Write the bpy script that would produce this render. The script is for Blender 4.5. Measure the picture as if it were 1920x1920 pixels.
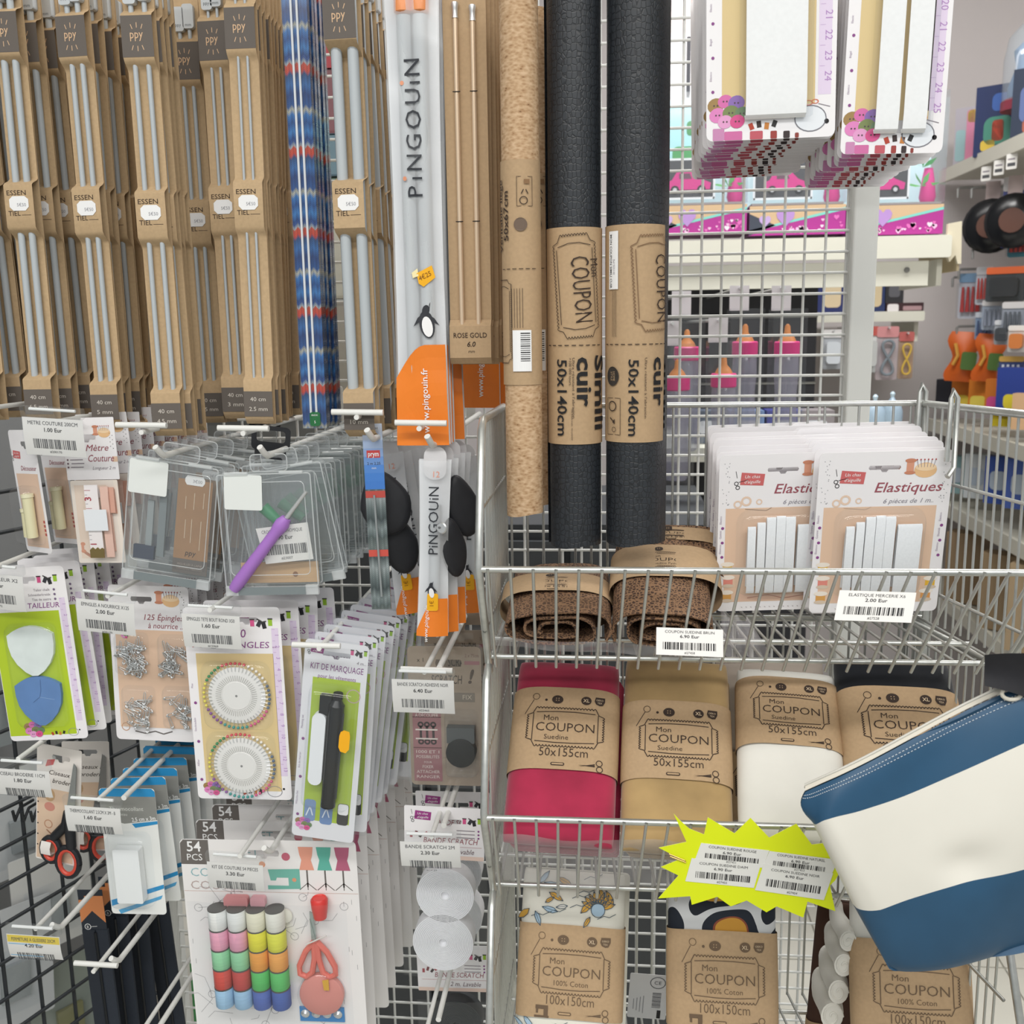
import bpy, bmesh, math, random
from mathutils import Vector, Matrix
RN = random.Random(11)
SC = bpy.context.scene
COL = SC.collection
for o in list(bpy.data.objects):
    bpy.data.objects.remove(o)

# ------------------------------------------------------------------ camera
F = 1920.0
CZ = 1.45
YAW, PITCH, ROLL = math.radians(5.4), math.radians(10.2), math.radians(-0.9)
CM = Matrix.Rotation(YAW, 3, 'Z') @ Matrix.Rotation(math.pi / 2 - PITCH, 3, 'X') @ Matrix.Rotation(ROLL, 3, 'Z')
cam = bpy.data.cameras.new('camera')
cam.sensor_width = 36.0
cam.lens = 36.0
cam.clip_start = 0.02
cam.dof.use_dof = True
cam.dof.focus_distance = 1.0
cam.dof.aperture_fstop = 13.0
camo = bpy.data.objects.new('camera', cam)
COL.objects.link(camo)
camo.matrix_world = Matrix.Translation((0, 0, CZ)) @ CM.to_4x4()
SC.camera = camo

def P(px, py, Y):
    """point of the place seen at photo pixel (px, py), Y metres in front of the camera"""
    r = CM @ Vector(((px - 960) / F, (960 - py) / F, -1))
    return Vector((0, 0, CZ)) + r * (Y / r.y)

def U(px, py, Y):
    """metres per photo pixel there"""
    d = CM.transposed() @ (P(px, py, Y) - Vector((0, 0, CZ)))
    return -d.z / F

# ------------------------------------------------------------------ light
w = bpy.data.worlds.new('world')
SC.world = w
w.use_nodes = True
bgn = w.node_tree.nodes['Background']
bgn.inputs[0].default_value = (0.93, 0.97, 1.0, 1)
bgn.inputs[1].default_value = 0.42
SC.view_settings.view_transform = 'Standard'
SC.view_settings.look = 'None'
SC.view_settings.gamma = 1.0
SC.view_settings.exposure = 0.12
SC.view_settings.use_curve_mapping = False
SC.cycles.transparent_max_bounces = 32
SC.cycles.max_bounces = 8
SC.cycles.transmission_bounces = 6

def ceiling_lamp(x, y, lx, ly, power):
    l = bpy.data.lights.new('tube_light', 'AREA')
    l.shape = 'RECTANGLE'
    l.size, l.size_y = lx, ly
    l.energy = power
    l.color = (1.0, 0.985, 0.96)
    o = bpy.data.objects.new('ceiling_tube_light', l)
    o.location = (x, y, 2.93)
    COL.objects.link(o)
    o['label'] = 'long fluorescent ceiling light over the shop aisle'
    o['category'] = 'lamp'
    o['group'] = 'ceiling lights'
for (x, y, p) in ((0.0, -0.55, 50), (0.2, -2.3, 70), (0.7, 2.0, 40), (-0.6, 2.3, 12)):
    ceiling_lamp(x, y, 3.6 if y < 1 else 1.6, 0.35, p)

# ------------------------------------------------------------------ materials
def lin(h):
    h = h.lstrip('#')
    c = [int(h[i:i + 2], 16) / 255 for i in (0, 2, 4)]
    return tuple((x / 12.92 if x <= .04045 else ((x + .055) / 1.055) ** 2.4) for x in c) + (1,)

MATS = {}
def newmat(key):
    m = bpy.data.materials.new(key)
    m.use_nodes = True
    nt = m.node_tree
    return m, nt, nt.nodes['Principled BSDF']

def nd(nt, t, **kw):
    n = nt.nodes.new(t)
    for k, v in kw.items():
        setattr(n, k, v)
    return n

def mat(h, rough=.55, metal=0.0, var=0.0, scale=60.0, bump=0.0, spec=.4, stretch=None, sheen=0.0):
    key = f'{h}_{rough}_{metal}_{var}_{scale}_{bump}_{stretch}_{sheen}'
    if key in MATS:
        return MATS[key]
    m, nt, b = newmat('paint_' + h.lstrip('#'))
    b.inputs['Base Color'].default_value = lin(h)
    b.inputs['Roughness'].default_value = rough
    b.inputs['Metallic'].default_value = metal
    b.inputs['Specular IOR Level'].default_value = spec
    if sheen:
        b.inputs['Sheen Weight'].default_value = sheen
    if var or bump:
        tc = nd(nt, 'ShaderNodeTexCoord')
        mp = nd(nt, 'ShaderNodeMapping')
        nt.links.new(tc.outputs['Object'], mp.inputs[0])
        if stretch:
            mp.inputs['Scale'].default_value = stretch
        no = nd(nt, 'ShaderNodeTexNoise')
        no.inputs['Scale'].default_value = scale
        no.inputs['Detail'].default_value = 5
        nt.links.new(mp.outputs[0], no.inputs['Vector'])
        if var:
            rp = nd(nt, 'ShaderNodeValToRGB')
            c = lin(h)
            rp.color_ramp.elements[0].position = .3
            rp.color_ramp.elements[1].position = .7
            rp.color_ramp.elements[0].color = tuple(max(0, x * (1 - var)) for x in c[:3]) + (1,)
            rp.color_ramp.elements[1].color = tuple(min(1, x * (1 + var)) for x in c[:3]) + (1,)
            nt.links.new(no.outputs['Fac'], rp.inputs[0])
            nt.links.new(rp.outputs[0], b.inputs['Base Color'])
        if bump:
            bp = nd(nt, 'ShaderNodeBump')
            bp.inputs['Strength'].default_value = bump
            bp.inputs['Distance'].default_value = .001
            nt.links.new(no.outputs['Fac'], bp.inputs['Height'])
            nt.links.new(bp.outputs[0], b.inputs['Normal'])
    MATS[key] = m
    return m

def math_node(nt, op, a, b=None, c=None):
    n = nd(nt, 'ShaderNodeMath', operation=op)
    for i, v in enumerate((a, b, c)):
        if v is None:
            continue
        if isinstance(v, (int, float)):
            n.inputs[i].default_value = v
        else:
            nt.links.new(v, n.inputs[i])
    return n.outputs[0]

def clear(key, tint=(.97, .98, .99), refl=.10, rough=.06, haze=0.0, hazecol='#e8ecec'):
    """thin clear film or plastic: see-through, with a glossy skin and a little milkiness"""
    if key in MATS:
        return MATS[key]
    m, nt, b = newmat('plastic_' + key)
    nt.nodes.remove(b)
    out = nt.nodes['Material Output']
    tr = nd(nt, 'ShaderNodeBsdfTransparent')
    tr.inputs[0].default_value = tuple(tint) + (1,)
    gl = nd(nt, 'ShaderNodeBsdfGlossy')
    gl.inputs['Roughness'].default_value = rough
    df = nd(nt, 'ShaderNodeBsdfDiffuse')
    df.inputs[0].default_value = lin(hazecol)
    m1 = nd(nt, 'ShaderNodeMixShader')
    m1.inputs[0].default_value = haze
    nt.links.new(tr.outputs[0], m1.inputs[1])
    nt.links.new(df.outputs[0], m1.inputs[2])
    lw = nd(nt, 'ShaderNodeLayerWeight')
    lw.inputs[0].default_value = .5
    fac = math_node(nt, 'MULTIPLY_ADD', math_node(nt, 'POWER', lw.outputs['Facing'], 5.0), .22, refl * .35)
    m2 = nd(nt, 'ShaderNodeMixShader')
    nt.links.new(fac, m2.inputs[0])
    nt.links.new(m1.outputs[0], m2.inputs[1])
    nt.links.new(gl.outputs[0], m2.inputs[2])
    nt.links.new(m2.outputs[0], out.inputs[0])
    MATS[key] = m
    return m

def ramp(nt, fac, stops, interp='LINEAR'):
    r = nd(nt, 'ShaderNodeValToRGB')
    r.color_ramp.interpolation = interp
    e = r.color_ramp.elements
    while len(e) < len(stops):
        e.new(.5)
    for i, (p, c) in enumerate(stops):
        e[i].position = p
        e[i].color = lin(c)
    nt.links.new(fac, r.inputs[0])
    return r.outputs[0]

def knit_mat(key, stops, period, rib):
    """printed picture of knitting: zigzag stitches in horizontal colour bands"""
    m, nt, b = newmat('knit_' + key)
    tc = nd(nt, 'ShaderNodeTexCoord')
    sp = nd(nt, 'ShaderNodeSeparateXYZ')
    nt.links.new(tc.outputs['Object'], sp.inputs[0])
    x, z = sp.outputs[0], sp.outputs[2]
    tri = math_node(nt, 'PINGPONG', math_node(nt, 'ADD', x, 1.0), rib)
    s = math_node(nt, 'ADD', z, math_node(nt, 'MULTIPLY', tri, 1.1))
    band = math_node(nt, 'FRACT', math_node(nt, 'MULTIPLY', math_node(nt, 'ADD', s, 9.0), 1 / period))
    col = ramp(nt, band, stops, 'LINEAR')
    st = math_node(nt, 'SINE', math_node(nt, 'MULTIPLY', s, 2 * math.pi / (rib * .55)))
    st2 = math_node(nt, 'MULTIPLY_ADD', st, .14, .86)
    ed = math_node(nt, 'MULTIPLY_ADD', math_node(nt, 'SINE', math_node(nt, 'MULTIPLY', x, 2 * math.pi / rib)), .14, .9)
    mx = nd(nt, 'ShaderNodeMix', data_type='RGBA', blend_type='MULTIPLY')
    mx.inputs[0].default_value = 1.0
    nt.links.new(col, mx.inputs[6])
    nt.links.new(math_node(nt, 'MULTIPLY', st2, ed), mx.inputs[7])
    nt.links.new(mx.outputs[2], b.inputs['Base Color'])
    b.inputs['Roughness'].default_value = .18
    return m

def cork_mat():
    m, nt, b = newmat('cork')
    tc = nd(nt, 'ShaderNodeTexCoord')
    n1 = nd(nt, 'ShaderNodeTexNoise')
    n1.inputs['Scale'].default_value = 330
    n1.inputs['Detail'].default_value = 6
    v = nd(nt, 'ShaderNodeTexVoronoi')
    v.inputs['Scale'].default_value = 420
    mp = nd(nt, 'ShaderNodeMapping')
    mp.inputs['Scale'].default_value = (.55, .55, 1.1)
    nt.links.new(tc.outputs['Object'], mp.inputs[0])
    nt.links.new(mp.outputs[0], n1.inputs['Vector'])
    nt.links.new(mp.outputs[0], v.inputs['Vector'])
    f = math_node(nt, 'ADD', math_node(nt, 'MULTIPLY', n1.outputs['Fac'], .75), math_node(nt, 'MULTIPLY', v.outputs['Distance'], .35))
    col = ramp(nt, f, [(.27, '#6f4c32'), (.37, '#a8845f'), (.52, '#bd9c78'), (.75, '#d2b492')])
    nt.links.new(col, b.inputs['Base Color'])
    b.inputs['Roughness'].default_value = .8
    return m

def scales_mat(key, c0, c1, sx, sz, rough=.42, bump=.8, line=.06, rnd=.55):
    """cells of a snakeskin emboss or print"""
    m, nt, b = newmat('scales_' + key)
    tc = nd(nt, 'ShaderNodeTexCoord')
    mp = nd(nt, 'ShaderNodeMapping')
    mp.inputs['Scale'].default_value = (sx, sx, sz)
    nt.links.new(tc.outputs['Object'], mp.inputs[0])
    v = nd(nt, 'ShaderNodeTexVoronoi', feature='DISTANCE_TO_EDGE')
    v.inputs['Scale'].default_value = 1.0
    v.inputs['Randomness'].default_value = rnd
    nt.links.new(mp.outputs[0], v.inputs['Vector'])
    col = ramp(nt, v.outputs['Distance'], [(0.0, c0), (line, c0), (line * 2.6, c1), (1.0, c1)])
    nt.links.new(col, b.inputs['Base Color'])
    bp = nd(nt, 'ShaderNodeBump')
    bp.inputs['Strength'].default_value = bump
    bp.inputs['Distance'].default_value = .001
    h = ramp(nt, v.outputs['Distance'], [(0, '#000000'), (line * 2.2, '#ffffff')])
    nt.links.new(h, bp.inputs['Height'])
    nt.links.new(bp.outputs[0], b.inputs['Normal'])
    b.inputs['Roughness'].default_value = rough
    return m

def patch_mat(key, stops, scale, rough=.8):
    """large soft-edged patches of print"""
    m, nt, b = newmat('patch_' + key)
    tc = nd(nt, 'ShaderNodeTexCoord')
    n = nd(nt, 'ShaderNodeTexNoise')
    n.inputs['Scale'].default_value = scale
    n.inputs['Detail'].default_value = 0
    nt.links.new(tc.outputs['Object'], n.inputs['Vector'])
    nt.links.new(ramp(nt, n.outputs['Fac'], stops, 'CONSTANT'), b.inputs['Base Color'])
    b.inputs['Roughness'].default_value = rough
    return m

KRAFT = mat('#bfa480', .8, var=.06, scale=300, bump=.1)
KRAFT2 = mat('#b69a78', .8, var=.05, scale=300)
DARK = mat('#67605a', .7)
INK = mat('#3a2d26', .8)
BLACKINK = mat('#1d1c1e', .7)
WHITE = mat('#f1f1f1', .5)
CARDW = mat('#f0eef0', .38)
PAPER = mat('#eceae6', .6)
GREYNEEDLE = mat('#b9c0c4', .38)
CHROME = mat('#e2e4e4', .3, .8)
WIRE = mat('#c6c8c4', .34, .75, var=.12, scale=90)
WHITEWIRE = mat('#e6e6e2', .4)
MESHW = mat('#dedfdc', .42)
BLACKWIRE = mat('#2b2f33', .45)
FILM = clear('film', refl=.12, rough=.1, haze=.015)
BLISTER = clear('blister', refl=.11, rough=.05, haze=.02)
CLEARBOX = clear('box', tint=(.972, .978, .98), refl=.14, rough=.04, haze=.035)
MILK = clear('milk', refl=.1, rough=.2, haze=.33, hazecol='#eef0f2')
BAGFILM = clear('bag', refl=.12, rough=.12, haze=.16, hazecol='#dfe1e3')

# ------------------------------------------------------------------ mesh building (units: pixels of the photo, scaled by u)
class B:
    def __init__(s, u=1.0):
        s.u, s.v, s.f, s.m, s.ms, s.sm = u, [], [], [], [], []
    def mi(s, m):
        if m not in s.ms:
            s.ms.append(m)
        return s.ms.index(m)
    def face(s, pts, m, smooth=False):
        i = len(s.v)
        s.v += [tuple(p) for p in pts]
        s.f.append(tuple(range(i, i + len(pts))))
        s.m.append(s.mi(m))
        s.sm.append(smooth)
        return s
    def mesh(s, vs, fs, m, smooth=True):
        i = len(s.v)
        s.v += [tuple(p) for p in vs]
        k = s.mi(m)
        for f in fs:
            s.f.append(tuple(a + i for a in f))
            s.m.append(k)
            s.sm.append(smooth)
        return s
    def box(s, x, y, z, w, d, h, m, rot=0):
        c, sn = math.cos(rot), math.sin(rot)
        vs = []
        for dx in (-w / 2, w / 2):
            for dy in (-d / 2, d / 2):
                for dz in (-h / 2, h / 2):
                    vs.append((x + dx * c + dz * sn, y + dy, z - dx * sn + dz * c))
        return s.mesh(vs, [(0, 1, 3, 2), (4, 6, 7, 5), (0, 4, 5, 1), (2, 3, 7, 6), (0, 2, 6, 4), (1, 5, 7, 3)], m, False)
    def prism(s, pts, y0, y1, m, m2=None):
        """outline in x,z pulled from y0 (front) to y1 (back)"""
        n = len(pts)
        s.mesh([(p[0], y0, p[1]) for p in pts], [tuple(range(n))], m, False)
        s.mesh([(p[0], y1, p[1]) for p in pts], [tuple(range(n - 1, -1, -1))], m, False)
        s.mesh([(p[0], y, p[1]) for y in (y0, y1) for p in pts], [(i, (i + 1) % n, n + (i + 1) % n, n + i) for i in range(n)], m2 or m, False)
        return s
    def tube(s, pts, r, m, n=10, cap=True):
        pts = [Vector(p) for p in pts]
        vs, fs = [], []
        rr = r if isinstance(r, (list, tuple)) else [r] * len(pts)
        t0 = None
        for i, p in enumerate(pts):
            t = (pts[min(i + 1, len(pts) - 1)] - pts[max(i - 1, 0)]).normalized()
            if t0 is None:
                a = t.orthogonal().normalized()
            else:
                a = (a - t * a.dot(t)).normalized()
            b = t.cross(a)
            t0 = t
            for k in range(n):
                an = 2 * math.pi * k / n
                vs.append(p + (a * math.cos(an) + b * math.sin(an)) * rr[i])
        for i in range(len(pts) - 1):
            for k in range(n):
                fs.append((i * n + k, i * n + (k + 1) % n, (i + 1) * n + (k + 1) % n, (i + 1) * n + k))
        if cap:
            fs.append(tuple(range(n - 1, -1, -1)))
            fs.append(tuple((len(pts) - 1) * n + k for k in range(n)))
        return s.mesh(vs, fs, m, True)
    def lathe(s, prof, m, c=(0, 0, 0), axis='z', n=20):
        """profile of (radius, height) turned round an axis"""
        vs, fs = [], []
        for (r, h) in prof:
            for k in range(n):
                a = 2 * math.pi * k / n
                q = (r * math.cos(a), r * math.sin(a), h) if axis == 'z' else (r * math.cos(a), h, r * math.sin(a))
                vs.append((c[0] + q[0], c[1] + q[1], c[2] + q[2]))
        for i in range(len(prof) - 1):
            for k in range(n):
                fs.append((i * n + k, i * n + (k + 1) % n, (i + 1) * n + (k + 1) % n, (i + 1) * n + k))
        fs.append(tuple(range(n)))
        fs.append(tuple((len(prof) - 1) * n + k for k in range(n)))
        return s.mesh(vs, fs, m, True)
    def ribbon(s, path, w, m, t=.8, x0=0.0):
        """strip of width w following a path in y,z, t thick"""
        n = len(path)
        vs = []
        for (y, z) in path:
            vs += [(x0 - w / 2, y, z), (x0 + w / 2, y, z), (x0 - w / 2, y + t, z), (x0 + w / 2, y + t, z)]
        fs = []
        for i in range(n - 1):
            a, b = i * 4, i * 4 + 4
            fs += [(a, a + 1, b + 1, b), (a + 2, b + 2, b + 3, a + 3), (a, b, b + 2, a + 2), (a + 1, a + 3, b + 3, b + 1)]
        fs += [(0, 2, 3, 1), (n * 4 - 4, n * 4 - 3, n * 4 - 1, n * 4 - 2)]
        return s.mesh(vs, fs, m, True)
    def grid(s, fn, nu, nv, m, smooth=True, close_u=False):
        vs = [fn(i / nu, j / nv) for j in range(nv + 1) for i in range(nu + 1)]
        fs = [(j * (nu + 1) + i, j * (nu + 1) + i + 1, (j + 1) * (nu + 1) + i + 1, (j + 1) * (nu + 1) + i) for j in range(nv) for i in range(nu)]
        return s.mesh(vs, fs, m, smooth)
    def data(s, name):
        me = bpy.data.meshes.new(name)
        me.from_pydata([(a * s.u, b * s.u, c * s.u) for a, b, c in s.v], [], s.f)
        for m in s.ms:
            me.materials.append(m)
        me.polygons.foreach_set('material_index', s.m)
        me.polygons.foreach_set('use_smooth', s.sm)
        me.update()
        return me
    def obj(s, name, parent=None, sharp=True):
        me = s.data(name)
        if sharp and any(s.sm):
            bm = bmesh.new()
            bm.from_mesh(me)
            bmesh.ops.remove_doubles(bm, verts=bm.verts, dist=1e-7)
            bmesh.ops.recalc_face_normals(bm, faces=bm.faces)
            for e in bm.edges:
                if len(e.link_faces) == 2 and e.calc_face_angle(0) > .7:
                    e.smooth = False
            bm.to_mesh(me)
            bm.free()
        o = bpy.data.objects.new(name, me)
        COL.objects.link(o)
        if parent:
            o.parent = parent
        return o

_TX = {}
def text_mesh(st, bold, shear):
    k = (st, bold, shear)
    if k not in _TX:
        c = bpy.data.curves.new('lettering', 'FONT')
        c.body = st
        c.size = 1
        c.resolution_u = 2
        c.fill_mode = 'FRONT'
        c.offset = bold
        c.shear = shear
        o = bpy.data.objects.new('lettering', c)
        me = bpy.data.meshes.new_from_object(o)
        vs = [(v.co.x, v.co.y) for v in me.vertices]
        fs = [tuple(p.vertices) for p in me.polygons]
        bpy.data.meshes.remove(me)
        bpy.data.objects.remove(o)
        bpy.data.curves.remove(c)
        _TX[k] = (vs, fs)
    return _TX[k]

class Art(B):
    """flat print: shapes and lettering in x,z, a hair in front of y0"""
    def __init__(s, u=1.0, y0=0.0, step=.22, warp=None):
        super().__init__(u)
        s.y0, s.step = y0, step
        s.warp = warp or (lambda x, z, off: (x, s.y0 - off, z))
    def pl(s, pts, m, l=1):
        return s.face([s.warp(x, z, l * s.step) for x, z in pts], m)
    def rect(s, x, z, w, h, m, l=1, rot=0, div=1):
        c, sn = math.cos(rot), math.sin(rot)
        for k in range(div):
            a, b = -w / 2 + w * k / div, -w / 2 + w * (k + 1) / div
            s.pl([(x + dx * c + dz * sn, z - dx * sn + dz * c) for dx, dz in ((a, -h / 2), (b, -h / 2), (b, h / 2), (a, h / 2))], m, l)
        return s
    def rr(s, x, z, w, h, r, m, l=1, n=4):
        return s.pl(rrect(w, h, r, n, x, z), m, l)
    def disc(s, x, z, rx, m, l=1, rz=None, n=18, rot=0):
        rz = rz or rx
        c, sn = math.cos(rot), math.sin(rot)
        pts = []
        for k in range(n):
            a, b = rx * math.cos(2 * math.pi * k / n), rz * math.sin(2 * math.pi * k / n)
            pts.append((x + a * c - b * sn, z + a * sn + b * c))
        return s.pl(pts, m, l)
    def ring(s, x, z, r0, r1, m, l=1, n=18, sz=1.0):
        for k in range(n):
            a, b = 2 * math.pi * k / n, 2 * math.pi * (k + 1) / n
            s.pl([(x + r1 * math.cos(a), z + sz * r1 * math.sin(a)), (x + r1 * math.cos(b), z + sz * r1 * math.sin(b)), (x + r0 * math.cos(b), z + sz * r0 * math.sin(b)), (x + r0 * math.cos(a), z + sz * r0 * math.sin(a))], m, l)
        return s
    def line(s, pts, wd, m, l=1):
        for (x0, z0), (x1, z1) in zip(pts, pts[1:]):
            d = math.hypot(x1 - x0, z1 - z0) or 1
            nx, nz = -(z1 - z0) / d * wd / 2, (x1 - x0) / d * wd / 2
            s.pl([(x0 + nx, z0 + nz), (x1 + nx, z1 + nz), (x1 - nx, z1 - nz), (x0 - nx, z0 - nz)], m, l)
        return s
    def txt(s, st, x, z, h, m, w=None, al='C', rot=0, shear=0.0, bold=0.0, l=2):
        vs, fs = text_mesh(st, bold, shear)
        if not vs:
            return s
        k = h / .70
        x0, x1 = min(v[0] for v in vs), max(v[0] for v in vs)
        kx = k if w is None else w / (x1 - x0)
        ox = {'C': -(x0 + x1) / 2, 'L': -x0, 'R': -x1}[al]
        c, sn = math.cos(rot), math.sin(rot)
        pts = []
        for a, b in vs:
            a, b = (a + ox) * kx, b * k
            pts.append(s.warp(x + a * c - b * sn, z + a * sn + b * c, l * s.step))
        return s.mesh(pts, fs, m, False)
    def barcode(s, x, z, w, h, m, l=2, seed=1, rot=0):
        r = random.Random(seed)
        t = -w / 2
        c, sn = math.cos(rot), math.sin(rot)
        while t < w / 2 - 1:
            b = r.choice((.8, .8, 1.6, 2.4)) * w / 85
            s.rect(x + (t + b / 2) * c, z - (t + b / 2) * sn, b, h, m, l, rot)
            t += b + r.choice((.8, .8, 1.2, 2.2)) * w / 85
        return s

def rrect(w, h, r, n=4, x=0, z=0):
    pts = []
    for cx, cz, a0 in ((w / 2 - r, h / 2 - r, 0), (-w / 2 + r, h / 2 - r, 90), (-w / 2 + r, -h / 2 + r, 180), (w / 2 - r, -h / 2 + r, 270)):
        for k in range(n + 1):
            a = math.radians(a0 + 90 * k / n)
            pts.append((x + cx + r * math.cos(a), z + cz + r * math.sin(a)))
    return pts

# ------------------------------------------------------------------ things and parts
def tag(o, label, cat, group=None, kind=None):
    if label:
        o['label'] = label
    if cat:
        o['category'] = cat
    if group:
        o['group'] = group
    if kind:
        o['kind'] = kind
    return o

def thing(name, label, cat, group=None):
    o = bpy.data.objects.new(name, None)
    o.empty_display_size = .02
    COL.objects.link(o)
    return tag(o, label, cat, group)

def put(o, loc, roll=0.0, yaw=0.0, tilt=0.0):
    """roll: clockwise as seen from the aisle; yaw about the upright; tilt: bottom comes forward (all degrees)"""
    o.matrix_basis = Matrix.Translation(loc) @ Matrix.Rotation(math.radians(yaw), 4, 'Z') @ Matrix.Rotation(math.radians(tilt), 4, 'X') @ Matrix.Rotation(math.radians(roll), 4, 'Y')
    return o

def dup(root, label, group=None, skip=()):
    r = root.copy()
    COL.objects.link(r)
    r['label'] = label
    if group:
        r['group'] = group
    for ch in root.children:
        if ch.name.split('.')[0] in skip:
            continue
        c = ch.copy()
        COL.objects.link(c)
        c.parent = r
        for g in ch.children:
            if g.name.split('.')[0] in skip:
                continue
            d = g.copy()
            COL.objects.link(d)
            d.parent = c
    return r

ORD = ['first', 'second', 'third', 'fourth', 'fifth', 'sixth', 'seventh', 'eighth', 'ninth', 'tenth', 'eleventh', 'twelfth', 'thirteenth', 'fourteenth', 'fifteenth', 'sixteenth', 'seventeenth', 'eighteenth', 'nineteenth', 'twentieth']

def row_behind(root, n, step, label, group, jit=2.0, skip=(), dx=0.0, dz=0.0, roll=None):
    """further copies of a hanging thing on the same peg, one behind the other; label holds {} for the ordinal"""
    root['group'] = group
    M0 = root.matrix_basis.copy()
    out = []
    for k in range(1, n + 1):
        d = dup(root, label.format(ORD[k]), group, skip)
        j = Matrix.Translation((dx * k + RN.uniform(-.001, .001), step * k, dz * k + RN.uniform(-.0015, .0015)))
        a = Matrix.Rotation(math.radians(RN.uniform(-jit, jit)), 4, 'Y') @ Matrix.Rotation(math.radians(RN.uniform(-jit, jit) * .35), 4, 'Z')
        d.matrix_basis = j @ M0 @ a
        out.append(d)
    return out

_WM = {}
def wire(parent, a, b, r, m, name='wire'):
    """straight round wire as its own piece; all share one mesh per material"""
    if m not in _WM:
        _WM[m] = B().tube([(0, 0, 0), (0, 0, 1)], 1.0, m, 8).data('wire')
    o = bpy.data.objects.new(name, _WM[m])
    COL.objects.link(o)
    a, b = Vector(a), Vector(b)
    d = b - a
    o.matrix_basis = Matrix.Translation(a) @ d.to_track_quat('Z', 'Y').to_matrix().to_4x4() @ Matrix.Diagonal((r, r, d.length, 1))
    o.parent = parent
    return o

# ------------------------------------------------------------------ the room
def struct(name, b, label, parent=None):
    o = b.obj(name, parent)
    o['kind'] = 'structure'
    o['label'] = label
    return o

FLOORM = mat('#d6d4ca', .35, var=.04, scale=6)
WALLM = mat('#c3bdbd', .85, var=.02, scale=3)
fl = struct('floor', B().box(.6, 1.5, -.03, 6.4, 8.6, .05, mat('#a8a69c', .7, var=.1, scale=20)), 'pale tiled shop floor with thin grey joints')
_tm = B().prism(rrect(.396, .396, .004, 2), 0, 0, FLOORM)
tile = B()
for p in [rrect(.396, .396, .004, 2)]:
    n = len(p)
    tile.mesh([(a, b, .0) for a, b in p] + [(a, b, -.006) for a, b in p], [tuple(range(n))] + [(i, i + n, (i + 1) % n + n, (i + 1) % n) for i in range(n)], FLOORM, False)
tmesh = tile.data('tile')
for i in range(9):
    for j in range(9):
        t = bpy.data.objects.new('tile', tmesh)
        COL.objects.link(t)
        t.location = (-.9 + i * .4, 1.2 + j * .4, 0.0)
        t.parent = fl
struct('ceiling', B().box(.6, 1.0, 3.03, 6.4, 9.6, .06, mat('#e4e2dc', .9, var=.02, scale=4)), 'plain white shop ceiling')
struct('wall_back', B().box(.6, 3.69, 1.5, 6.4, .08, 3.0, WALLM), 'plain pinkish grey wall behind the shelving')
struct('wall_right', B().box(1.82, 2.2, 1.5, .08, 3.0, 3.0, WALLM), 'plain grey wall behind the side shelving unit')

struct('added_wall_left', B().box(-1.25, 2.1, 1.5, .08, 3.1, 3.0, mat('#7d7f80', .85, var=.05, scale=3)), 'added grey partition darkening the gaps behind the black wire grid')  # partition added to keep the open left background dark behind the grid

# ------------------------------------------------------------------ white mesh display panel with its posts
YP = 1.32
zl = P(315, 1700, YP)
zr = P(1612, 550, YP)
XL, XR = zl.x, zr.x
panel = thing('mesh_panel', 'white wire mesh display panel between two white posts', 'display panel')
panel.location = (XL, YP, 0)
z0 = P(1250, 361, YP).z
x0 = P(1277, 517, YP).x
L0 = Vector((XL, YP, 0))
k = -8
zs = []
while z0 - k * .025 > .30:
    zs.append(z0 - k * .025)
    k += 1
for z in zs:
    wire(panel, Vector((XL + .012, YP, z)) - L0, Vector((XR - .012, YP, z)) - L0, .0017, MESHW)
for k in range(-40, 20):
    x = x0 + k * .025
    if XL + .015 < x < XR - .015:
        wire(panel, Vector((x, YP + .003, .29)) - L0, Vector((x, YP + .003, 2.1)) - L0, .0017, MESHW)
POSTM = mat('#e2e4e0', .45, var=.02, scale=8)
for x in (XL, XR):
    b = B()
    pts = rrect(.030, .034, .003, 3)
    n = len(pts)
    b.mesh([(a, c, .02) for a, c in pts] + [(a, c, zz) for zz in (1.62 if x == XR else 2.1,) for a, c in pts], [tuple(range(n)), tuple(range(n, 2 * n))] + [(i, (i + 1) % n, n + (i + 1) % n, n + i) for i in range(n)], POSTM, False)
    b.box(0, .02, .01, .08, .1, .02, POSTM)
    o = b.obj('post', panel)
    o.location = (x - XL, 0, 0)
b = B()
b.tube([(XR - .012 - XL, 0, .3), (XR - .012 - XL, 0, 2.1)], .004, MESHW)
b.obj('edge_rod', panel)

# ------------------------------------------------------------------ black wire grid wing on the left
wd = Vector((.353, .935, 0)).normalized()
A0 = P(268, 1500, 1.36)
A0.z = 0
wing = thing('wire_grid', 'black wire grid panel standing at the lower left edge', 'display panel')
wing.location = A0
for k in range(0, 12):
    q = -wd * (.05 * k)
    wire(wing, q + Vector((0, 0, .3)), q + Vector((0, 0, 1.25)), .0026, BLACKWIRE)
for k in range(0, 20):
    z = .31 + .05 * k
    nrm = Vector((-wd.y, wd.x, 0)) * -.004
    wire(wing, nrm + Vector((0, 0, z)), nrm - wd * .56 + Vector((0, 0, z)), .0026, BLACKWIRE)

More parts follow.
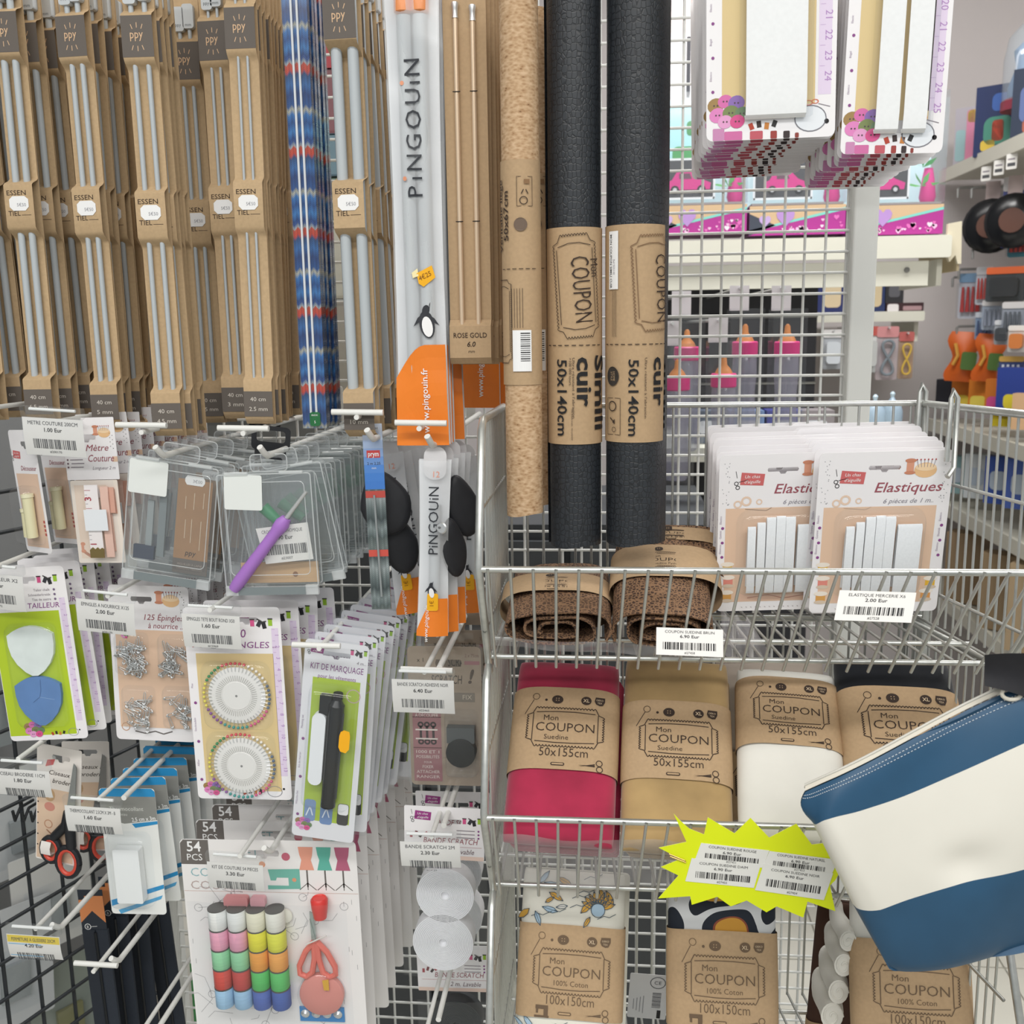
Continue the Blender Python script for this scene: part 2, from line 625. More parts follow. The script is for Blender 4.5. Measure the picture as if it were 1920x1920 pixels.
def hang_wing(px, py, Y, w, h, m, label, cat='pack', extra=None):
    """pale goods hanging on the far side of the black grid"""
    t = thing('hanging_pack', label, cat, 'pale packs behind the black grid')
    u = U(px, py, Y)
    b = B(u)
    b.prism(rrect(w, h, 5, 3, 0, -h / 2), -1, 1, m)
    b.obj('backing_card', t)
    b = B(u)
    def bub(a, c):
        return ((a - .5) * w * .7, -1.2 - 14 * math.sin(math.pi * a) ** .6 * math.sin(math.pi * c) ** .6, -h * .35 - c * h * .55)
    b.grid(bub, 6, 6, BLISTER)
    b.obj('blister', t)
    b = B(u)
    b.box(0, -6, -h * .62, w * .35, 8, h * .3, extra or mat('#9aa0a2', .5))
    b.obj('contents', t)
    put(t, P(px, py, Y), RN.uniform(-4, 4), 55)
    return t
hang_wing(30, 1440, 1.62, 150, 210, mat('#c9cccd', .5), 'pale grey hang card behind the black grid, beside the scissors label')
hang_wing(90, 1590, 1.62, 150, 200, mat('#d3d4d2', .5), 'off-white hang card behind the black grid, below the scissors handles')
hang_wing(20, 1700, 1.55, 150, 240, mat('#c3c7ca', .5), 'grey hang card low behind the black grid at the photo edge')
hang_wing(118, 1800, 1.66, 140, 200, mat('#9ba39b', .5), 'greenish clear pack behind the black grid, under the yellow price label', extra=mat('#8d8b62', .4))
hang_wing(262, 1690, 1.85, 120, 170, mat('#c9c4bb', .5), 'cream hang card behind the black grid, beneath the empty peg')
hang_wing(20, 1200, 1.65, 130, 200, mat('#8d9496', .5), 'grey hang card high behind the black grid, left of the chalk')
hang_wing(250, 1850, 1.85, 120, 170, mat('#b9b2a8', .5), 'beige hang card at the bottom behind the black grid')
b = B()
for k in range(3):
    b.tube([(k * .012, 0, 0), (k * .012, -.03, .004), (k * .012 + .004, -.05, -.004), (k * .012 + .006, -.056, .012)], .002, BLACKWIRE)
hk = b.obj('grid_hook')
tag(hk, 'bent black wire hooks clipped on the black grid', 'hook')
hk.location = P(62, 1500, 1.22)

# ------------------------------------------------------------------ galvanised wire basket stand, three tiers
XA, XB, XBF = -.107, .308, .365
YF, YB = .83, 1.055
TIER = .2235
def basket(k, label):
    t = thing('wire_basket', label, 'basket', 'wire baskets of the stand')
    dz = -TIER * k
    o = Vector((XA, YF, 1.158 + dz))
    t.location = o
    def q(x, y, z):
        return Vector((x, y, z + dz)) - o
    rail, rim, bot = 1.251, 1.370, 1.158
    Yb0 = YF + .052
    # side posts: zigzag of thick rod (rim, front upright, slanted front edge)
    for (x, xf) in ((XA, XA), (XB, XBF)):
        b = B()
        xr = x + (xf - x) * .8
        pts = [q(x, YB, rim), q(xr, YF + .05, rim + .002), q(xr, YF + .036, rim - .006), q(xf, YF, rail + .004), q(xf, YF, rail - .006), q(x + (xf - x) * .6, Yb0, bot), q(x + (xf - x) * .6, Yb0 + .006, bot - .016)]
        b.tube(pts, .0036, WIRE, 10)
        b.tube([q(x, YB, rim), q(x, YB, bot - .02)], .003, WIRE, 8)
        b.obj('side_post', t)
    b = B()
    b.tube([q(XA, YF, rail), q(XBF, YF, rail)], .0029, WIRE, 12)
    b.obj('front_rail', t)
    b = B()
    b.tube([q(XA, YB, rim), q(XB, YB, rim)], .0029, WIRE, 10)
    b.obj('back_rail', t)
    for yy in (Yb0, Yb0 + .055, YB - .03):
        b = B()
        xe = XB + (XBF - XB) * .6 * (YB - yy) / (YB - Yb0)
        b.tube([q(XA, yy, bot), q(xe, yy, bot)], .0024, WIRE, 10)
        b.obj('floor_rail', t)
    n = 24
    for i in range(n + 1):
        f = (i + .4) / (n + .8)
        xf, xb = XA + (XBF - XA) * f, XA + (XB - XA) * f
        xm = xb + (xf - xb) * .6
        wire(t, q(xf, YF - .003, rail + .001), q(xm, Yb0 - .004, bot - .008), .0014, WIRE)
        wire(t, q(xm, Yb0, bot + .002), q(xb, YB, bot + .002), .0014, WIRE)
        wire(t, q(xb, YB, bot), q(xb, YB, rim), .0013, WIRE)
    for (x, xf) in ((XA, XA), (XB, XBF)):
        for i in range(15):
            f = i / 14
            y = YF + .05 + (YB - YF - .06) * f
            xx = xf + (x - xf) * (.2 + .8 * f)
            wire(t, q(xx, y, rim), q(xx, max(y, Yb0), bot), .0013, WIRE)
        for z in (rim - .072, bot + .03):
            wire(t, q(x + (xf - x) * .8, YF + .03, z), q(x, YB, z), .0017, WIRE)
    # stacking hooks on the right rim
    for y in ((YB - .012, YB - .105) if k == 0 else ()):
        b = B()
        b.tube([q(XB - .003, y, rim - .045), q(XB - .002, y, rim + .012), q(XB, y + .003, rim + .019), q(XB + .004, y + .002, rim + .012), q(XB + .003, y - .002, rim - .05), q(XB - .004, y - .008, rim - .058)], .0024, WIRE, 8)
        b.obj('stacking_hook', t)
    return t
basket(0, 'galvanised wire basket, top tier, holding brown coupons and elastic cards')
basket(1, 'galvanised wire basket, middle tier, holding suede fabric coupons')
basket(2, 'galvanised wire basket, bottom tier, holding cotton fabric coupons')
legs = thing('basket_stand', 'grey steel tube stand carrying the wire baskets', 'display stand')
legs.location = (XA, YB, 0)
o = Vector((XA, YB, 0))
for x in (XA - .006, XB + .02):
    b = B()
    b.tube([Vector((x, YB + .012, 1.2)) - o, Vector((x, YB + .012, .04)) - o], .009, WIRE, 12)
    b.tube([Vector((x, YB + .012, .5)) - o, Vector((x, YF + .05, .26)) - o, Vector((x, YF - .05, .2)) - o], .005, WIRE, 10)
    b.obj('upright', legs)
    b = B()
    b.tube([Vector((x, YF - .12, .02)) - o, Vector((x, YB + .16, .02)) - o], .011, WIRE, 12)
    b.obj('foot', legs)
b = B()
b.tube([Vector((XA, YB + .012, .12)) - o, Vector((XB, YB + .012, .12)) - o], .008, WIRE, 12)
b.obj('crossbar', legs)

# ------------------------------------------------------------------ pegs (hook below, label arm with a T bar above)
def peg(label, arm=None, hook=None, tbar=None, Ya=.97, Yh=.985, bar=98, straight=False):
    """arm / hook: photo pixel of the front end; both run straight back to the mesh panel"""
    t = thing('peg_hook', label, 'peg', 'white peg hooks on the mesh panel')
    f = P(*(arm or hook), Ya if arm else Yh)
    base = Vector((f.x, YP, f.z))
    t.location = base
    if arm:
        a = P(*arm, Ya) - base
        b = B()
        b.tube([a + Vector((0, -.004, 0)), (a.x, -.003, a.z)], .0025, WHITEWIRE, 10)
        b.obj('label_arm', t)
    if tbar:
        c = P(*tbar, Ya) - base
        h = U(*tbar, Ya) * bar / 2
        b = B()
        b.tube([c + Vector((-h, 0, .0005)), c + Vector((h, 0, -.0005))], .0029, WHITEWIRE, 12)
        b.obj('t_bar', t)
    if hook:
        a = P(*hook, Yh) - base
        b = B()
        d = .0145
        if straight:
            b.tube([a, (a.x, -.003, a.z)], .003, WHITEWIRE, 10)
        else:
            z = a.z - .010
            b.tube([a, a + Vector((.002, .006, -.0065)), (a.x + .003, a.y + .012, z), (a.x + .003, a.y + .02, z), (a.x + .003, -.003, z)], .0031, WHITEWIRE, 10)
        b.obj('hook_rod', t)
    b = B()
    b.prism(rrect(.012, .05, .003, 2, 0, .0), -.006, -.003, WHITEWIRE)
    b.obj('back_plate', t)
    return t

# ------------------------------------------------------------------ clear price label holders
def label_holder(px, py, title, price, code, label, Y=.955, w=122, h=76, roll=0, tilt=14, yaw=0, colors=None, seed=1, lh=20):
    """px,py: middle of the holder's top edge"""
    u = U(px, py, Y)
    t = thing('price_label_holder', label, 'price label', 'clear price label holders')
    b = B(u)
    b.prism(rrect(w + 4, lh, 3, 3, 0, -lh / 2), -5, 4, CLEARBOX)
    b.tube([(-w * .38, 0, -5), (w * .38, 0, -5)], 3.0, mat('#f4f6f6', .3), 8)
    b.obj('clip', t)
    b = B(u)
    def cur(z):
        q = -(z + lh) / h
        return -5 - 5 * math.sin(q * 2.2)
    b.grid(lambda a, c: ((a - .5) * (w + 3), cur(-lh - c * (h + 4)) - 1.0, -lh + 2 - c * (h + 4)), 1, 8, FILM)
    b.obj('sleeve', t)
    b = B(u)
    b.grid(lambda a, c: ((a - .5) * w, cur(-lh - c * h), -lh - c * h), 1, 8, PAPER)
    p = b.obj('paper', t)
    a = Art(u, warp=lambda x, z, off: (x, cur(z) - off, z))
    if colors:
        a.rect(0, -lh - 9, w * .98, 15, mat('#e8cf52', .6), 1)
        a.rect(-w * .17, -lh - 34, w * .62, 30, mat('#8fc3e6', .6), 1)
    G = mat('#55565a', .7)
    a.txt(title, 0, -lh - 13, 7, G, w=w * .82)
    a.txt(price, 0, -lh - 26, 7.5, mat('#3c3d40', .7), bold=.012)
    a.barcode(0, -lh - 50, w * .70, 19, G, seed=seed)
    if code:
        a.txt(code, 0, -lh - 68, 4.6, G)
    a.obj('lettering', p)
    put(t, P(px, py, Y), roll, yaw, tilt)
    return t

# ================================================================== LEFT: knitting needle packs on the top pegs
UN = U(290, 400, 1.0)
def needle_pack(mm, rn, gap, label, first=True):
    """kraft strip folded over two grey needles; origin at the hanging top edge"""
    t = thing('knitting_needle_pack', label, 'needle pack')
    r = rn
    fy, by = -(r * 2 + 3), r + 1.5
    def prof(z):
        for (a, c) in ((-95, -168), (-405, -483), (-775, -842)):
            if c <= z <= a:
                return fy
            if a < z < a + 14:
                s = (z - a) / 14
                return fy + (by - fy) * (s * s * (3 - 2 * s))
            if c - 22 < z < c:
                s = (c - z) / 22
                return fy + (by - fy) * (s * s * (3 - 2 * s))
        return by
    zs = [0, -40, -80]
    for (a, c) in ((-95, -168), (-405, -483), (-775, -842)):
        zs += [a + 14, a + 10, a + 7, a + 4, a, (a + c) / 2, c, c - 6, c - 11, c - 16, c - 22, c - 90]
    zs = sorted(set(z for z in zs if z >= -862), reverse=True)
    b = B(UN)
    b.ribbon([(prof(z), z) for z in zs], 57, KRAFT, .8)
    b.ribbon([(by + 3.5, 4), (by + 5, -200), (by + 3, -420), (by + 6, -640), (by + 3, -858)], 57, KRAFT, .8)
    b.obj('kraft_strip', t)
    b = B(UN)
    b.ribbon([(fy - .5, -96), (fy - .5, -167)], 58, DARK, .4)
    bb = b.obj('brand_band', t)
    g = mat('#d9b591', .6)
    a = Art(UN, fy - .5)
    a.txt('ppy', -1, -135, 15, g, w=24, bold=.004)
    for k in range(3):
        a.line([(-8 + k * 8, -119 + (k == 1) * 2), (-11 + k * 11, -111 + (k == 1) * 3)], 1.3, g)
        a.line([(-8 + k * 8, -147 - (k == 1) * 1), (-11 + k * 11, -155 - (k == 1) * 2)], 1.3, g)
    a.obj('lettering', bb)
    b = B(UN)
    b.ribbon([(fy - .5, -794), (fy - .5, -843)], 57.5, DARK, .4)
    sb = b.obj('size_band', t)
    a = Art(UN, fy - .5)
    LG = mat('#d8d0c6', .6)
    a.txt('40 cm', 0, -813, 8, LG, w=31)
    a.txt(mm + ' mm', 0, -832, 8, LG, w=33 if len(mm) < 3 else 37)
    a.obj('lettering', sb)
    a = Art(UN, fy)
    a.txt('ESSEN', -4, -424, 9, INK, w=38)
    a.txt('TIEL', -11, -462, 9, INK, w=24)
    a.line([(3, -461), (22, -461)], .9, INK)
    a.obj('lettering', t)
    a = B(UN)
    pts = [(-19, -432), (-12, -426), (12, -426), (19, -432), (19, -446), (12, -453), (-12, -453), (-19, -446)]
    a.prism(pts, fy - 1.1, fy - .5, WHITE)
    st = a.obj('price_sticker', t)
    a = Art(UN, fy - 1.1)
    a.txt('5€50', 5, -445, 6, mat('#a3a3a8', .7))
    a.obj('lettering', st)
    for sx in (-1, 1):
        b = B(UN)
        x = sx * gap / 2
        b.tube([(x, 0, -70), (x, 0, -800), (x, 0, -850)], [r, r, r * .35], GREYNEEDLE, 10)
        nn = b.obj('needle', t)
        b = B(UN)
        hw = 9.5 + r * .4
        b.prism(rrect(hw * 2, 46, 5, 3, x, -52 + (5 if sx > 0 else 0)), -r - 3.5, r + 1, mat('#c3c8cb', .35))
        hd = b.obj('needle_head', nn)
        a = Art(UN, -r - 3.5)
        a.txt('mm' if sx > 0 else 'ppy', x, -66, 6, mat('#6f7478', .6))
        a.obj('lettering', nn)
    return t

NP = [  # column: mm, ppy centre px, py, Y, needle radius, gap, copies behind, spacing, how it is called
    ('6.5', 14, 64, 1.02, 6.6, 22, 4, .034, 'six and a half'), ('5', 140, 71, 1.02, 5.1, 21, 5, .028, 'five'), ('4.5', 262, 71, 1.0, 4.7, 25, 3, .0145, 'four and a half'),
    ('3.5', 350, 116, 1.105, 4.0, 20, 2, .02, 'shaded'), ('3', 402, 78, 1.065, 3.0, 18, 4, .016, 'three'), ('2.5', 454, 54, 1.02, 2.5, 18, 7, .0135, 'two and a half'), ('10', 642, 38, .975, 10, 30, 4, .03, 'ten'),
    ('7', -95, 66, 1.02, 7.0, 23, 4, .034, 'cut-off')]
for mm, px, py, Y, rn, gap, n, step, word in NP:
    lab = f'front kraft knitting needle pack of the {word} millimetre size, forty centimetres long'
    who = f'the {word} mm pack'
    if word == 'shaded':
        lab = 'shaded kraft knitting needle pack between the four and a half and three millimetre packs'
        who = 'the shaded front pack'
    if word == 'cut-off':
        lab = 'kraft knitting needle pack cut off by the upper left photo edge'
        who = 'the pack cut by the left edge'
    t = needle_pack(mm, rn, gap, lab)
    c = P(px, py, Y)
    put(t, c + Vector((0, 0, 131 * UN)), RN.uniform(-.6, .6), RN.uniform(-3, 3))
    row_behind(t, n, step, 'kraft needle pack hanging {} in line behind ' + who, f'needle packs behind {who}', 1.0)

# ------------------------------------------------------------------ blue knit-print needle boxes
UB = U(570, 400, 1.0)
KN = knit_mat('blue', [(0, '#1d3f7c'), (.1, '#3f7fc0'), (.2, '#24508f'), (.3, '#3a78bb'), (.36, '#b9b7a6'), (.41, '#2c5795'), (.55, '#28457e'), (.66, '#3a6fae'), (.78, '#30507f'), (.83, '#cf4a35'), (.9, '#c9523c'), (.92, '#a9b1b5'), (.97, '#2c4f90')], .075, .0034)
t = thing('needle_box', 'blue knit-print needle box with two white needles and green tag', 'needle pack')
b = B(UB)
b.box(0, 7, -415, 47, 13, 830, KN)
b.obj('printed_box', t)
for x in (-6, 5):
    b = B(UB)
    b.tube([(x, -2, 0), (x, -2, -800)], 2.3, mat('#e6e8ea', .3), 8)
    b.obj('needle', t)
b = B(UB)
b.prism(rrect(20, 27, 5, 3, 2, -812), -5, 0, mat('#2c8a4c', .35))
g = b.obj('green_tag', t)
a = Art(UB, -5)
a.txt('INOX', 2, -806, 3.5, WHITE)
a.txt('5', 2, -820, 5, WHITE)
a.obj('lettering', g)
b = B(UB)
b.box(0, 5, -415, 48.5, 20, 832, FILM)
b.obj('clear_sleeve', t)
put(t, P(548, -60, 1.0))
row_behind(t, 4, .013, 'blue knit-print needle box standing {} behind the green-tagged one', 'blue needle boxes', .4)

# ------------------------------------------------------------------ big white needle bags with orange foot
ORANGE = mat('#f0842a', .4, var=.03, scale=30)
def penguin(a, x, z, s, l=2):
    K, Wt = mat('#2b2d33', .5), WHITE
    a.disc(x + 2 * s, z - 3 * s, 12 * s, K, l, 21 * s, rot=.22)
    a.disc(x + 2.6 * s, z - 6.5 * s, 8.4 * s, Wt, l + 2, 15.5 * s, rot=.2)
    a.disc(x + .5 * s, z + 18 * s, 6 * s, K, l + 1, 8 * s, rot=-.3)
    a.pl([(x + 3 * s, z + 22 * s), (x + 8 * s, z + 30 * s), (x + 6.5 * s, z + 19 * s)], K, l)
    a.pl([(x - 3 * s, z + 14 * s), (x - 13 * s, z + 7 * s), (x - 20 * s, z - 6 * s), (x - 10 * s, z + 1 * s), (x - 5 * s, z + 4 * s)], K, l)
    a.pl([(x + 4 * s, z + 12 * s), (x + 14 * s, z + 6 * s), (x + 22 * s, z - 5 * s), (x + 12 * s, z + 0 * s), (x + 7 * s, z + 3 * s)], K, l)

def pingouin_bag(u, w, h, foot, label, big=True):
    t = thing('needle_bag', label, 'needle pack')
    wob = lambda x, z: 2.0 * math.sin(z * .021 + x * .05) + 1.2 * math.sin(z * .06)
    wid = lambda z: w * (1 - .10 * math.sin(math.pi * min(1, -z / h)))
    GR = mat('#c2c7ca', .35)
    front = lambda x, z: -8 - 6 * math.cos(min(1, abs(x) / (w * .5)) * math.pi / 2) + wob(x, z)
    b = B(u)
    b.grid(lambda p, q: ((p - .5) * wid(-q * h), front((p - .5) * w, -q * h), -q * h), 8, 30, MILK)
    b.obj('bag_front', t)
    b = B(u)
    b.grid(lambda p, q: ((p - .5) * wid(-q * h), 9 + wob((p - .5) * w, -q * h) * .5, -q * h), 4, 16, mat('#e9ebee', .4))
    b.obj('bag_back', t)
    a = Art(u, step=.3, warp=lambda x, z, off: (x * wid(z) / w, front(x, z) - 1.0 - off, z))
    n = 10
    top = [(-w / 2 + w * k / n, -foot - 62 * (1 - math.sin(min(1, (k / n) / .62) * math.pi / 2))) for k in range(n + 1)]
    for k in range(n):
        (xa, za), (xb, zb) = top[k], top[k + 1]
        m = 8
        for j in range(m):
            f0, f1 = j / m, (j + 1) / m
            a.pl([(xa, za + (-h - za) * f0), (xb, zb + (-h - zb) * f0), (xb, zb + (-h - zb) * f1), (xa, za + (-h - za) * f1)], ORANGE, 1)
    o1 = a.obj('orange_foot', t)
    K = mat('#33363c', .5)
    a = Art(u, step=.3, warp=lambda x, z, off: (x * wid(z) / w, front(x, z) - 2.4 - off, z))
    if big:
        x = 16
        for ch, zz, hh in (('P', -389, 30), ('i', -366, 22), ('N', -338, 30), ('G', -302, 30), ('O', -262, 30), ('U', -222, 30), ('i', -198, 22), ('N', -172, 30)):
            a.txt(ch if ch != 'i' else 'ı', x, zz, 31, K, rot=math.pi / 2, al='C', bold=.0)
            if ch == 'i':
                a.disc(x - 36, zz, 4, mat('#e39a78', .5), 2)
        a.txt('www.pingouin.fr', 14, -foot - 106, 13, WHITE, w=124, rot=math.pi / 2, bold=.01, l=3)
        penguin(a, 14, -foot + 42, 1.25)
        a.pl([(-2, -537), (30, -523), (37, -545), (12, -562), (2, -556)], mat('#f5b417', .5), 2)
        a.pl([(-12, -536), (0, -528), (2, -542), (-10, -546)], mat('#f3e6b0', .5), 2)
        a.txt('4€25', 17, -546, 9, mat('#8a5a12', .6), rot=.4, l=4)
    else:
        a.txt('PiNGOUiN', 9, -h * .335, 20, K, w=128, rot=math.pi / 2)
        a.txt('12', 4, -h * .09, 11, mat('#e59a84', .5), rot=0)
        penguin(a, -4, -foot + 16, .62)
        a.txt('www.pingouin', -8, -foot - 48, 8, WHITE, w=70, rot=math.pi / 2, shear=.2, l=3)
        a.rr(0, -foot - 6, 22, 34, 4, mat('#f7b519', .5), 4)
        a.txt('1€', 2, -foot - 8, 8, mat('#a06a14', .6), rot=math.pi / 2, l=6)
    a.obj('lettering', t)
    if big:
        for x in (-14, 16):
            b = B(u)
            b.tube([(x, 0, -80), (x, 0, -foot - 60)], 13.5, GR, 12)
            nn = b.obj('needle', t)
            b = B(u)
            b.lathe([(12, -78), (17, -74), (17.5, -40), (14, -34)], mat('#ef9a63', .3), (x, 0, 0), n=14)
            b.obj('needle_head', nn)
    else:
        b = B(u)
        b.tube([(2, 0, -h * .25), (2, 0, -foot - 20)], 11, GR, 12)
        b.obj('crochet_hook', t)
        b = B(u)
        b.prism(rrect(42, 62, 18, 5, 0, -6), -1, 1, mat('#e7e6e8', .4))
        b.obj('hang_tab', t)
    return t
UP = U(780, 400, .97)
t = pingouin_bag(UP, 102, 862, 670, 'large white needle bag with orange foot, front one on its peg')
put(t, P(768, -60, .97), 0, 0)
row_behind(t, 3, .016, 'large white and orange needle bag hanging {} behind the front one', 'large needle bags', 1.2, dx=.002)
t2 = dup(t, 'large needle bag with dark orange foot, front of the shaded row right of kraft boards', 'shaded large needle bags')
put(t2, P(893, -2, 1.14), 1)
row_behind(t2, 2, .02, 'large needle bag with dark orange foot, {} in the shaded row right of kraft boards', 'shaded large needle bags', 1.5, dx=.012)

# ------------------------------------------------------------------ kraft boards with rose gold needles
UG = U(870, 300, .98)
t = thing('needle_board', 'kraft board with two rose gold needles and printed foot pocket, front one', 'needle pack')
b = B(UG)
b.box(0, 2, -355, 80, 2.0, 712, KRAFT2)
b.obj('kraft_board', t)
b = B(UG)
b.ribbon([(-1, -628), (-12, -640), (-14, -700), (-4, -712), (2, -712)], 80, KRAFT2, 1.0)
p = b.obj('foot_pocket', t)
a = Art(UG, -13.6)
a.txt('ROSE GOLD', 0, -662, 9.5, INK, w=64)
a.txt('6.0', 2, -679, 9.5, INK, shear=.2, bold=.012)
a.txt('mm', 2, -691, 6, INK, shear=.2)
a.obj('lettering', p)
GOLD = mat('#e6cdb0', .3, .35)
for x, dz in ((-16, 6), (16, 0)):
    b = B(UG)
    b.tube([(x, -5, -70 + dz), (x, -5, -690)], 4.6, GOLD, 12)
    nn = b.obj('needle', t)
    b = B(UG)
    b.lathe([(6, -92 + dz), (5.4, -86 + dz), (5.6, -76 + dz), (7, -68 + dz), (6.5, -65 + dz)], CHROME, (x, -5, 0), n=14)
    b.obj('needle_head', nn)
    for z in (-214, -446):
        b = B(UG)
        b.tube([(x - 7, -9.5, z), (x + 7, -9.5, z)], .9, BLACKINK, 6)
        b.obj('fastening_band', nn)
put(t, P(868, -60, .98))
row_behind(t, 4, .013, 'kraft rose gold needle board hanging {} behind the front board', 'rose gold needle boards', .5, dx=.0022)

# ================================================================== LEFT: carded haberdashery
PURP = mat('#8d4d8c', .6)
MAG = mat('#9b3f86', .5)
BROWNRED = mat('#9c5560', .6)
LILAC = mat('#e2d3ea', .5)
GREYTX = mat('#8f8790', .6)
LIME = mat('#b4cc30', .5)
PEACH = mat('#e3c3a9', .55)
SAND = mat('#dcc592', .55)
REDTAG = mat('#cd6a6a', .5)

def card(t, u, w, h, m, r=8, slot=(0, -22, 36, 8), name='card', th=1.0):
    """upright card with a cut-out hanging slot"""
    b = B(u)
    if slot:
        sx, sz, sw, sh = slot
        zt, zb = sz + sh / 2, sz - sh / 2
        q = rrect(w, h, r, 3, 0, -h / 2)
        n = len(q) // 4
        # four pieces round the slot: top, left, right, bottom
        b.prism([(w / 2, zt)] + q[0:n] + q[n:2 * n] + [(-w / 2, zt)], -th, 0, m)
        b.prism([(-w / 2, zb), (sx - sw / 2, zb), (sx - sw / 2 - 2, sz), (sx - sw / 2, zt), (-w / 2, zt)], -th, 0, m)
        b.prism([(sx + sw / 2, zb), (w / 2, zb), (w / 2, zt), (sx + sw / 2, zt), (sx + sw / 2 + 2, sz)], -th, 0, m)
        b.prism([(-w / 2, zb)] + q[2 * n:3 * n] + q[3 * n:] + [(w / 2, zb), (sx + 7, zb), (sx + 4, zb - 5), (sx - 4, zb - 5), (sx - 7, zb)], -th, 0, m)
    else:
        b.prism(rrect(w, h, r, 3, 0, -h / 2), -th, 0, m)
    return b.obj(name, t)

def logo(a, x, z, s, m, dark=BLACKINK):
    a.pl([(x - 17 * s, z - 8 * s), (x + 15 * s, z - 10 * s), (x + 17 * s, z + 7 * s), (x - 15 * s, z + 10 * s)], m, 2)
    a.txt('Un chas', x, z + 1.5 * s, 4.6 * s, WHITE, shear=.25, l=3)
    a.txt("d'aiguille", x, z - 6 * s, 4.6 * s, WHITE, shear=.25, l=3)
    a.ring(x - 22 * s, z - 6 * s, 2.2 * s, 3.2 * s, dark, 2, 8)
    a.ring(x - 20 * s, z - 12 * s, 2.2 * s, 3.2 * s, dark, 2, 8)
    a.line([(x - 19 * s, z - 4 * s), (x - 6 * s, z - 1 * s)], .8 * s, dark, 3)
    a.line([(x - 23 * s, z + 12 * s), (x - 21 * s, z + 2 * s)], .7 * s, dark, 2)

def spools(a, x, z, s=1.0):
    for dx, dz, c, rt in ((-16, 0, '#d65a8e', 0), (-4, -1, '#3b3b42', .5), (4, -4, '#2c2c30', -.2), (15, 1, '#9cc43c', 0)):
        a.rect(x + dx * s, z + dz * s, 7 * s, 12 * s, mat(c, .5), 2, rt)
        a.rect(x + dx * s, z + (dz + 6) * s, 8.5 * s, 2.2 * s, mat('#42403e', .5), 3, rt)

def cushion(a, x, z, s=1.0):
    P1, P2 = mat('#d99b80', .6), mat('#e6bd8d', .6)
    a.rect(x - 13 * s, z, 9 * s, 14 * s, P1, 2)
    a.disc(x - 13 * s, z + 8 * s, 7 * s, mat('#c9876b', .6), 3, 2.8 * s, 12)
    a.disc(x - 13 * s, z - 8 * s, 7 * s, mat('#c9876b', .6), 3, 2.4 * s, 12)
    a.disc(x + 6 * s, z - 5 * s, 14 * s, P2, 2, 10 * s, 18)
    a.disc(x + 6 * s, z - 1 * s, 13 * s, mat('#efd2ac', .6), 3, 5 * s, 18)
    for k in range(6):
        xx = x + (-3 + k * 3.6) * s
        a.line([(xx, z - 1 * s), (xx + (k - 2.5) * s, z + 9 * s)], .6 * s, GREYTX, 4)
        a.disc(xx + (k - 2.5) * s, z + 9 * s, 1.1 * s, mat('#b5524e', .5), 4, n=6)

def buttons(a, x, z, s=1.0, l=2):
    for dx, dz, r, c in ((-14, 8, 9, '#a08252'), (-4, 12, 8, '#d770ad'), (8, 10, 9, '#8d6fb4'), (-12, -2, 9, '#df86c0'), (2, 0, 9, '#7d8a58'), (14, -1, 8, '#6f8a66'), (-4, -9, 8, '#e3a0cd'), (9, -9, 8, '#d8558f')):
        a.disc(x + dx * s, z + dz * s, r * s, mat(c, .5), l, r * s * .86, 14, .3)
        for q in (-1, 1):
            a.disc(x + dx * s + q * 1.8 * s, z + dz * s, 1.0 * s, mat('#5a4a4e', .5), l + 2, n=6)
        l += .4

def spool_row(a, x, z, s=1.0, ring=True):
    for k, c in enumerate(('#b5432f', '#3b2c2a', '#c8813c', '#2d2b2c')):
        a.rect(x + k * 12 * s, z + (k % 2) * 3 * s, 7 * s, 10 * s, mat(c, .5), 2, (k - 1.5) * .25)
    if not ring:
        return
    a.ring(x + 66 * s, z + 3 * s, 15 * s, 16.5 * s, mat('#8e8e96', .5), 2, 20, .75)
    a.disc(x + 86 * s, z + 9 * s, 2.6 * s, BLACKINK, 2, n=8)

def ruler(a, x, z0, z1, wd, step, start=1, tx=PURP):
    a.rect(x, (z0 + z1) / 2, wd, abs(z1 - z0), LILAC, 1)
    k, z = start, z0 - step * .6
    while z > z1 + 4:
        a.txt(str(k), x, z, wd * .55, mat('#b48cc4', .5), rot=-math.pi / 2)
        a.line([(x - wd * .4, z + step * .5), (x, z + step * .5)], .5, mat('#b48cc4', .5), 2)
        k += 1
        z -= step

def side_text(a, x, z0, z1, tx):
    n = 3
    for k in range(n):
        z = z0 + (z1 - z0) * (k + .5) / n
        a.disc(x, z - (z0 - z1) * .12, 3, PURP, 2, n=10)
        a.txt(tx[k % len(tx)], x - 2, z + 6, 4, mat('#a999ae', .5), rot=math.pi / 2, al='C')

def bubble(t, u, x, z, w, h, d, m=None, name='blister', y0=-1.2):
    """vacuum-formed clear bubble with rounded shoulders"""
    m = m or BLISTER
    b = B(u)
    lv = [(1.0, 0.0), (.97, .55), (.93, .85), (.86, 1.0)]
    rings = []
    for (s, q) in lv:
        rings.append([(x + (px) * s, y0 - d * q, z + pz * s) for px, pz in rrect(w, h, min(w, h) * .16, 4)])
    n = len(rings[0])
    vs = [p for r in rings for p in r]
    fs = []
    for i in range(len(rings) - 1):
        for k in range(n):
            fs.append((i * n + k, i * n + (k + 1) % n, (i + 1) * n + (k + 1) % n, (i + 1) * n + k))
    fs.append(tuple((len(rings) - 1) * n + k for k in range(n)))
    b.mesh(vs, fs, m, True)
    return b.obj(name, t)

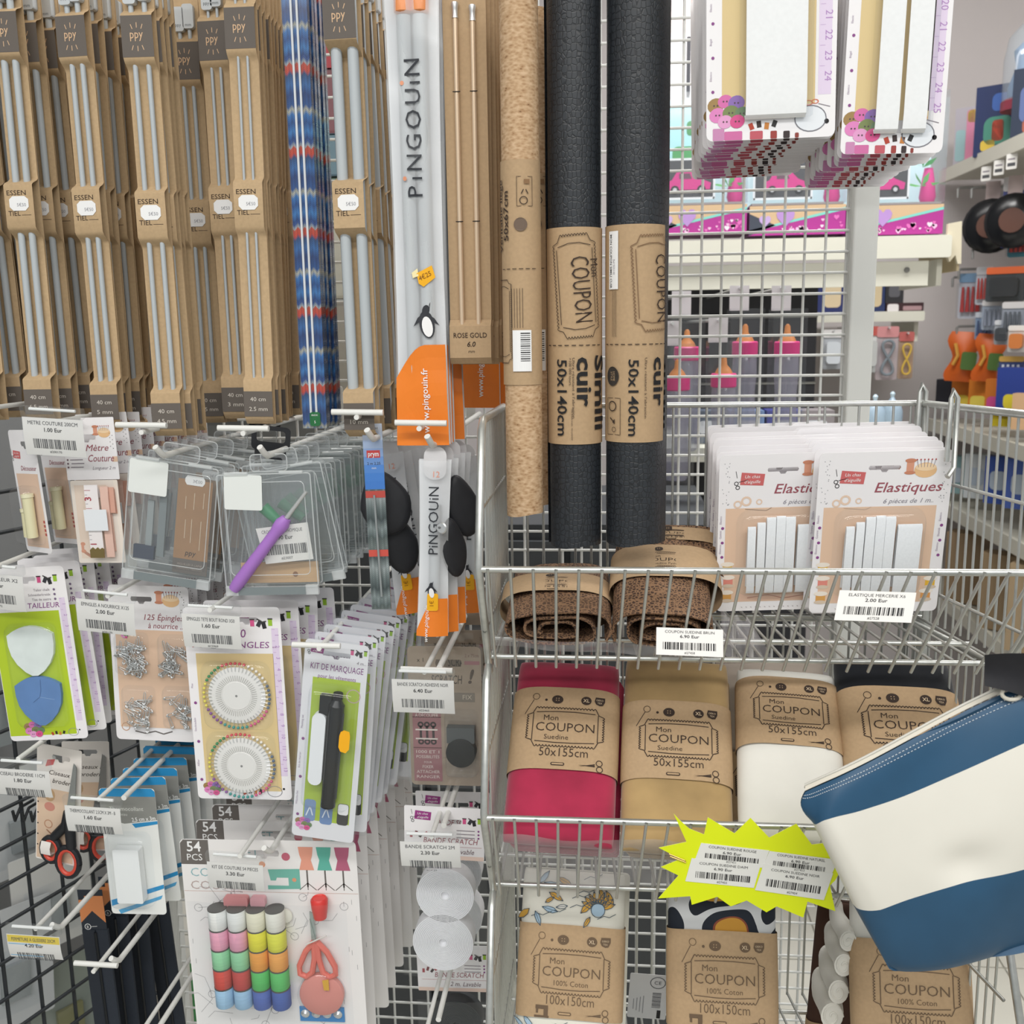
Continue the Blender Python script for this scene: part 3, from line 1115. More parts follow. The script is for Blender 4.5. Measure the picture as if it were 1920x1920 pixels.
# ---- tailor's chalk
u = U(45, 1230, 1.0)
t = thing('tailor_chalk_card', 'lime and white card with a white and a blue tailor chalk, front one', 'hang card')
c = card(t, u, 152, 336, CARDW)
a = Art(u, -1.0)
a.rect(-10, -205, 130, 242, LIME, 1)
a.txt('2 CRAIES TAILLEUR', 58, -78, 10, PURP, w=122, al='R', shear=.12)
spools(a, 42, -24)
for k, s in enumerate(('Tailor chalk', 'Schneiderkreide', 'Tiza de sastre')):
    a.txt(s, 44, -46 - k * 9, 4.6, GREYTX, al='R')
    a.disc(52, -44 - k * 9, 2.4, mat('#7b6a86', .5), 2, n=8)
ruler(a, 64, -60, -300, 11, 21)
buttons(a, -26, -315, .9)
spool_row(a, 8, -324, .62)
a.obj('print', c)
def chalk_shape(x, z, w, h):
    pts = []
    for k in range(9):
        f = k / 8
        pts.append((x - w / 2 + w * f, z + h * .5 - h * .17 * (2 * f - 1) ** 2 * 1.0))
    for (fx, fz) in ((.5, .12), (.46, -.08), (.36, -.26), (.2, -.42), (.06, -.5), (-.06, -.5), (-.2, -.42), (-.36, -.26), (-.46, -.08), (-.5, .12)):
        pts.append((x + fx * w, z + fz * h))
    return pts
for (z, cc, nm) in ((-158, '#e4ece8', 'white_chalk'), (-256, '#5f87bd', 'blue_chalk')):
    b = B(u)
    b.prism(chalk_shape(-4, z, 88, 96), -9, -1.4, mat(cc, .8, var=.05, scale=60, bump=.2))
    o = b.obj(nm, t)
    if nm == 'blue_chalk':
        a = Art(u, -9)
        a.line([(4, z + 42), (2, z + 20), (-2, z + 8), (-16, z - 2)], 1.0, mat('#3d5f92', .8))
        a.line([(-2, z + 8), (26, z + 2)], .8, mat('#8fb0d8', .8))
        a.obj('crack', o)
bubble(t, u, -4, -208, 100, 206, 15)
put(t, P(44, 1064, 1.0), -3, 2)
row_behind(t, 4, .024, 'tailor chalk card hanging {} behind the front chalk card', 'tailor chalk cards', 2.0, dx=.004)

# ---- safety pins
def pin_heap(u, x, z, w, h, n, seed):
    r = random.Random(seed)
    b = B(u)
    for k in range(n):
        cx, cz = x + r.uniform(-w / 2 + 8, w / 2 - 8), z - h / 2 + 6 + (h - 12) * r.random() ** 1.2
        an, L, d = r.uniform(0, math.pi), r.uniform(15, 27), -3 - r.random() * 9
        dx, dz = math.cos(an), math.sin(an)
        nx, nz = -dz * 2.6, dx * 2.6
        pts = [(cx - dx * L / 2 + nx, d, cz - dz * L / 2 + nz), (cx + dx * L / 2 + nx * .6, d - 1, cz + dz * L / 2 + nz * .6), (cx + dx * (L / 2 + 2), d - 1, cz + dz * (L / 2 + 2)), (cx + dx * L / 2 - nx * .6, d - 1, cz + dz * L / 2 - nz * .6), (cx - dx * L / 2 - nx, d + .5, cz - dz * L / 2 - nz)]
        b.tube(pts, .8, CHROME, 5, False)
        b.tube([pts[0], ((pts[0][0] + pts[4][0]) / 2 - dx * 4, d, (pts[0][2] + pts[4][2]) / 2 - dz * 4), pts[4]], 1.8, CHROME, 6)
    return b
u = U(285, 1250, 1.02)
t = thing('safety_pin_card', 'peach card of silver safety pins in four clear pockets, front one', 'hang card')
c = card(t, u, 156, 306, CARDW, slot=(-14, -26, 38, 9))
a = Art(u, -1.0)
a.rect(2, -183, 140, 194, PEACH, 1)
a.txt('125 Épingles', 28, -66, 11, BROWNRED, w=76, shear=.2)
a.txt('à nourrice ...', 32, -82, 11, BROWNRED, w=70, shear=.2)
cushion(a, 36, -22, 1.2)
buttons(a, -50, -98, .35)
for k in range(14):
    a.disc(66 + RN.uniform(-6, 4), -10 - k * 5, .9, BLACKINK, 2, n=5)
a.line([(-40, -288), (-20, -292), (0, -287), (16, -292), (34, -286)], 2.5, mat('#6f6a68', .5))
a.ring(-58, -280, 7, 8.5, mat('#c89a7a', .5), 2, 12)
a.obj('print', c)
for i, (x, z, w, h, n) in enumerate(((-36, -138, 56, 66, 46), (48, -140, 56, 64, 30), (-28, -244, 56, 68, 26), (52, -242, 56, 66, 20))):
    o = pin_heap(u, x, z, w, h, n, i + 3).obj('safety_pins', t, False)
    o['kind'] = 'stuff'
    bubble(t, u, x, z + 6, 64, 84, 15)
put(t, P(277, 1098, 1.03), 1.5, 0)
row_behind(t, 5, .024, 'peach safety pin card hanging {} behind the front pin card', 'safety pin cards', 1.5, ('safety_pins',), dx=.0, dz=.002)

# ---- round-headed pins on two wheels
u = U(445, 1330, .985)
t = thing('pin_wheel_card', 'sand and white card with two wheels of coloured round-headed pins, front one', 'hang card')
c = card(t, u, 184, 378, CARDW, slot=(28, -24, 38, 9))
a = Art(u, -1.0)
a.rect(0, -225, 148, 272, SAND, 1)
a.txt('80', 14, -58, 16, PURP, shear=.12)
a.txt('ÉPINGLES', 26, -78, 12, PURP, w=84, shear=.12)
a.txt('env.', 78, -78, 4, PURP)
spools(a, 56, -30, 1.1)
logo(a, -18, -26, .9, MAG)
spool_row(a, -78, -74, .6)
ruler(a, 80, -40, -330, 13, 22)
side_text(a, -82, -120, -350, ('Pins', 'Stecknadeln', 'Alfiler'))
buttons(a, -62, -358, .8)
spool_row(a, 0, -364, .9)
a.obj('print', c)
HEADS = [('#d9535f', 6), ('#f3efe6', 6), ('#66788f', 6), ('#d6638f', 6), ('#3f9a94', 6), ('#8d5aa0', 5), ('#e9dc62', 6), ('#3c8f5c', 5)]
for z in (-170, -309):
    b = B(u)
    b.lathe([(55, -1.2), (55, -3.5), (40, -5.5), (28, -5.2), (27, -6.2), (4, -6.2)], mat('#eceae6', .45), (0, 0, z), 'y', 40)
    wh = b.obj('pin_wheel', t)
    a = Art(u, -6.0)
    G = mat('#b9b7b2', .6)
    for k in range(56):
        an = 2 * math.pi * k / 56
        a.line([(math.cos(an) * 29, z + math.sin(an) * 29), (math.cos(an) * 40, z + math.sin(an) * 40)], 1.0, G, 1)
    a.disc(0, z, 2.4, mat('#8a8a8a', .5), 2, n=10)
    a.obj('slits', wh)
    tot = sum(n for _, n in HEADS)
    i = 0
    for col, n in HEADS:
        for k in range(n):
            an = math.radians(112) - 2 * math.pi * i / tot
            i += 1
            b = B(u)
            cx, cz = math.cos(an), math.sin(an)
            b.tube([(cx * 48, -6, z + cz * 48), (cx * 60, -5, z + cz * 60)], .7, CHROME, 5)
            b.lathe([(.6, -8), (2.3, -7), (3.0, -5), (2.3, -3), (.6, -2)], mat(col, .25), (cx * 63, 0, z + cz * 63), 'y', 8)
            b.obj('pin', wh)
    bubble(t, u, 0, z, 134, 134, 13)
put(t, P(433, 1138, .985), -.5, 0)
row_behind(t, 3, .026, 'pin wheel card hanging {} behind the front wheel card', 'pin wheel cards', 2.0, ('pin',), dx=.012)

# ---- clothes marking kits
u = U(620, 1400, .97)
t = thing('marking_kit_card', 'lime and white marking kit card with black pen and yellow sticker, front one', 'hang card')
c = card(t, u, 120, 394, CARDW, slot=(0, -24, 50, 9))
a = Art(u, -1.0)
a.rect(4, -215, 90, 286, LIME, 1)
a.txt('KIT DE MARQUAGE', 3, -56, 12, PURP, w=100, shear=.08)
a.txt('pour les vêtements', 4, -72, 8, PURP, w=72, shear=.12)
a.txt('4 m...', 48, -38, 6, GREYTX, shear=.2)
logo(a, -36, -18, .75, MAG)
spools(a, 42, -16, .8)
side_text(a, -51, -130, -360, ('Marking set', 'Kit de marcar', 'Wäsche-Set'))
a.rr(-28, -338, 22, 44, 6, mat('#7f9bc4', .5), 2)
a.rr(4, -342, 24, 42, 6, mat('#6f90c0', .5), 2)
a.rr(36, -338, 22, 44, 6, mat('#2a2a2c', .5), 2)
a.rr(36, -328, 20, 22, 5, WHITE, 3)
for x in (-28, 4):
    a.line([(x - 7, -350), (x, -330), (x + 6, -348)], 2.2, mat('#dfe6ee', .5), 3)
a.ring(38, -100, 12, 13.5, mat('#cfa9b4', .5), 3, 14)
buttons(a, -38, -368, .75)
a.obj('print', c)
b = B(u)
b.tube([(12, -14, -92), (12, -14, -104)], 9, BLACKINK, 14)
b.tube([(12, -14, -104), (11, -14, -116)], [7, 15], mat('#26282a', .3), 14)
b.tube([(11, -14, -116), (9, -14, -318)], [15, 14], mat('#1e2022', .18), 16)
b.tube([(24, -16, -130), (22, -16, -300)], 3, mat('#3a3d3f', .2), 8)
b.obj('marker_pen', t)
b = B(u)
b.box(-10, -10, -118, 22, 14, 36, mat('#212325', .3))
b.obj('stamp_frame', t)
b = B(u)
b.prism(rrect(26, 142, 12, 4, -19, -206), -20, -2, mat('#eceff2', .6))
b.obj('white_tape', t)
b = B(u)
b.prism([(26, -160), (32, -156), (42, -158), (44, -166), (44, -192), (38, -200), (28, -198), (24, -190), (24, -168)], -31, -30, mat('#f5b21e', .5))
s = b.obj('price_sticker', t)
bubble(t, u, 2, -205, 92, 250, 28)
b = B(u)
b.prism(rrect(126, 404, 9, 3, 0, -198), -2.4, -1.6, BLISTER)
b.obj('clear_shell', t)
put(t, P(633, 1204, .97), 7.0, 0)
row_behind(t, 13, .0195, 'marking kit card in clear shell hanging {} behind the front kit', 'marking kit cards', 2.2, ('stamp_frame',), dx=.0045, dz=.0015, roll=0)

# ---- black adhesive hook-and-loop
u = U(830, 1340, 1.04)
t = thing('adhesive_tape_card', 'brown card of black adhesive scratch tape with pink panels, front one', 'hang card')
BC = mat('#b3a08c', .6, var=.05, scale=100)
c = card(t, u, 138, 274, BC, slot=(8, -32, 46, 14), r=9)
a = Art(u, -1.0)
PK = mat('#b07a7e', .6)
a.txt('x 1', -45, -30, 8, INK)
a.txt('2 x 75cm', 52, -20, 6.5, mat('#8a6a60', .6), al='C', w=26)
a.rect(52, -31, 28, 7, PK, 2)
a.txt('SCRATCH', 4, -72, 17, INK, w=58, shear=.1)
a.txt('!', 50, -70, 26, mat('#5b4a3e', .6), shear=.25, bold=.03)
a.rect(34, -98, 44, 18, mat('#8a7f72', .6), 2)
a.txt('FIX', 42, -102, 9, mat('#cabfae', .6), l=3)
a.rect(-36, -184, 54, 164, PK, 2)
LT = mat('#eadfd8', .6)
for k, (s, hh) in enumerate((('ADHÉSIF', 7), ('AUTO-AGRIPPANT', 4), ('À DÉCOUPER', 7))):
    a.txt(s, -36, -116 - k * 11, hh, LT, w=44, l=3)
for k in range(3):
    x = -48 + k * 12
    a.rect(x, -170, 4.5, 30, mat('#4a4244', .5), 3)
    a.ring(x, -153, 2.6, 6, mat('#4a4244', .5), 3, 10)
    a.ring(x, -187, 2.6, 6, mat('#4a4244', .5), 3, 10)
for z in (-163, -181):
    a.line([(-58, z), (-16, z)], 3, LT, 4)
for z in (-138, -199):
    a.line([(-63, z), (-9, z)], 1.6, mat('#6d4a4c', .5), 3)
for k, s in enumerate(('1000 ET 1', 'POSSIBILITÉS', 'POUR', 'FIXER', 'ATTACHER', 'RANGER')):
    a.txt(s, -36, -210 - k * 10, 6 if k != 2 else 4, LT, w=None if k in (2, 3) else 44, l=3)
a.obj('print', c)
b = B(u)
b.lathe([(26, -24), (28, -23), (28, -3), (26, -2)], mat('#24282b', .55, var=.1, scale=200), (30, 0, -200), 'y', 24)
b.box(30, -12, -166, 52, 18, 30, mat('#5b6062', .4))
b.obj('black_tape_roll', t)
bubble(t, u, 30, -186, 62, 130, 28)
b = B(u)
b.prism(rrect(146, 284, 9, 3, 0, -137), -2.2, -1.5, BLISTER)
b.obj('clear_shell', t)
put(t, P(832, 1212, 1.04), 0, 0)
row_behind(t, 2, .05, 'brown adhesive tape card hanging {} behind the front one', 'adhesive tape cards', 1.5, dx=.009, dz=.004)

# ---- tape measures
u = U(165, 920, 1.0)
t = thing('tape_measure_bag', 'white header bag with a rolled tape measure, front one', 'hang card')
c = card(t, u, 106, 116, CARDW, r=2, slot=(-6, -36, 36, 10), name='header_card')
a = Art(u, -1.0)
cushion(a, 26, -24, .9)
a.txt('Mètre', 14, -62, 12, BROWNRED, w=46, shear=.3)
a.txt('Couture', 20, -82, 13, BROWNRED, w=52, shear=.3)
a.txt('Longueur 2 m', 24, -97, 6, GREYTX, w=46, shear=.3)
a.line([(-46, -60), (-20, -66)], 5, REDTAG)
a.rect(48, -78, 10, 10, PEACH, 1)
for k in range(3):
    a.disc(-48, -78 - k * 7, 2, mat('#7d6b73', .5), 2, n=8)
    a.rect(-30 + (k == 1) * 2, -78 - k * 7, 26, 1.6, GREYTX, 2)
for k in range(8):
    a.disc(42 + k % 2 * 5, -30 - k * 4, .8, BLACKINK, 2, n=5)
a.obj('print', c)
b = B(u)
b.grid(lambda p, q: ((p - .5) * 98, -16 - 5 * math.sin(p * 3.1) + 1.5 * math.sin(q * 14 + p * 5), -114 - q * 160), 8, 14, FILM)
b.obj('clear_bag', t)
b = B(u)
b.prism(rrect(96, 158, 3, 2, 0, -196), -2, -1, mat('#efe4d8', .5))
ins = b.obj('printed_insert', t)
a = Art(u, -2)
a.rect(-8, -196, 66, 140, mat('#ead6c4', .5), 1)
for z in (-238, -252):
    a.disc(-36, z, 5, mat('#d4967a', .6), 2, 3.5, 10)
a.rect(-37, -246, 5, 14, mat('#d99b80', .6), 3)
a.line([(-34, -254), (-22, -262)], 6, mat('#d99b80', .6))
a.obj('print', ins)
b = B(u)
b.ribbon([(-5, -150), (-12, -130), (-14, -124), (-15, -140), (-15, -250)], 27, mat('#f3ecea', .5), 1.4, 0)
b.ribbon([(-4, -252), (-6, -140), (-10, -128), (-12, -150), (-11, -262)], 16, mat('#e7bfae', .5), 1.4, 24)
b.ribbon([(-4, -180), (-6, -134), (-8, -130), (-9, -178)], 12, mat('#dba58f', .5), 1.4, 36)
tp = b.obj('measuring_tape', t)
a = Art(u, -15)
RD = mat('#b0434f', .5)
a.txt('3', -1, -150, 13, RD, rot=math.pi / 2, bold=.02)
a.txt('1', 0, -236, 11, RD, rot=math.pi / 2, bold=.02)
for k in range(14):
    a.line([(-13, -134 - k * 8.5), (-13 + (12 if k % 4 == 0 else 5), -134 - k * 8.5)], .8, RD if k % 4 == 0 else GREYTX)
a.obj('scale', tp)
b = B(u)
b.prism([(-14, -262), (14, -262), (15, -246), (11, -243), (6, -246), (2, -242), (-3, -246), (-8, -242), (-14, -247)], -17, -15, mat('#8a7438', .35, .6))
b.obj('brass_end', t)
b = B(u)
b.box(6, -18, -190, 46, 1, 40, mat('#eef0f2', .5))
b.obj('paper_band', t)
put(t, P(163, 783, 1.0), -1.5, -4)
row_behind(t, 8, .026, 'tape measure header bag hanging {} behind the front tape measure', 'tape measure bags', 2.0, dx=.0015, dz=.001)

# ---- seam rippers
u = U(50, 900, .99)
t = thing('seam_ripper_card', 'twisted white and peach card with a cream seam ripper, front one', 'hang card')
c = card(t, u, 92, 232, CARDW, r=7, slot=(8, -26, 26, 9))
a = Art(u, -1)
a.rect(0, -152, 78, 140, mat('#e0c2ac', .55), 1)
logo(a, -26, -46, .8, REDTAG)
a.txt('Découseur', 10, -76, 9, BROWNRED, w=56, shear=.2)
for k in range(4):
    a.rect(36, -196 + k * 8, 6, 5, mat('#b5524e', .5), 2)
a.obj('print', c)
for x, zt, zb, r in ((8, -118, -200, 10), (-10, -146, -200, 7)):
    b = B(u)
    b.tube([(x + 4, -13, zt), (x, -13, zb)], r, mat('#e9e2b8', .4), 14)
    b.lathe([(r + 1.4, 0), (r + 1.4, -6), (r, -7)], mat('#efe9c4', .4), (x + 4, -13, zt), n=14)
    b.obj('ripper_cap', t)
bubble(t, u, 0, -160, 66, 112, 26)
put(t, P(38, 806, .985), -3, -32, 2)
row_behind(t, 2, .045, 'seam ripper card hanging {} behind the twisted one', 'seam ripper cards', 3, dx=.006)

# ---- clear crochet hook boxes
def clear_box(u, w, h, d, label):
    """hinged clear case with rim, latch and hanging tab"""
    t = thing('clear_case', label, 'plastic case')
    b = B(u)
    b.box(0, -d / 2, -h / 2, w, .8, h, CLEARBOX)
    b.obj('front_lid', t)
    b = B(u)
    b.box(0, d / 2, -h / 2, w, .8, h, CLEARBOX)
    for x in (-w / 2, w / 2):
        b.box(x, 0, -h / 2, 1.0, d, h, CLEARBOX)
    b.box(0, 0, 0, w, d, 1.0, CLEARBOX)
    b.box(0, 0, -h, w, d, 1.0, CLEARBOX)
    b.obj('shell', t)
    ED = clear('edge', refl=.25, rough=.1, haze=.38, hazecol='#f0f4f4')
    b = B(u)
    q = rrect(w - 2, h - 2, 5, 3, 0, -h / 2)
    for y in (-d / 2, d / 2):
        b.tube([(x, y, z) for x, z in q] + [(q[0][0], y, q[0][1])], 1.3, ED, 6)
    q = rrect(w - 28, h - 40, 9, 3, 0, -h / 2 + 4)
    b.tube([(x, -d / 2 - .5, z) for x, z in q] + [(q[0][0], -d / 2 - .5, q[0][1])], .9, ED, 5)
    b.obj('rim', t)
    b = B(u)
    b.box(0, -d / 2 - 2, -h - 6, w - 50, 4, 15, mat('#7d8688', .3))
    b.box(-w / 2 + 13, -d / 2, -h - 5, 24, 8, 18, ED)
    b.box(w / 2 - 13, -d / 2, -h - 5, 24, 8, 18, ED)
    b.obj('latch', t)
    b = B(u)
    for x in (-w * .28, w * .3):
        b.tube([(x - 22, -d / 2 - 2, 1), (x + 22, -d / 2 - 2, 1)], 3.5, ED, 8)
    b.obj('hinge', t)
    b = B(u)
    q = rrect(70, 32, 8, 4, 8, 18)
    q2 = rrect(54, 14, 6, 4, 8, 20)
    n = len(q)
    b.mesh([(x, 0, z) for x, z in q] + [(x, 0, z) for x, z in q2], [(i, (i + 1) % n, n + (i + 1) % n, n + i) for i in range(n)], clear('tab', refl=.3, rough=.08, haze=.12), False)
    b.tube([(x, 0, z) for x, z in q] + [(q[0][0], 0, q[0][1])], 1.1, ED, 6)
    b.obj('hang_tab', t)
    return t
def white_label(t, u, x, z, w, h, y, rot=0):
    b = B(u)
    pts = rrect(w, h, 4, 3)
    c, s = math.cos(rot), math.sin(rot)
    b.prism([(x + p * c + q * s, z - p * s + q * c) for p, q in pts], y - .8, y - .2, mat('#e3e7e4', .6))
    return b.obj('blank_label', t)

u = U(320, 980, .985)
tA = clear_box(u, 172, 218, 24, 'tilted clear case with white label and kraft needle card, front one')
white_label(tA, u, -46, -34, 74, 64, -13)
b = B(u)
b.box(42, -6, -118, 66, 1.4, 180, mat('#a37c56', .7, var=.05, scale=90))
kc = b.obj('kraft_insert', tA)
a = Art(u, -6.8)
a.rect(42, -194, 66, 28, DARK, 2)
a.txt('ppy', 42, -172, 10, INK, shear=.15, l=2)
a.txt('AIGUILLES À LAINE', 42, -192, 4, mat('#a89a90', .6), l=3)
a.txt('DARNING NEEDLES', 42, -200, 4, mat('#a89a90', .6), l=3)
a.pl([(22, -26), (26, -20), (56, -20), (60, -26), (60, -32), (56, -38), (26, -38), (22, -32)], WHITE, 3)
a.txt('3€00', 46, -33, 6, mat('#9a9a9e', .6), l=4)
for x, z0, z1 in ((26, -60, -84), (42, -52, -84), (60, -50, -80), (28, -104, -140), (40, -102, -148), (58, -104, -160)):
    a.line([(x, z0), (x, z1)], 1.3, mat('#d8c3a8', .4), 2)
a.obj('print', kc)
b = B(u)
b.box(-50, 0, -180, 40, 8, 26, mat('#333d52', .6))
b.box(-20, 3, -120, 14, 6, 130, mat('#7f888b', .5))
b.box(-44, 4, -130, 12, 5, 100, mat('#98a0a2', .5))
b.obj('contents', tA)
put(tA, P(331, 866, .985), 8.5, 0)
row_behind(tA, 5, .036, 'clear case hanging {} behind the tilted case with kraft card', 'tilted clear cases', 2.5, ('blank_label',), dx=.004)

u = U(505, 1000, .965)
tB = clear_box(u, 180, 216, 27, 'clear case with purple crochet hook, price paper and white label, front one')
white_label(tB, u, -40, -34, 72, 66, -14.5, .06)
b = B(u)
def hk(p):
    return Vector((-74 + 113 * p, -16 - 3 * math.sin(p * 3.1), -218 + 134 * p))
pts = [hk(k / 14) for k in range(15)]
b.tube(pts, [10, 12, 12.5, 12, 12.4, 11.6, 12, 11.2, 11.6, 10.8, 11.2, 10.6, 13, 14, 9], mat('#a876c6', .4), 14)
ho = b.obj('crochet_hook', tB)
b = B(u)
b.tube([hk(.98), hk(1.36)], [4.5, 3.4], mat('#c6c8c8', .3, .5), 10)
b.obj('hook_shaft', ho)
b = B(u)
b.prism([(-24, -104), (76, -94), (82, -164), (-10, -172)], -9, -8.4, PAPER)
pp = b.obj('price_paper', tB)
a = Art(u, -9)
a.txt('CROCHET ERGONOMIQUE', 26, -112, 6.5, mat('#6d6d70', .6), w=78, rot=.06)
a.txt('3.90 Eur', 28, -125, 7.5, mat('#3c3d40', .6), bold=.012, rot=.06)
a.barcode(30, -144, 84, 19, mat('#4a4a4e', .6), rot=-.06, seed=4)
a.txt('#23007', 32, -163, 5, mat('#6d6d70', .6), rot=.06)
a.obj('lettering', pp)
b = B(u)
b.box(10, 8, -192, 150, 1.2, 40, mat('#d0ab80', .7, var=.04, scale=90))
b.lathe([(5, 6.6), (5, 7.4)], mat('#8a5f3c', .6), (40, 0, -196), 'y', 12)
b.obj('kraft_insert', tB)
b = B(u)
b.tube([(-10, 4, -66), (26, 4, -104)], [12, 9], mat('#3d9164', .4), 10)
b.obj('green_hook', tB)
put(tB, P(497, 886, .965), -1.5, 0)
rb = row_behind(tB, 9, .0285, 'clear case hanging {} behind the case with purple crochet hook', 'purple hook clear cases', 2.5, ('blank_label', 'price_paper', 'crochet_hook', 'kraft_insert'), dx=.0028, dz=.001)
rb[0].matrix_basis = rb[0].matrix_basis @ Matrix.Rotation(math.radians(-7), 4, 'Y')
for k, (px, py, Y, ww) in enumerate(((480, 822, 1.01, 'front'), (470, 766, 1.14, 'rear'))):
    t = thing('black_hang_tab', f'black plastic hanging tab on the clear case peg, {ww} one', 'hang tab')
    uu = U(px, py, Y)
    b = B(uu)
    q, q2 = rrect(74, 46, 9, 4), rrect(56, 22, 6, 4, 0, 4)
    n = len(q)
    for y0, y1 in ((-1.5, 1.5),):
        b.mesh([(x, y0, z) for x, z in q] + [(x, y0, z) for x, z in q2] + [(x, y1, z) for x, z in q] + [(x, y1, z) for x, z in q2],
               [(i, (i + 1) % n, n + (i + 1) % n, n + i) for i in range(n)] + [(2 * n + i, 3 * n + i, 3 * n + (i + 1) % n, 2 * n + (i + 1) % n) for i in range(n)] +
               [(i, 2 * n + i, 2 * n + (i + 1) % n, (i + 1) % n) for i in range(n)] + [(n + i, n + (i + 1) % n, 3 * n + (i + 1) % n, 3 * n + i) for i in range(n)], mat('#232427', .4), False)
    b.obj('frame', t)
    b = B(uu)
    b.box(0, 0, -30, 60, 2, 18, mat('#232427', .4))
    b.obj('stem', t)
    put(t, P(px + 28, py, Y), 6)

# ---- narrow red-logo needle pack
u = U(706, 970, .97)
t = thing('narrow_needle_pack', 'narrow blue pack with red logo and grey knit picture', 'needle pack')
KG = knit_mat('grey', [(0, '#5d6b6a'), (.12, '#8e9a99'), (.25, '#3f4c4c'), (.4, '#6d7a79'), (.55, '#a5aead'), (.7, '#4a5656'), (.85, '#78837f'), (1, '#56625f')], .07, .0036)
b = B(u)
b.box(0, 1, -180, 37, 2.5, 352, KG)
c = b.obj('printed_sleeve', t)
a = Art(u, -.3)
for k, cc in enumerate(('#c5cede', '#bcc8dd', '#a9bcdc', '#8fabd8', '#6f98d4', '#4f88d2', '#3f80d0', '#3b7ccd')):
    a.rect(0, -8 - k * 15.4, 37, 15.5, mat(cc, .35), 1)
a.rect(0, -133, 37, 13, mat('#c24538', .4), 2)
a.rect(0, -246, 37, 13, mat('#d64d3c', .4), 2)
a.rect(0, -57, 25, 14, mat('#cf3a38', .4), 2)
a.txt('prym', 0, -61, 9, WHITE, w=20, bold=.02, l=3)
a.txt('2 m 2,25', 0, -77, 5, BLACKINK, l=3)
a.txt('mm', 0, -85, 4, WHITE, l=3)
a.rect(8, -9, 8, 8, mat('#d8dde6', .4), 2)
a.txt('H', 8, -11.5, 5, BLACKINK, l=3)
a.obj('print', c)
b = B(u)
b.tube([(-2, -4, -134), (2, -4, -330)], 2.2, mat('#a9afb0', .3, .5), 8)
b.obj('needle', t)
b = B(u)
b.box(0, -1.5, -180, 38, 7, 354, FILM)
b.obj('clear_sleeve', t)
put(t, P(697, 794, .975), -.8, 4)

# ---- small white hook bags with orange foot
u = U(815, 1000, .97)
t = pingouin_bag(u, 60, 335, 262, 'small white crochet hook bag with yellow sticker, front one on its peg', big=False)
put(t, P(816, 862, .97), 2.5, 6)
row_behind(t, 3, .02, 'small white hook bag hanging {} behind the one with yellow sticker', 'small hook bags', 2.0, dx=.0035, dz=.0)
t2 = dup(t, 'small white hook bag hanging behind the narrow blue pack, front of its row', 'small hook bags behind the blue pack')
put(t2, P(728, 850, 1.06), -6, 12)
row_behind(t2, 5, .03, 'small hook bag behind the narrow blue pack, {} of its row', 'small hook bags behind the blue pack', 3.0, dx=.004, dz=-.002)
t2 = dup(t, 'small hook bag with dark orange foot beside the basket edge', 'small hook bags')
put(t2, P(872, 855, 1.10), -1, 0)
b = B(u)
b.lathe([(9, -2), (11, 0), (9, 2)], CHROME, (0, 0, 0), 'y', 16)
b.lathe([(2.5, -4), (3, 3)], mat('#8c8c8c', .3, .8), (-3, 0, 1), 'y', 8)
s = tag(b.obj('snap_fastener'), 'round silver snap fastener beside the small hook bag lettering', 'snap fastener')
put(s, P(828, 990, .955), 0, -20)

# ---- black teardrop pads
PADM = mat('#26272b', .55, var=.08, scale=120)
def pad(px, py, Y, w, h, roll, yaw, label):
    u = U(px, py, Y)
    t = thing('foam_pad', label, 'pad', 'black teardrop pads')
    b = B(u)
    pts = []
    for k in range(28):
        an = 2 * math.pi * k / 28
        s = math.sin(an)
        pts.append((math.cos(an) * w / 2 * (1 - .32 * max(0, s)), s * h / 2))
    lv = [(1, -1), (1.02, -4), (.97, -8), (.8, -10.5), (.4, -12)]
    vs = [(x * s, y, z * s) for s, y in lv for x, z in pts]
    n = 28
    fs = [(i * n + k, i * n + (k + 1) % n, (i + 1) * n + (k + 1) % n, (i + 1) * n + k) for i in range(4) for k in range(n)] + [tuple(range(n - 1, -1, -1)), tuple(4 * n + k for k in range(n))]
    b.mesh(vs, fs, PADM, True)
    b.obj('pad_body', t, False)
    b = B(u)
    b.tube([(x * 1.02, -3, z * 1.02) for x, z in pts] + [(pts[0][0] * 1.02, -3, pts[0][1] * 1.02)], 1.0, mat('#3a3b40', .5), 5)
    b.obj('seam', t)
    put(t, P(px, py, Y), roll, yaw)
pad(722, 942, .995, 92, 122, -14, 14, 'large black foam pad right behind the narrow blue pack')
pad(750, 1020, 1.01, 64, 112, -12, 24, 'black foam pad below the large pad behind the narrow blue pack')
pad(866, 948, .99, 62, 118, -14, 26, 'black foam pad at the right of the small bag lettering, upper of two')
pad(849, 1026, .975, 50, 112, -8, 36, 'black foam pad at the right of the small bag lettering, lower of two')

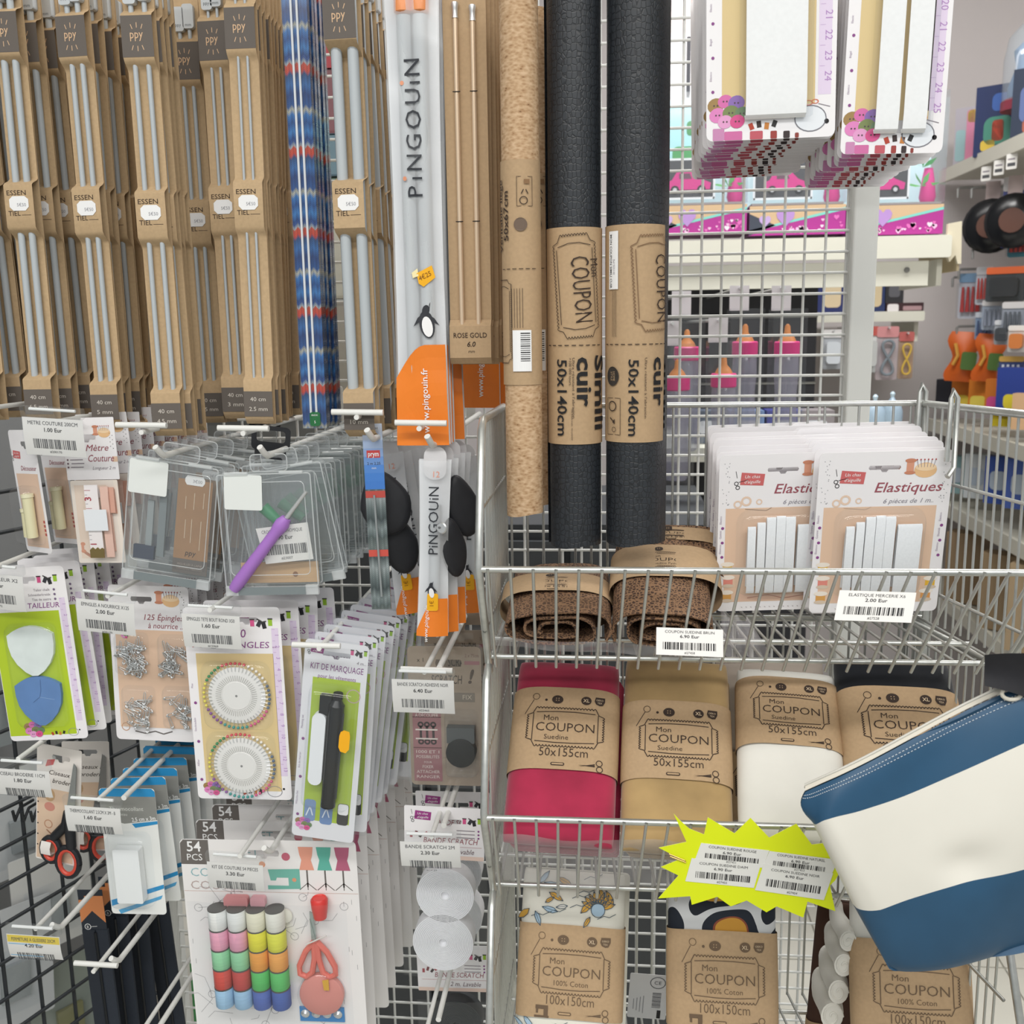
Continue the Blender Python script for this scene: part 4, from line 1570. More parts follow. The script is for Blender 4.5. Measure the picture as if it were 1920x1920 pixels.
# ---- embroidery scissors
RED = mat('#d4503f', .4)
def scissors_card(label):
    u = U(120, 1520, 1.03)
    t = thing('scissors_card', label, 'hang card')
    c = card(t, u, 92, 236, mat('#eee8e2', .45), r=3, slot=(4, -22, 34, 9))
    a = Art(u, -1)
    a.rect(-6, -160, 76, 146, mat('#e1c5ab', .55), 1)
    a.txt('Ciseaux à', 6, -58, 9, INK, w=52, shear=.3)
    a.txt('broderie', 10, -74, 9, INK, w=46, shear=.3)
    a.pl([(-28, -44), (-12, -38), (-8, -26), (-24, -30)], REDTAG, 2)
    a.ring(-18, -100, 6, 11, mat('#c6a37c', .5), 2, 14, 1.2)
    a.disc(-18, -124, 11, mat('#cf8f80', .5), 2, 9)
    a.ring(-20, -160, 7, 9, mat('#c08f72', .5), 2, 12)
    a.line([(-24, -172), (-8, -184)], 3, mat('#c08f72', .5))
    for k in range(6):
        a.disc(-42, -96 - k * 22, 1.6, BLACKINK, 2, n=6)
    a.obj('print', c)
    for k, (x0, x1, hx, hz, rr_) in enumerate(((34, 26, -8, -206, 19), (38, 32, 30, -222, 23))):
        b = B(u)
        b.prism([(x0, -24), (x0 + 4, -30), (x1 + 8, -130), (x1 - 6, -130)], -8 - k * 3, -6 - k * 3, mat('#aeb2b3', .25, .8))
        bl = b.obj('blade', t)
        b = B(u)
        b.tube([(x1, -9 - k * 3, -122), (x1 - 4 + k * 4, -9 - k * 3, -150), (hx + 6, -9 - k * 3, hz + rr_ + 8)], [9, 10, 9], mat('#26282c', .45), 10)
        b.tube([(hx + math.cos(q * .3927) * rr_, -9 - k * 3, hz + math.sin(q * .3927) * rr_ * 1.3) for q in range(17)], 5.5, mat('#26282c', .45), 8, False)
        b.obj('handle', t)
        b = B(u)
        b.tube([(hx + math.cos(q * .3927) * (rr_ - 5), -10 - k * 3, hz + math.sin(q * .3927) * (rr_ * 1.3 - 5)) for q in range(17)], 4.2, RED, 8, False)
        b.obj('soft_grip', t)
    b = B(u)
    b.lathe([(5, -15), (5.4, -12), (5, -8)], CHROME, (30, 0, -128), 'y', 12)
    b.obj('rivet', t)
    b = B(u)
    b.ribbon([(-16, -188), (-20, -200), (-17, -214), (-4, -216)], 20, mat('#ece7e2', .4), 1, -14)
    b.obj('paper_strap', t)
    return t
t = scissors_card('embroidery scissors with red and black handles on peach card, front pair')
put(t, P(112, 1400, 1.03), 7, -6)
t2 = dup(t, 'second pair of embroidery scissors half hidden by the white iron-on tape card')
put(t2, P(160, 1390, 1.12), 3, 10)

# ---- iron-on hem tape
u = U(245, 1600, 1.0)
t = thing('hem_tape_card', 'white and blue card of iron-on hem tape in a clear bubble, front one', 'hang card')
c = card(t, u, 108, 254, mat('#e9ebe8', .4), r=7, slot=(24, -26, 40, 10))
a = Art(u, -1)
BL = mat('#2f8fc6', .4)
a.pl([(x, z) for x, z in ((-54, -16), (54, -16), (54, -6), (48, 0), (-48, 0), (-54, -6))], BL, 1)
a.pl([(-54, -16), (54, -16), (54, -62), (-10, -70), (-54, -60)], mat('#8b8c88', .5), 1)
a.txt('Thermocollant', -4, -44, 8, mat('#d6d8d4', .5), w=66)
a.txt('rouleau', -16, -54, 6, mat('#d6d8d4', .5))
a.txt('2,5 cm x 3m', 28, -64, 8, WHITE, w=46, bold=.012, rot=.09)
a.pl([(4, -70), (54, -64), (54, -70), (10, -78)], BL, 2)
a.pl([(-52, -226), (54, -192), (54, -200), (-52, -238)], BL, 2)
a.pl([(-40, -246), (50, -214), (46, -222), (-36, -254)], mat('#57a6d4', .4), 2)
a.obj('print', c)
b = B(u)
b.prism(rrect(50, 108, 3, 3, -4, -166), -22, -3, mat('#f2f4f3', .7))
b.obj('tape_roll', t)
bubble(t, u, -4, -160, 84, 150, 26)
put(t, P(237, 1478, 1.0), -1, 0)
row_behind(t, 7, .021, 'hem tape card with blue top hanging {} behind the front one', 'hem tape cards', 2.0, dx=.0035, dz=.003)

# ---- 54 piece sewing kits
u = U(520, 1760, 1.0)
t = thing('sewing_kit_card', 'large white sewing kit card with thread spools and coral scissors, front one', 'hang card')
KW = mat('#edebea', .45)
c = card(t, u, 334, 440, KW, r=9, slot=(-8, -26, 56, 12))
a = Art(u, -1)
GD = mat('#6c6763', .6)
a.pl([(-166, -8), (-160, -1), (-112, -1), (-112, -50), (-167, -50)], GD, 1)
a.txt('54', -140, -24, 20, WHITE, bold=.012)
a.txt('PCS', -140, -42, 13, WHITE)
a.txt('COFFRET', -98, -74, 17, mat('#8fb9bf', .6), w=104, bold=-.008)
a.txt('COUTURE', -92, -100, 17, mat('#b9a6a2', .6), w=120, bold=-.008)
a.line([(-166, -104), (166, -104)], .8, mat('#caa79c', .6))
for x, cc in ((72, '#e5a08a'), (106, '#62b3a2'), (140, '#b4637e')):
    m = mat(cc, .6)
    a.pl([(x - 14, -12), (x + 14, -12), (x + 12, -28), (x + 9, -38), (x + 14, -58), (x - 14, -58), (x - 9, -38), (x - 12, -28)], m, 2)
    a.line([(x, -58), (x, -92)], 3, GD)
    for q in (-16, 0, 16):
        a.line([(x, -84), (x + q, -98)], 1.5, GD)
TE = mat('#76b9aa', .6)
a.pl([(-2, -58), (58, -56), (58, -96), (-4, -98), (-4, -90), (36, -90), (36, -74), (14, -74), (12, -80), (2, -80)], TE, 2)
a.disc(47, -78, 4, mat('#dd9c7b', .6), 3)
a.disc(34, -32, 8, mat('#c3697c', .6), 2)
a.disc(-12, -48, 6, mat('#dd9c7b', .6), 2)
LN = mat('#b3b1b3', .6)
r = random.Random(5)
for k in range(46):
    x, z, an, L = r.uniform(-160, 160), r.uniform(-425, -112), r.uniform(0, 3.1), r.uniform(10, 40)
    a.line([(x, z), (x + math.cos(an) * L, z + math.sin(an) * L), (x + math.cos(an + .3) * L * 1.4, z + math.sin(an + .3) * L * 1.4)] if abs(x + L) < 120 else [(x, z), (x, z + 10)], 1.0, LN, 1)
    if k % 3 == 0 and abs(x) < 150:
        a.ring(x, z, 7, 8.2, LN, 1, 12)
a.obj('print', c)
COLS = [['#e6e8e6', '#e3a4bb', '#93cfa4', '#c9574f', '#9cc1de'], ['#e6e8e6', '#e3a4bb', '#93cfa4', '#c0504d', '#9cc1de'], ['#e9e6cf', '#e3dd45', '#e9a14e', '#5fbf6b', '#5a70b4'], ['#e6e6dc', '#dfe052', '#eaa75a', '#62c06e', '#5068ac']]
for i, cl in enumerate(COLS):
    for j, cc in enumerate(cl):
        b = B(u)
        x, z = -98 + i * 36.5, -146 - j * 40
        b.lathe([(16.6, 19.5), (17.6, 18), (17.6, -18), (16.6, -19.5)], mat(cc, .6, var=.06, scale=900, stretch=(.05, .05, 1)), (x, -19, z), n=18)
        s = b.obj('thread_spool', t)
        b = B(u)
        b.lathe([(17.2, 20.4), (18.0, 20.2), (18.0, 18.6), (16, 18.4)], mat('#5b5a58', .5), (x, -19, z), n=18)
        b.obj('spool_rim', s)
for x, cc in ((-64, '#e09a9c'), (-22, '#e8b0b8')):
    b = B(u)
    b.prism(rrect(46 if x < -40 else 28, 20, 5, 3, x, -118), -14, -3, mat(cc, .4))
    b.obj('needle_threader', t)
CORAL = mat('#e2776a', .45)
b = B(u)
b.lathe([(12, -36), (15, -16), (16, 0), (13, 4), (11, 2)], mat('#d9433f', .35), (96, -16, -108), n=16)
b.obj('thimble', t)
b = B(u)
b.prism([(74, -136), (80, -140), (84, -196), (74, -204)], -10, -8, mat('#b5c2c0', .25, .7))
b.prism([(84, -206), (76, -206), (74, -150), (82, -190)], -12, -10, mat('#b5c2c0', .25, .7))
sc = b.obj('scissor_blades', t)
for s in (-1, 1):
    b = B(u)
    cx = 82
    loop = [(cx + s * 3, -196), (cx + s * 20, -216), (cx + s * 34, -246), (cx + s * 34, -262), (cx + s * 22, -268), (cx + s * 10, -258), (cx + s * 4, -230), (cx + s * 3, -196)]
    b.tube([(x, -12, z) for x, z in loop], 5.5, CORAL, 8)
    b.obj('scissor_handle', t)
b = B(u)
b.lathe([(42, -2), (42, -12), (38, -15), (10, -15.5)], mat('#e39186', .45), (86, 0, -306), 'y', 30)
b.obj('pin_box', t)
b = B(u)
b.lathe([(45, -2), (45, -17), (44, -18), (10, -18.4)], BLISTER, (86, 0, -306), 'y', 30)
b.obj('clear_lid', t)
b = B(u)
b.prism([(92, -270), (104, -268), (104, -290), (94, -290)], -20, -19, mat('#dba93c', .4))
b.obj('gold_sticker', t)
b = B(u)
b.box(82, -3, -352, 86, 2, 30, mat('#3f86c2', .5))
sn = b.obj('stud_card', t)
for k in range(4):
    b = B(u)
    b.lathe([(8, -4), (8.5, -6), (5, -8), (3, -10)], CHROME, (50 + k * 21, 0, -350), 'y', 12)
    b.obj('stud', sn)
b = B(u)
b.lathe([(13, -3), (14, -8), (8, -9)], mat('#e4e2d6', .4), (26, 0, -148), 'y', 16)
b.obj('chalk_disc', t)
b = B(u)
b.tube([(66, -22, -196), (106, -20, -178)], 1.4, mat('#d9d5cf', .4), 6)
b.obj('needle_wrap', t)
b = B(u)
b.grid(lambda p, q: ((p - .5) * 300, -30 - 9 * math.sin(p * 3.14) + 1.2 * math.sin(p * 21 + q * 9), -108 - q * 330), 16, 10, FILM)
b.obj('clear_window', t)
put(t, P(500, 1575, 1.0), -1.0, 0)
row_behind(t, 6, .041, 'large sewing kit card hanging {} behind the front kit', 'sewing kit cards', .8, ('thread_spool', 'stud_card', 'thimble', 'scissor_handle', 'scissor_blades', 'clear_window', 'pin_box', 'clear_lid', 'chalk_disc', 'needle_wrap', 'gold_sticker'), dx=.002)

# ---- hook-and-loop rolls
def velcro(label, u, colr, first):
    t = thing('scratch_tape_bag', label, 'hang card')
    c = card(t, u, 150, 104, CARDW, r=3, slot=(8, -28, 46, 9), name='header_card')
    a = Art(u, -1)
    logo(a, -40, -18, .95, MAG)
    spools(a, 52, -26, .9)
    a.txt('BANDE SCRATCH', 12, -72, 11, BROWNRED, w=102, shear=.2)
    a.line([(-66, -78), (70, -78)], .8, mat('#c59aa0', .6))
    a.txt('2 m. Lavable', 24, -92, 10, mat('#7e6a70', .6), w=64, shear=.3)
    a.rect(0, -100, 148, 8, mat('#ecd3c6', .5), 1)
    for k in range(3):
        a.rect(40, -45 - k * 7, 34, 1.6, GREYTX, 2)
        a.disc(64, -45 - k * 7, 2, PURP, 2, n=8)
    for k in range(4):
        a.rect(-62 + k * 9, -58 + (k % 2) * 4, 5, 9, mat(('#a84a54', '#7a3840', '#3c3032', '#b8606a')[k], .5), 2, k * .3)
    a.obj('print', c)
    for (x, z, rx) in ((6, -160, 53), (2, -256, 57)):
        b = B(u)
        prof = [(4, -6)]
        k = 0
        rr_ = 8.0
        while rr_ < rx:
            prof += [(rr_, -13), (rr_ + 2.3, -13), (rr_ + 2.7, -11.8)]
            rr_ += 3.1
        prof += [(rx, -12), (rx, 26)]
        b.lathe(prof, colr, (x, -18, z), 'y', 40)
        b.obj('tape_roll', t)
    b = B(u)
    b.grid(lambda p, q: ((p - .5) * 142, -36 - 6 * math.sin(p * 3.14) + 1.6 * math.sin(q * 17 + p * 6), -100 - q * 222), 10, 16, FILM)
    b.obj('clear_bag', t)
    return t
u = U(840, 1670, 1.0)
t = velcro('clear bag with two white scratch tape rolls, front one', u, mat('#e9e9ec', .7), True)
put(t, P(833, 1513, 1.0), 1.5, 0)
t2 = dup(t, 'white scratch tape bag hanging second behind the front roll bag')
put(t2, P(848, 1484, 1.09), 0, 0)
t = velcro('clear bag of black scratch tape rolls at the bottom, under the white rolls', u, mat('#3c3f42', .6), False)
put(t, P(848, 1772, 1.08), -1, 0)

# ---- black zip fasteners
u = U(190, 1760, 1.13)
t = thing('zip_pack', 'black zip fastener with orange header hanging under the scissors', 'zip')
b = B(u)
b.prism([(-24, 0), (24, 0), (24, -84), (-24, -84)], -1, 0, mat('#2b313b', .5))
c = b.obj('header_card', t)
a = Art(u, -1)
OR = mat('#d88a57', .5)
a.pl([(-24, -20), (-12, -20), (-12, -12), (24, -12), (24, -66), (0, -42), (-24, -66)], OR, 1)
a.ring(-12, -74, 5, 6.2, WHITE, 2, 14)
a.txt('B', -12, -76.5, 5, WHITE, l=3)
a.line([(-6, -74), (6, -73)], .8, WHITE, 2)
a.obj('print', c)
b = B(u)
b.box(-11, 0, -240, 25, 6, 320, mat('#272c35', .7, var=.05, scale=300))
b.box(14, 1, -240, 22, 6, 320, mat('#2c323c', .7, var=.05, scale=300))
b.obj('zip_tape', t)
b = B(u)
b.tube([(2, -4, -84), (2, -4, -400)], 2.6, mat('#1a1d22', .4), 6)
b.obj('zip_teeth', t)
put(t, P(168, 1668, 1.12), -2, 0)
row_behind(t, 3, .03, 'black zip fastener hanging {} behind the orange header zip', 'black zips', 2.0, dx=.012)

# ------------------------------------------------------------------ pegs
peg('white peg arm carrying the tape measure price label', arm=(108, 790), Ya=.96)
peg('white peg arm entering at the photo edge above the seam ripper', arm=(-40, 768), Ya=.96)
peg('white peg with T bar and bent tip, left of the clear cases', arm=(268, 810), tbar=(265, 797), hook=(291, 838), Ya=.96, Yh=.95)
peg('white peg with T bar above the purple hook case', arm=(458, 812), tbar=(456, 803), hook=(487, 838), Ya=.96, Yh=.94)
peg('white peg with T bar above the narrow blue pack', arm=(670, 782), tbar=(670, 773), hook=(688, 806), Ya=.955, Yh=.945)
peg('white peg with T bar under the large orange bag', arm=(787, 803), tbar=(789, 793), hook=(801, 818), Ya=.95, Yh=.945)
peg('white peg arm carrying the safety pin price label', arm=(205, 1116), Ya=.96)
peg('white peg arm carrying the round pin price label', arm=(396, 1142), Ya=.95)
peg('white peg with T bar in front of the marking kits', arm=(600, 1214), tbar=(593, 1210), Ya=.945, bar=92)
peg('white double peg above the brown adhesive tape cards', arm=(797, 1258), tbar=(800, 1256), hook=(824, 1252), Ya=.945, Yh=.955, straight=True)
peg('white peg arm reaching to the chalk cards', arm=(-6, 1062), Ya=.95)
peg('white peg arm carrying the scissors price label', arm=(38, 1420), Ya=.96)
peg('white peg arm carrying the hem tape price label', arm=(188, 1496), hook=(232, 1496), Ya=.96, Yh=.965, straight=True)
peg('white peg arm carrying the sewing kit price label', arm=(452, 1602), hook=(495, 1590), Ya=.95, Yh=.965)
peg('white double peg carrying the white scratch tape bag', arm=(810, 1566), hook=(832, 1548), Ya=.95, Yh=.97, straight=True)
peg('white double peg with the yellow and blue price label', arm=(70, 1738), hook=(97, 1734), Ya=.96, Yh=.96)
peg('empty white peg with T bar and bent tip at lower left', arm=(178, 1818), tbar=(180, 1808), hook=(208, 1797), Ya=.97, Yh=.97, bar=84)
peg('white double peg cut by the bottom edge under the hem tape', arm=(262, 1940), hook=(292, 1935), Ya=.97, Yh=.97, straight=True)
peg('white double peg cut by the bottom edge under the scratch tape', arm=(800, 1930), hook=(822, 1912), Ya=.96, Yh=.97, straight=True)

# ------------------------------------------------------------------ price labels on the left
label_holder(97, 764, 'METRE COUTURE 200CM', '1.00 Eur', '#200170', 'clear price label reading metre couture, above the tape measure', w=118, h=74, roll=4, seed=2)
label_holder(197, 1107, "EPINGLES A NOURRICE X125", '2.00 Eur', '#20170', 'clear price label reading epingles a nourrice, on the pin card', w=112, h=68, roll=6, seed=3)
label_holder(394, 1133, 'EPINGLES TETE BOUT ROND X50', '1.60 Eur', '#15969', 'clear price label reading epingles tete bout rond', w=112, h=70, roll=3, seed=4)
label_holder(792, 1255, 'BANDE SCRATCH ADHESIVE NOIR', '6.40 Eur', '#23465', 'clear price label reading bande scratch adhesive noir', Y=.94, w=118, h=72, roll=1, seed=5)
label_holder(-12, 1056, 'CRAIES TAILLEUR X2', '1.40 Eur', '#20072', 'cream price label at the photo edge over the chalk card', w=112, h=74, roll=6, seed=6)
label_holder(40, 1424, 'CISEAU BRODERIE 11CM', '1.80 Eur', '#20173', 'clear price label reading ciseau broderie, left of the scissors', w=106, h=58, roll=3, seed=7)
label_holder(172, 1494, 'THERMOCOLLANT 2.5CM X 3M - B', '1.60 Eur', '#20288', 'clear price label reading thermocollant, on the hem tape', w=108, h=58, roll=3, seed=8)
label_holder(440, 1600, 'KIT DE COUTURE 54 PIECES', '3.30 Eur', '#14788', 'clear price label reading kit de couture', w=108, h=60, roll=3, seed=9)
label_holder(805, 1560, 'BANDE SCRATCH 2M', '2.30 Eur', '#14189', 'clear price label reading bande scratch two metres', Y=.945, w=114, h=56, roll=0, seed=10)
label_holder(60, 1735, 'FERMETURE A GLISSIERE 20CM', '4.20 Eur', '', 'price label with yellow stripe and blue block at lower left', w=104, h=54, roll=2, seed=11, colors=True)

# ================================================================== RIGHT: rolls of leathercloth and cork
def stamp(a, x, z, w, h, m, wd=1.3, rot=0.0, l=2):
    """scalloped ticket outline with an inner rule, as printed on the coupon sleeves"""
    c, s = math.cos(rot), math.sin(rot)
    T = lambda p, q: (x + p * c - q * s, z + p * s + q * c)
    pts = []
    cr = min(w, h) * .16
    def edge(x0, z0, x1, z1, n, nx, nz):
        for k in range(n):
            for j in range(4):
                f = (k + j / 4) / n
                d = math.sin(j / 4 * math.pi) * min(w, h) * .05
                pts.append((x0 + (x1 - x0) * f + nx * d, z0 + (z1 - z0) * f + nz * d))
    W, H = w / 2, h / 2
    nw, nh = max(5, int(w / max(1e-9, min(w, h) * .095))), max(5, int(h / max(1e-9, min(w, h) * .095)))
    edge(-W + cr, H, W - cr, H, nw, 0, 1)
    pts.append((W - cr, H)); pts.append((W - cr * .6, H - cr * .8)); pts.append((W, H - cr))
    edge(W, H - cr, W, -H + cr, nh, 1, 0)
    pts.append((W - cr * .6, -H + cr * .8)); pts.append((W - cr, -H))
    edge(W - cr, -H, -W + cr, -H, nw, 0, -1)
    pts.append((-W + cr * .6, -H + cr * .8)); pts.append((-W, -H + cr))
    edge(-W, -H + cr, -W, H - cr, nh, -1, 0)
    pts.append((-W + cr * .6, H - cr * .8)); pts.append((-W + cr, H))
    a.line([T(*p) for p in pts], wd, m, l)
    k = .88
    a.line([T(-W * k, H * k * .85), T(-W * k, -H * k * .85)], wd, m, l)
    a.line([T(W * k, H * k * .85), T(W * k, -H * k * .85)], wd, m, l)
    a.line([T(-W * .8, H * .8), T(-W * .25, H * .86), T(W * .25, H * .86), T(W * .8, H * .8)], wd, m, l)
    a.line([T(-W * .8, -H * .8), T(-W * .25, -H * .86), T(W * .25, -H * .86), T(W * .8, -H * .8)], wd, m, l)

def roll_thing(name, label, cat, px, Y, r, top, bot, m, flap, sleeve, art, lean=0.0, fl=16):
    """upright roll: spiral of sheet with a loose edge, and a kraft sleeve; pixel heights from the photo"""
    u = U(px, 500, Y)
    T0 = P(px, 500, Y)
    zt, zb = (P(px, top, Y).z - T0.z) / u, (P(px, bot, Y).z - T0.z) / u
    t = thing(name, label, cat)
    b = B(u)
    n = 44
    turns = 1.65
    def sp(f):
        an = math.radians(flap) - f * turns * 2 * math.pi
        rr_ = r * (1 - .09 * f)
        return (math.sin(an) * rr_, -math.cos(an) * rr_)
    ed = sp(0)
    tang = (math.cos(math.radians(flap)), math.sin(math.radians(flap)))
    path = [(ed[0] + tang[0] * q, ed[1] + tang[1] * q + q * q * .02) for q in (fl, fl * .7, fl * .35)] + [sp(k / n) for k in range(n + 1)]
    for th in (0, 1.4):
        vs = []
        for (x, y) in path:
            d = math.hypot(x, y) or 1
            for k in range(9):
                z = zt + (zb - zt) * k / 8
                w_ = 1.0 + (.012 * math.sin(z * .013 + x * .03) if not sleeve else .006 * math.sin(z * .013))
                vs.append((x * (1 - th / d) * w_, y * (1 - th / d) * w_, z + (3 * math.sin(x * .06) if k == 8 else 0)))
        b.mesh(vs, [(i * 9 + k, i * 9 + k + 1, (i + 1) * 9 + k + 1, (i + 1) * 9 + k) for i in range(len(path) - 1) for k in range(8)], m, True)
    b.obj('rolled_sheet', t, False)
    if sleeve:
        s0, s1 = (P(px, sleeve[0], Y).z - T0.z) / u, (P(px, sleeve[1], Y).z - T0.z) / u
        R2 = r * .995 + 1.2
        b = B(u)
        b.lathe([(R2, s0), (R2, (s0 + s1) / 2), (R2, s1), (R2 - .8, s1), (R2 - .8, s0)], KRAFT2, n=40)
        sl = b.obj('kraft_sleeve', t)
        a = Art(u, warp=lambda x, z, off: (math.sin(x / R2) * (R2 + 2.0 + off), -math.cos(x / R2) * (R2 + 2.0 + off), z))
        art(a, s0, lambda y: s0 - (y - sleeve[0]) * (s0 - s1) / (sleeve[1] - sleeve[0]))
        a.obj('lettering', sl)
    put(t, T0, lean)
    return t
SNAKE = scales_mat('black', '#1f2226', '#2b2f34', 235, 185, .42, .3, .05)
VT = -math.pi / 2
def art1(a, s0, Z):
    stamp(a, 6, Z(536), 76, 180, INK, 1.2, .07)
    a.txt('Mon', 32, Z(503), 17, INK, w=32, rot=VT + .08, bold=-.005)
    a.txt('COUPON', -1, Z(543), 34, INK, w=118, rot=VT + .08, bold=-.008)
    for k in range(9):
        a.rect(-52 + k * 13, Z(643), 8, 1.6, INK)
    a.txt('Simili', 42, Z(732), 27, BLACKINK, w=140, rot=VT, bold=.025)
    a.txt('cuir', 6, Z(711), 28, BLACKINK, w=92, rot=VT, bold=.025)
    a.txt('50x140cm', -32, Z(740), 19, BLACKINK, w=142, rot=VT, bold=.012)
    a.txt("Ultra résistant à l'abrasion", -3, Z(722), 4.6, INK, w=112, rot=VT)
    a.txt('>100 000 tours.', -9, Z(692), 4.6, INK, w=52, rot=VT)
    a.txt('Toile enduite souple - tissu polyester', -5, Z(790), 3, INK, w=60, rot=VT)
def art2(a, s0, Z):
    stamp(a, 38, Z(530), 80, 166, mat('#7d6248', .7), 1.6, .06)
    a.txt('COUPON', 40, Z(540), 30, INK, w=122, rot=VT + .05, bold=-.008)
    for k in range(11):
        a.rect(-62 + k * 13, Z(641), 8, 1.6, INK)
    a.txt('Simili', 76, Z(732), 27, BLACKINK, w=140, rot=VT, bold=.025)
    a.txt('cuir', 36, Z(711), 26, BLACKINK, w=92, rot=VT, bold=.025)
    a.txt('50x140cm', -12, Z(740), 18, BLACKINK, w=142, rot=VT, bold=.012)
    a.txt("Ultra résistant à l'abrasion", 17, Z(722), 4.6, INK, w=112, rot=VT)
    a.disc(-46, Z(700), 15, mat('#37322e', .7), 1, 18, 20)
    a.txt('HOME', -44, Z(700), 4.5, KRAFT2, rot=VT)
    a.txt('STYLE', -50, Z(700), 4.5, KRAFT2, rot=VT)
    a.line([(-60, Z(741)), (-28, Z(741)), (-28, Z(810)), (-60, Z(810)), (-60, Z(741))], .9, INK)
    a.ring(-46, Z(756), 8, 10, INK, 2, 14)
    a.line([(-52, Z(778)), (-42, Z(786))], 2.2, INK)
    a.pl([(-40, Z(790)), (-46, Z(786)), (-40, Z(780))], INK, 2)
    a.ring(-42, Z(800), 4, 5, INK, 2, 10)
    a.rect(-44, Z(488), 22, 104, WHITE, 2, 0, 6)
    a.txt('MON COUPON SIMILI CUIR', -52, Z(490), 5, BLACKINK, w=96, rot=VT, bold=.012, l=3)
    a.txt('Ref 50X140', -44, Z(500), 4, GREYTX, rot=VT, l=3)
    for k in range(3):
        a.rect(-46 + k * 4, Z(585), .7, 84, INK)
def artc(a, s0, Z):
    a.txt('Véritable liège', -36, Z(405), 10, INK, w=130, rot=math.pi / 2, bold=.012)
    a.txt('50x67cm', -21, Z(405), 11, INK, w=88, rot=math.pi / 2, bold=.015)
    a.line([(-4, Z(335)), (24, Z(335)), (24, Z(388)), (-4, Z(388)), (-4, Z(335))], .8, INK)
    a.ring(8, Z(378), 6, 7.5, INK, 2, 12)
    a.rect(14, Z(344), 10, 8, mat('#8a6a4a', .7))
    for q in (4, 16):
        a.line([(q, Z(366)), (q + (4 if q < 10 else -4), Z(358))], 1.6, INK)
    a.disc(2, Z(421), 12, mat('#6e5d50', .7), 1)
    for k in range(6):
        a.rect(-34 + k * 12, Z(502), 8, 1.3, INK)
    for k in range(5):
        a.rect(-16 + k * 5, Z(575), .8, 72, INK)
    a.rect(2, Z(655), 34, 76, WHITE, 2, 0, 8)
    for k in range(14):
        a.rect(8, Z(622 + k * 4), 17, (1.2, 2.0)[k % 3 == 0], BLACKINK, 4, 0, 4)
    stamp(a, -38, Z(600), 40, 150, INK, 1.0, 0)
CORK = cork_mat()
roll_thing('cork_roll', 'roll of natural cork sheet in a kraft sleeve, front one', 'fabric roll', 978, .93, 36, -60, 962, CORK, 150, (304, 720), artc)
roll_thing('cork_roll', 'darker roll of cork sheet half hidden behind the front cork roll', 'fabric roll', 1004, 1.02, 30, 20, 945, CORK, 60, (330, 690), artc)
roll_thing('leathercloth_roll', 'black snakeskin leathercloth roll beside the cork, its sleeve lettered simili cuir', 'fabric roll', 1077, .95, 51, -70, 1018, SNAKE, -110, (430, 828), art1)
roll_thing('leathercloth_roll', 'black scaly leathercloth roll with white sticker, right of the other roll', 'fabric roll', 1191, .95, 55, -70, 1014, SNAKE, 58, (425, 824), art2, 0.0, 30)

# ------------------------------------------------------------------ elastic cards
def elastic_card(u, w, h, label):
    t = thing('elastic_card', label, 'hang card')
    c = card(t, u, w, h, CARDW, r=10, slot=(-2, -31, 54, 8))
    a = Art(u, -1)
    logo(a, -58, -48, 1.35, REDTAG)
    cushion(a, 62, -30, 1.45)
    a.txt('Elastiques', 44, -78, 19, BROWNRED, w=122, shear=.25, bold=.006)
    a.txt('6 pièces de 1 m..', 46, -100, 9, mat('#8d8a94', .6), w=90, shear=.35)
    for x, z, r_ in ((-68, -92, 10), (-84, -98, 8), (-44, -94, 6)):
        a.ring(x, z, r_ * .6, r_, mat('#e6cbb6', .6), 2, 14)
    a.rect(-4, -204, 204, 196, PEACH, 1)
    a.line([(-70, -108), (-30, -112), (-20, -106)], 1, mat('#d8c0ae', .6))
    r = random.Random(3)
    for k in range(46):
        a.disc(r.choice((-1, 1)) * (w / 2 - 6 - r.random() * 14), -14 - r.random() * 85, .8, mat('#6a6a72', .6), 2, n=5)
    for x, tx in ((-w / 2 + 9, ('Elastics', 'Gummi', 'Elasticos')), (w / 2 - 9, ('Elastico', 'Elastiek'))):
        side_text(a, x, -120, -210, tx)
    for x, z, cc in ((-100, -230, '#e2b84a'), (-98, -258, '#e08d80'), (-100, -290, '#d9a25a'), (102, -262, '#e5b53c'), (96, -288, '#d89a58')):
        a.rect(x, z, 18, 14, mat(cc, .6), 2)
        a.disc(x, z + 9, 13, mat('#efe6da', .6), 3, 5, 14)
        a.disc(x, z - 9, 12, mat('#d6c4b0', .6), 3, 4, 14)
    a.rect(0, -293, 150, 14, mat('#e8c4ae', .6), 2)
    a.line([(-60, -294), (-20, -288), (10, -296), (50, -290)], 1.6, mat('#b98a7c', .6), 3)
    for k in range(16):
        a.rect(-70 + k * 9, -h + 8, 3, 1.4, mat('#b7aeb0', .6), 2, .5)
    a.obj('print', c)
    for k, (x, ww, zt) in enumerate(((-58, 15, -140), (-40, 15, -132), (-22, 17, -122), (-4, 17, -120), (14, 18, -122), (50, 44, -138))):
        b = B(u)
        b.ribbon([(-4, -268), (-10, zt - 6), (-13, zt), (-16, zt - 6), (-17, -272), (-14, -278)], ww, mat('#f0f2f4', .7, var=.03, scale=500), 1.8, x)
        b.obj('elastic_strip', t)
    bubble(t, u, -2, -198, 166, 180, 24)
    return t
u = U(1665, 1000, .93) * 1.055
tE = elastic_card(u, 240, 322, 'white elastic card with six bands, front of the right basket row')
put(tE, P(1664, 846, .955), -1, 3, 11)
row_behind(tE, 8, .0125, 'white elastic card standing {} behind the right front elastic card', 'right row of elastic cards', .7, ('elastic_strip',), dx=-.0012, dz=.0022)
tF = dup(tE, 'white elastic card with six bands, front of the left basket row')
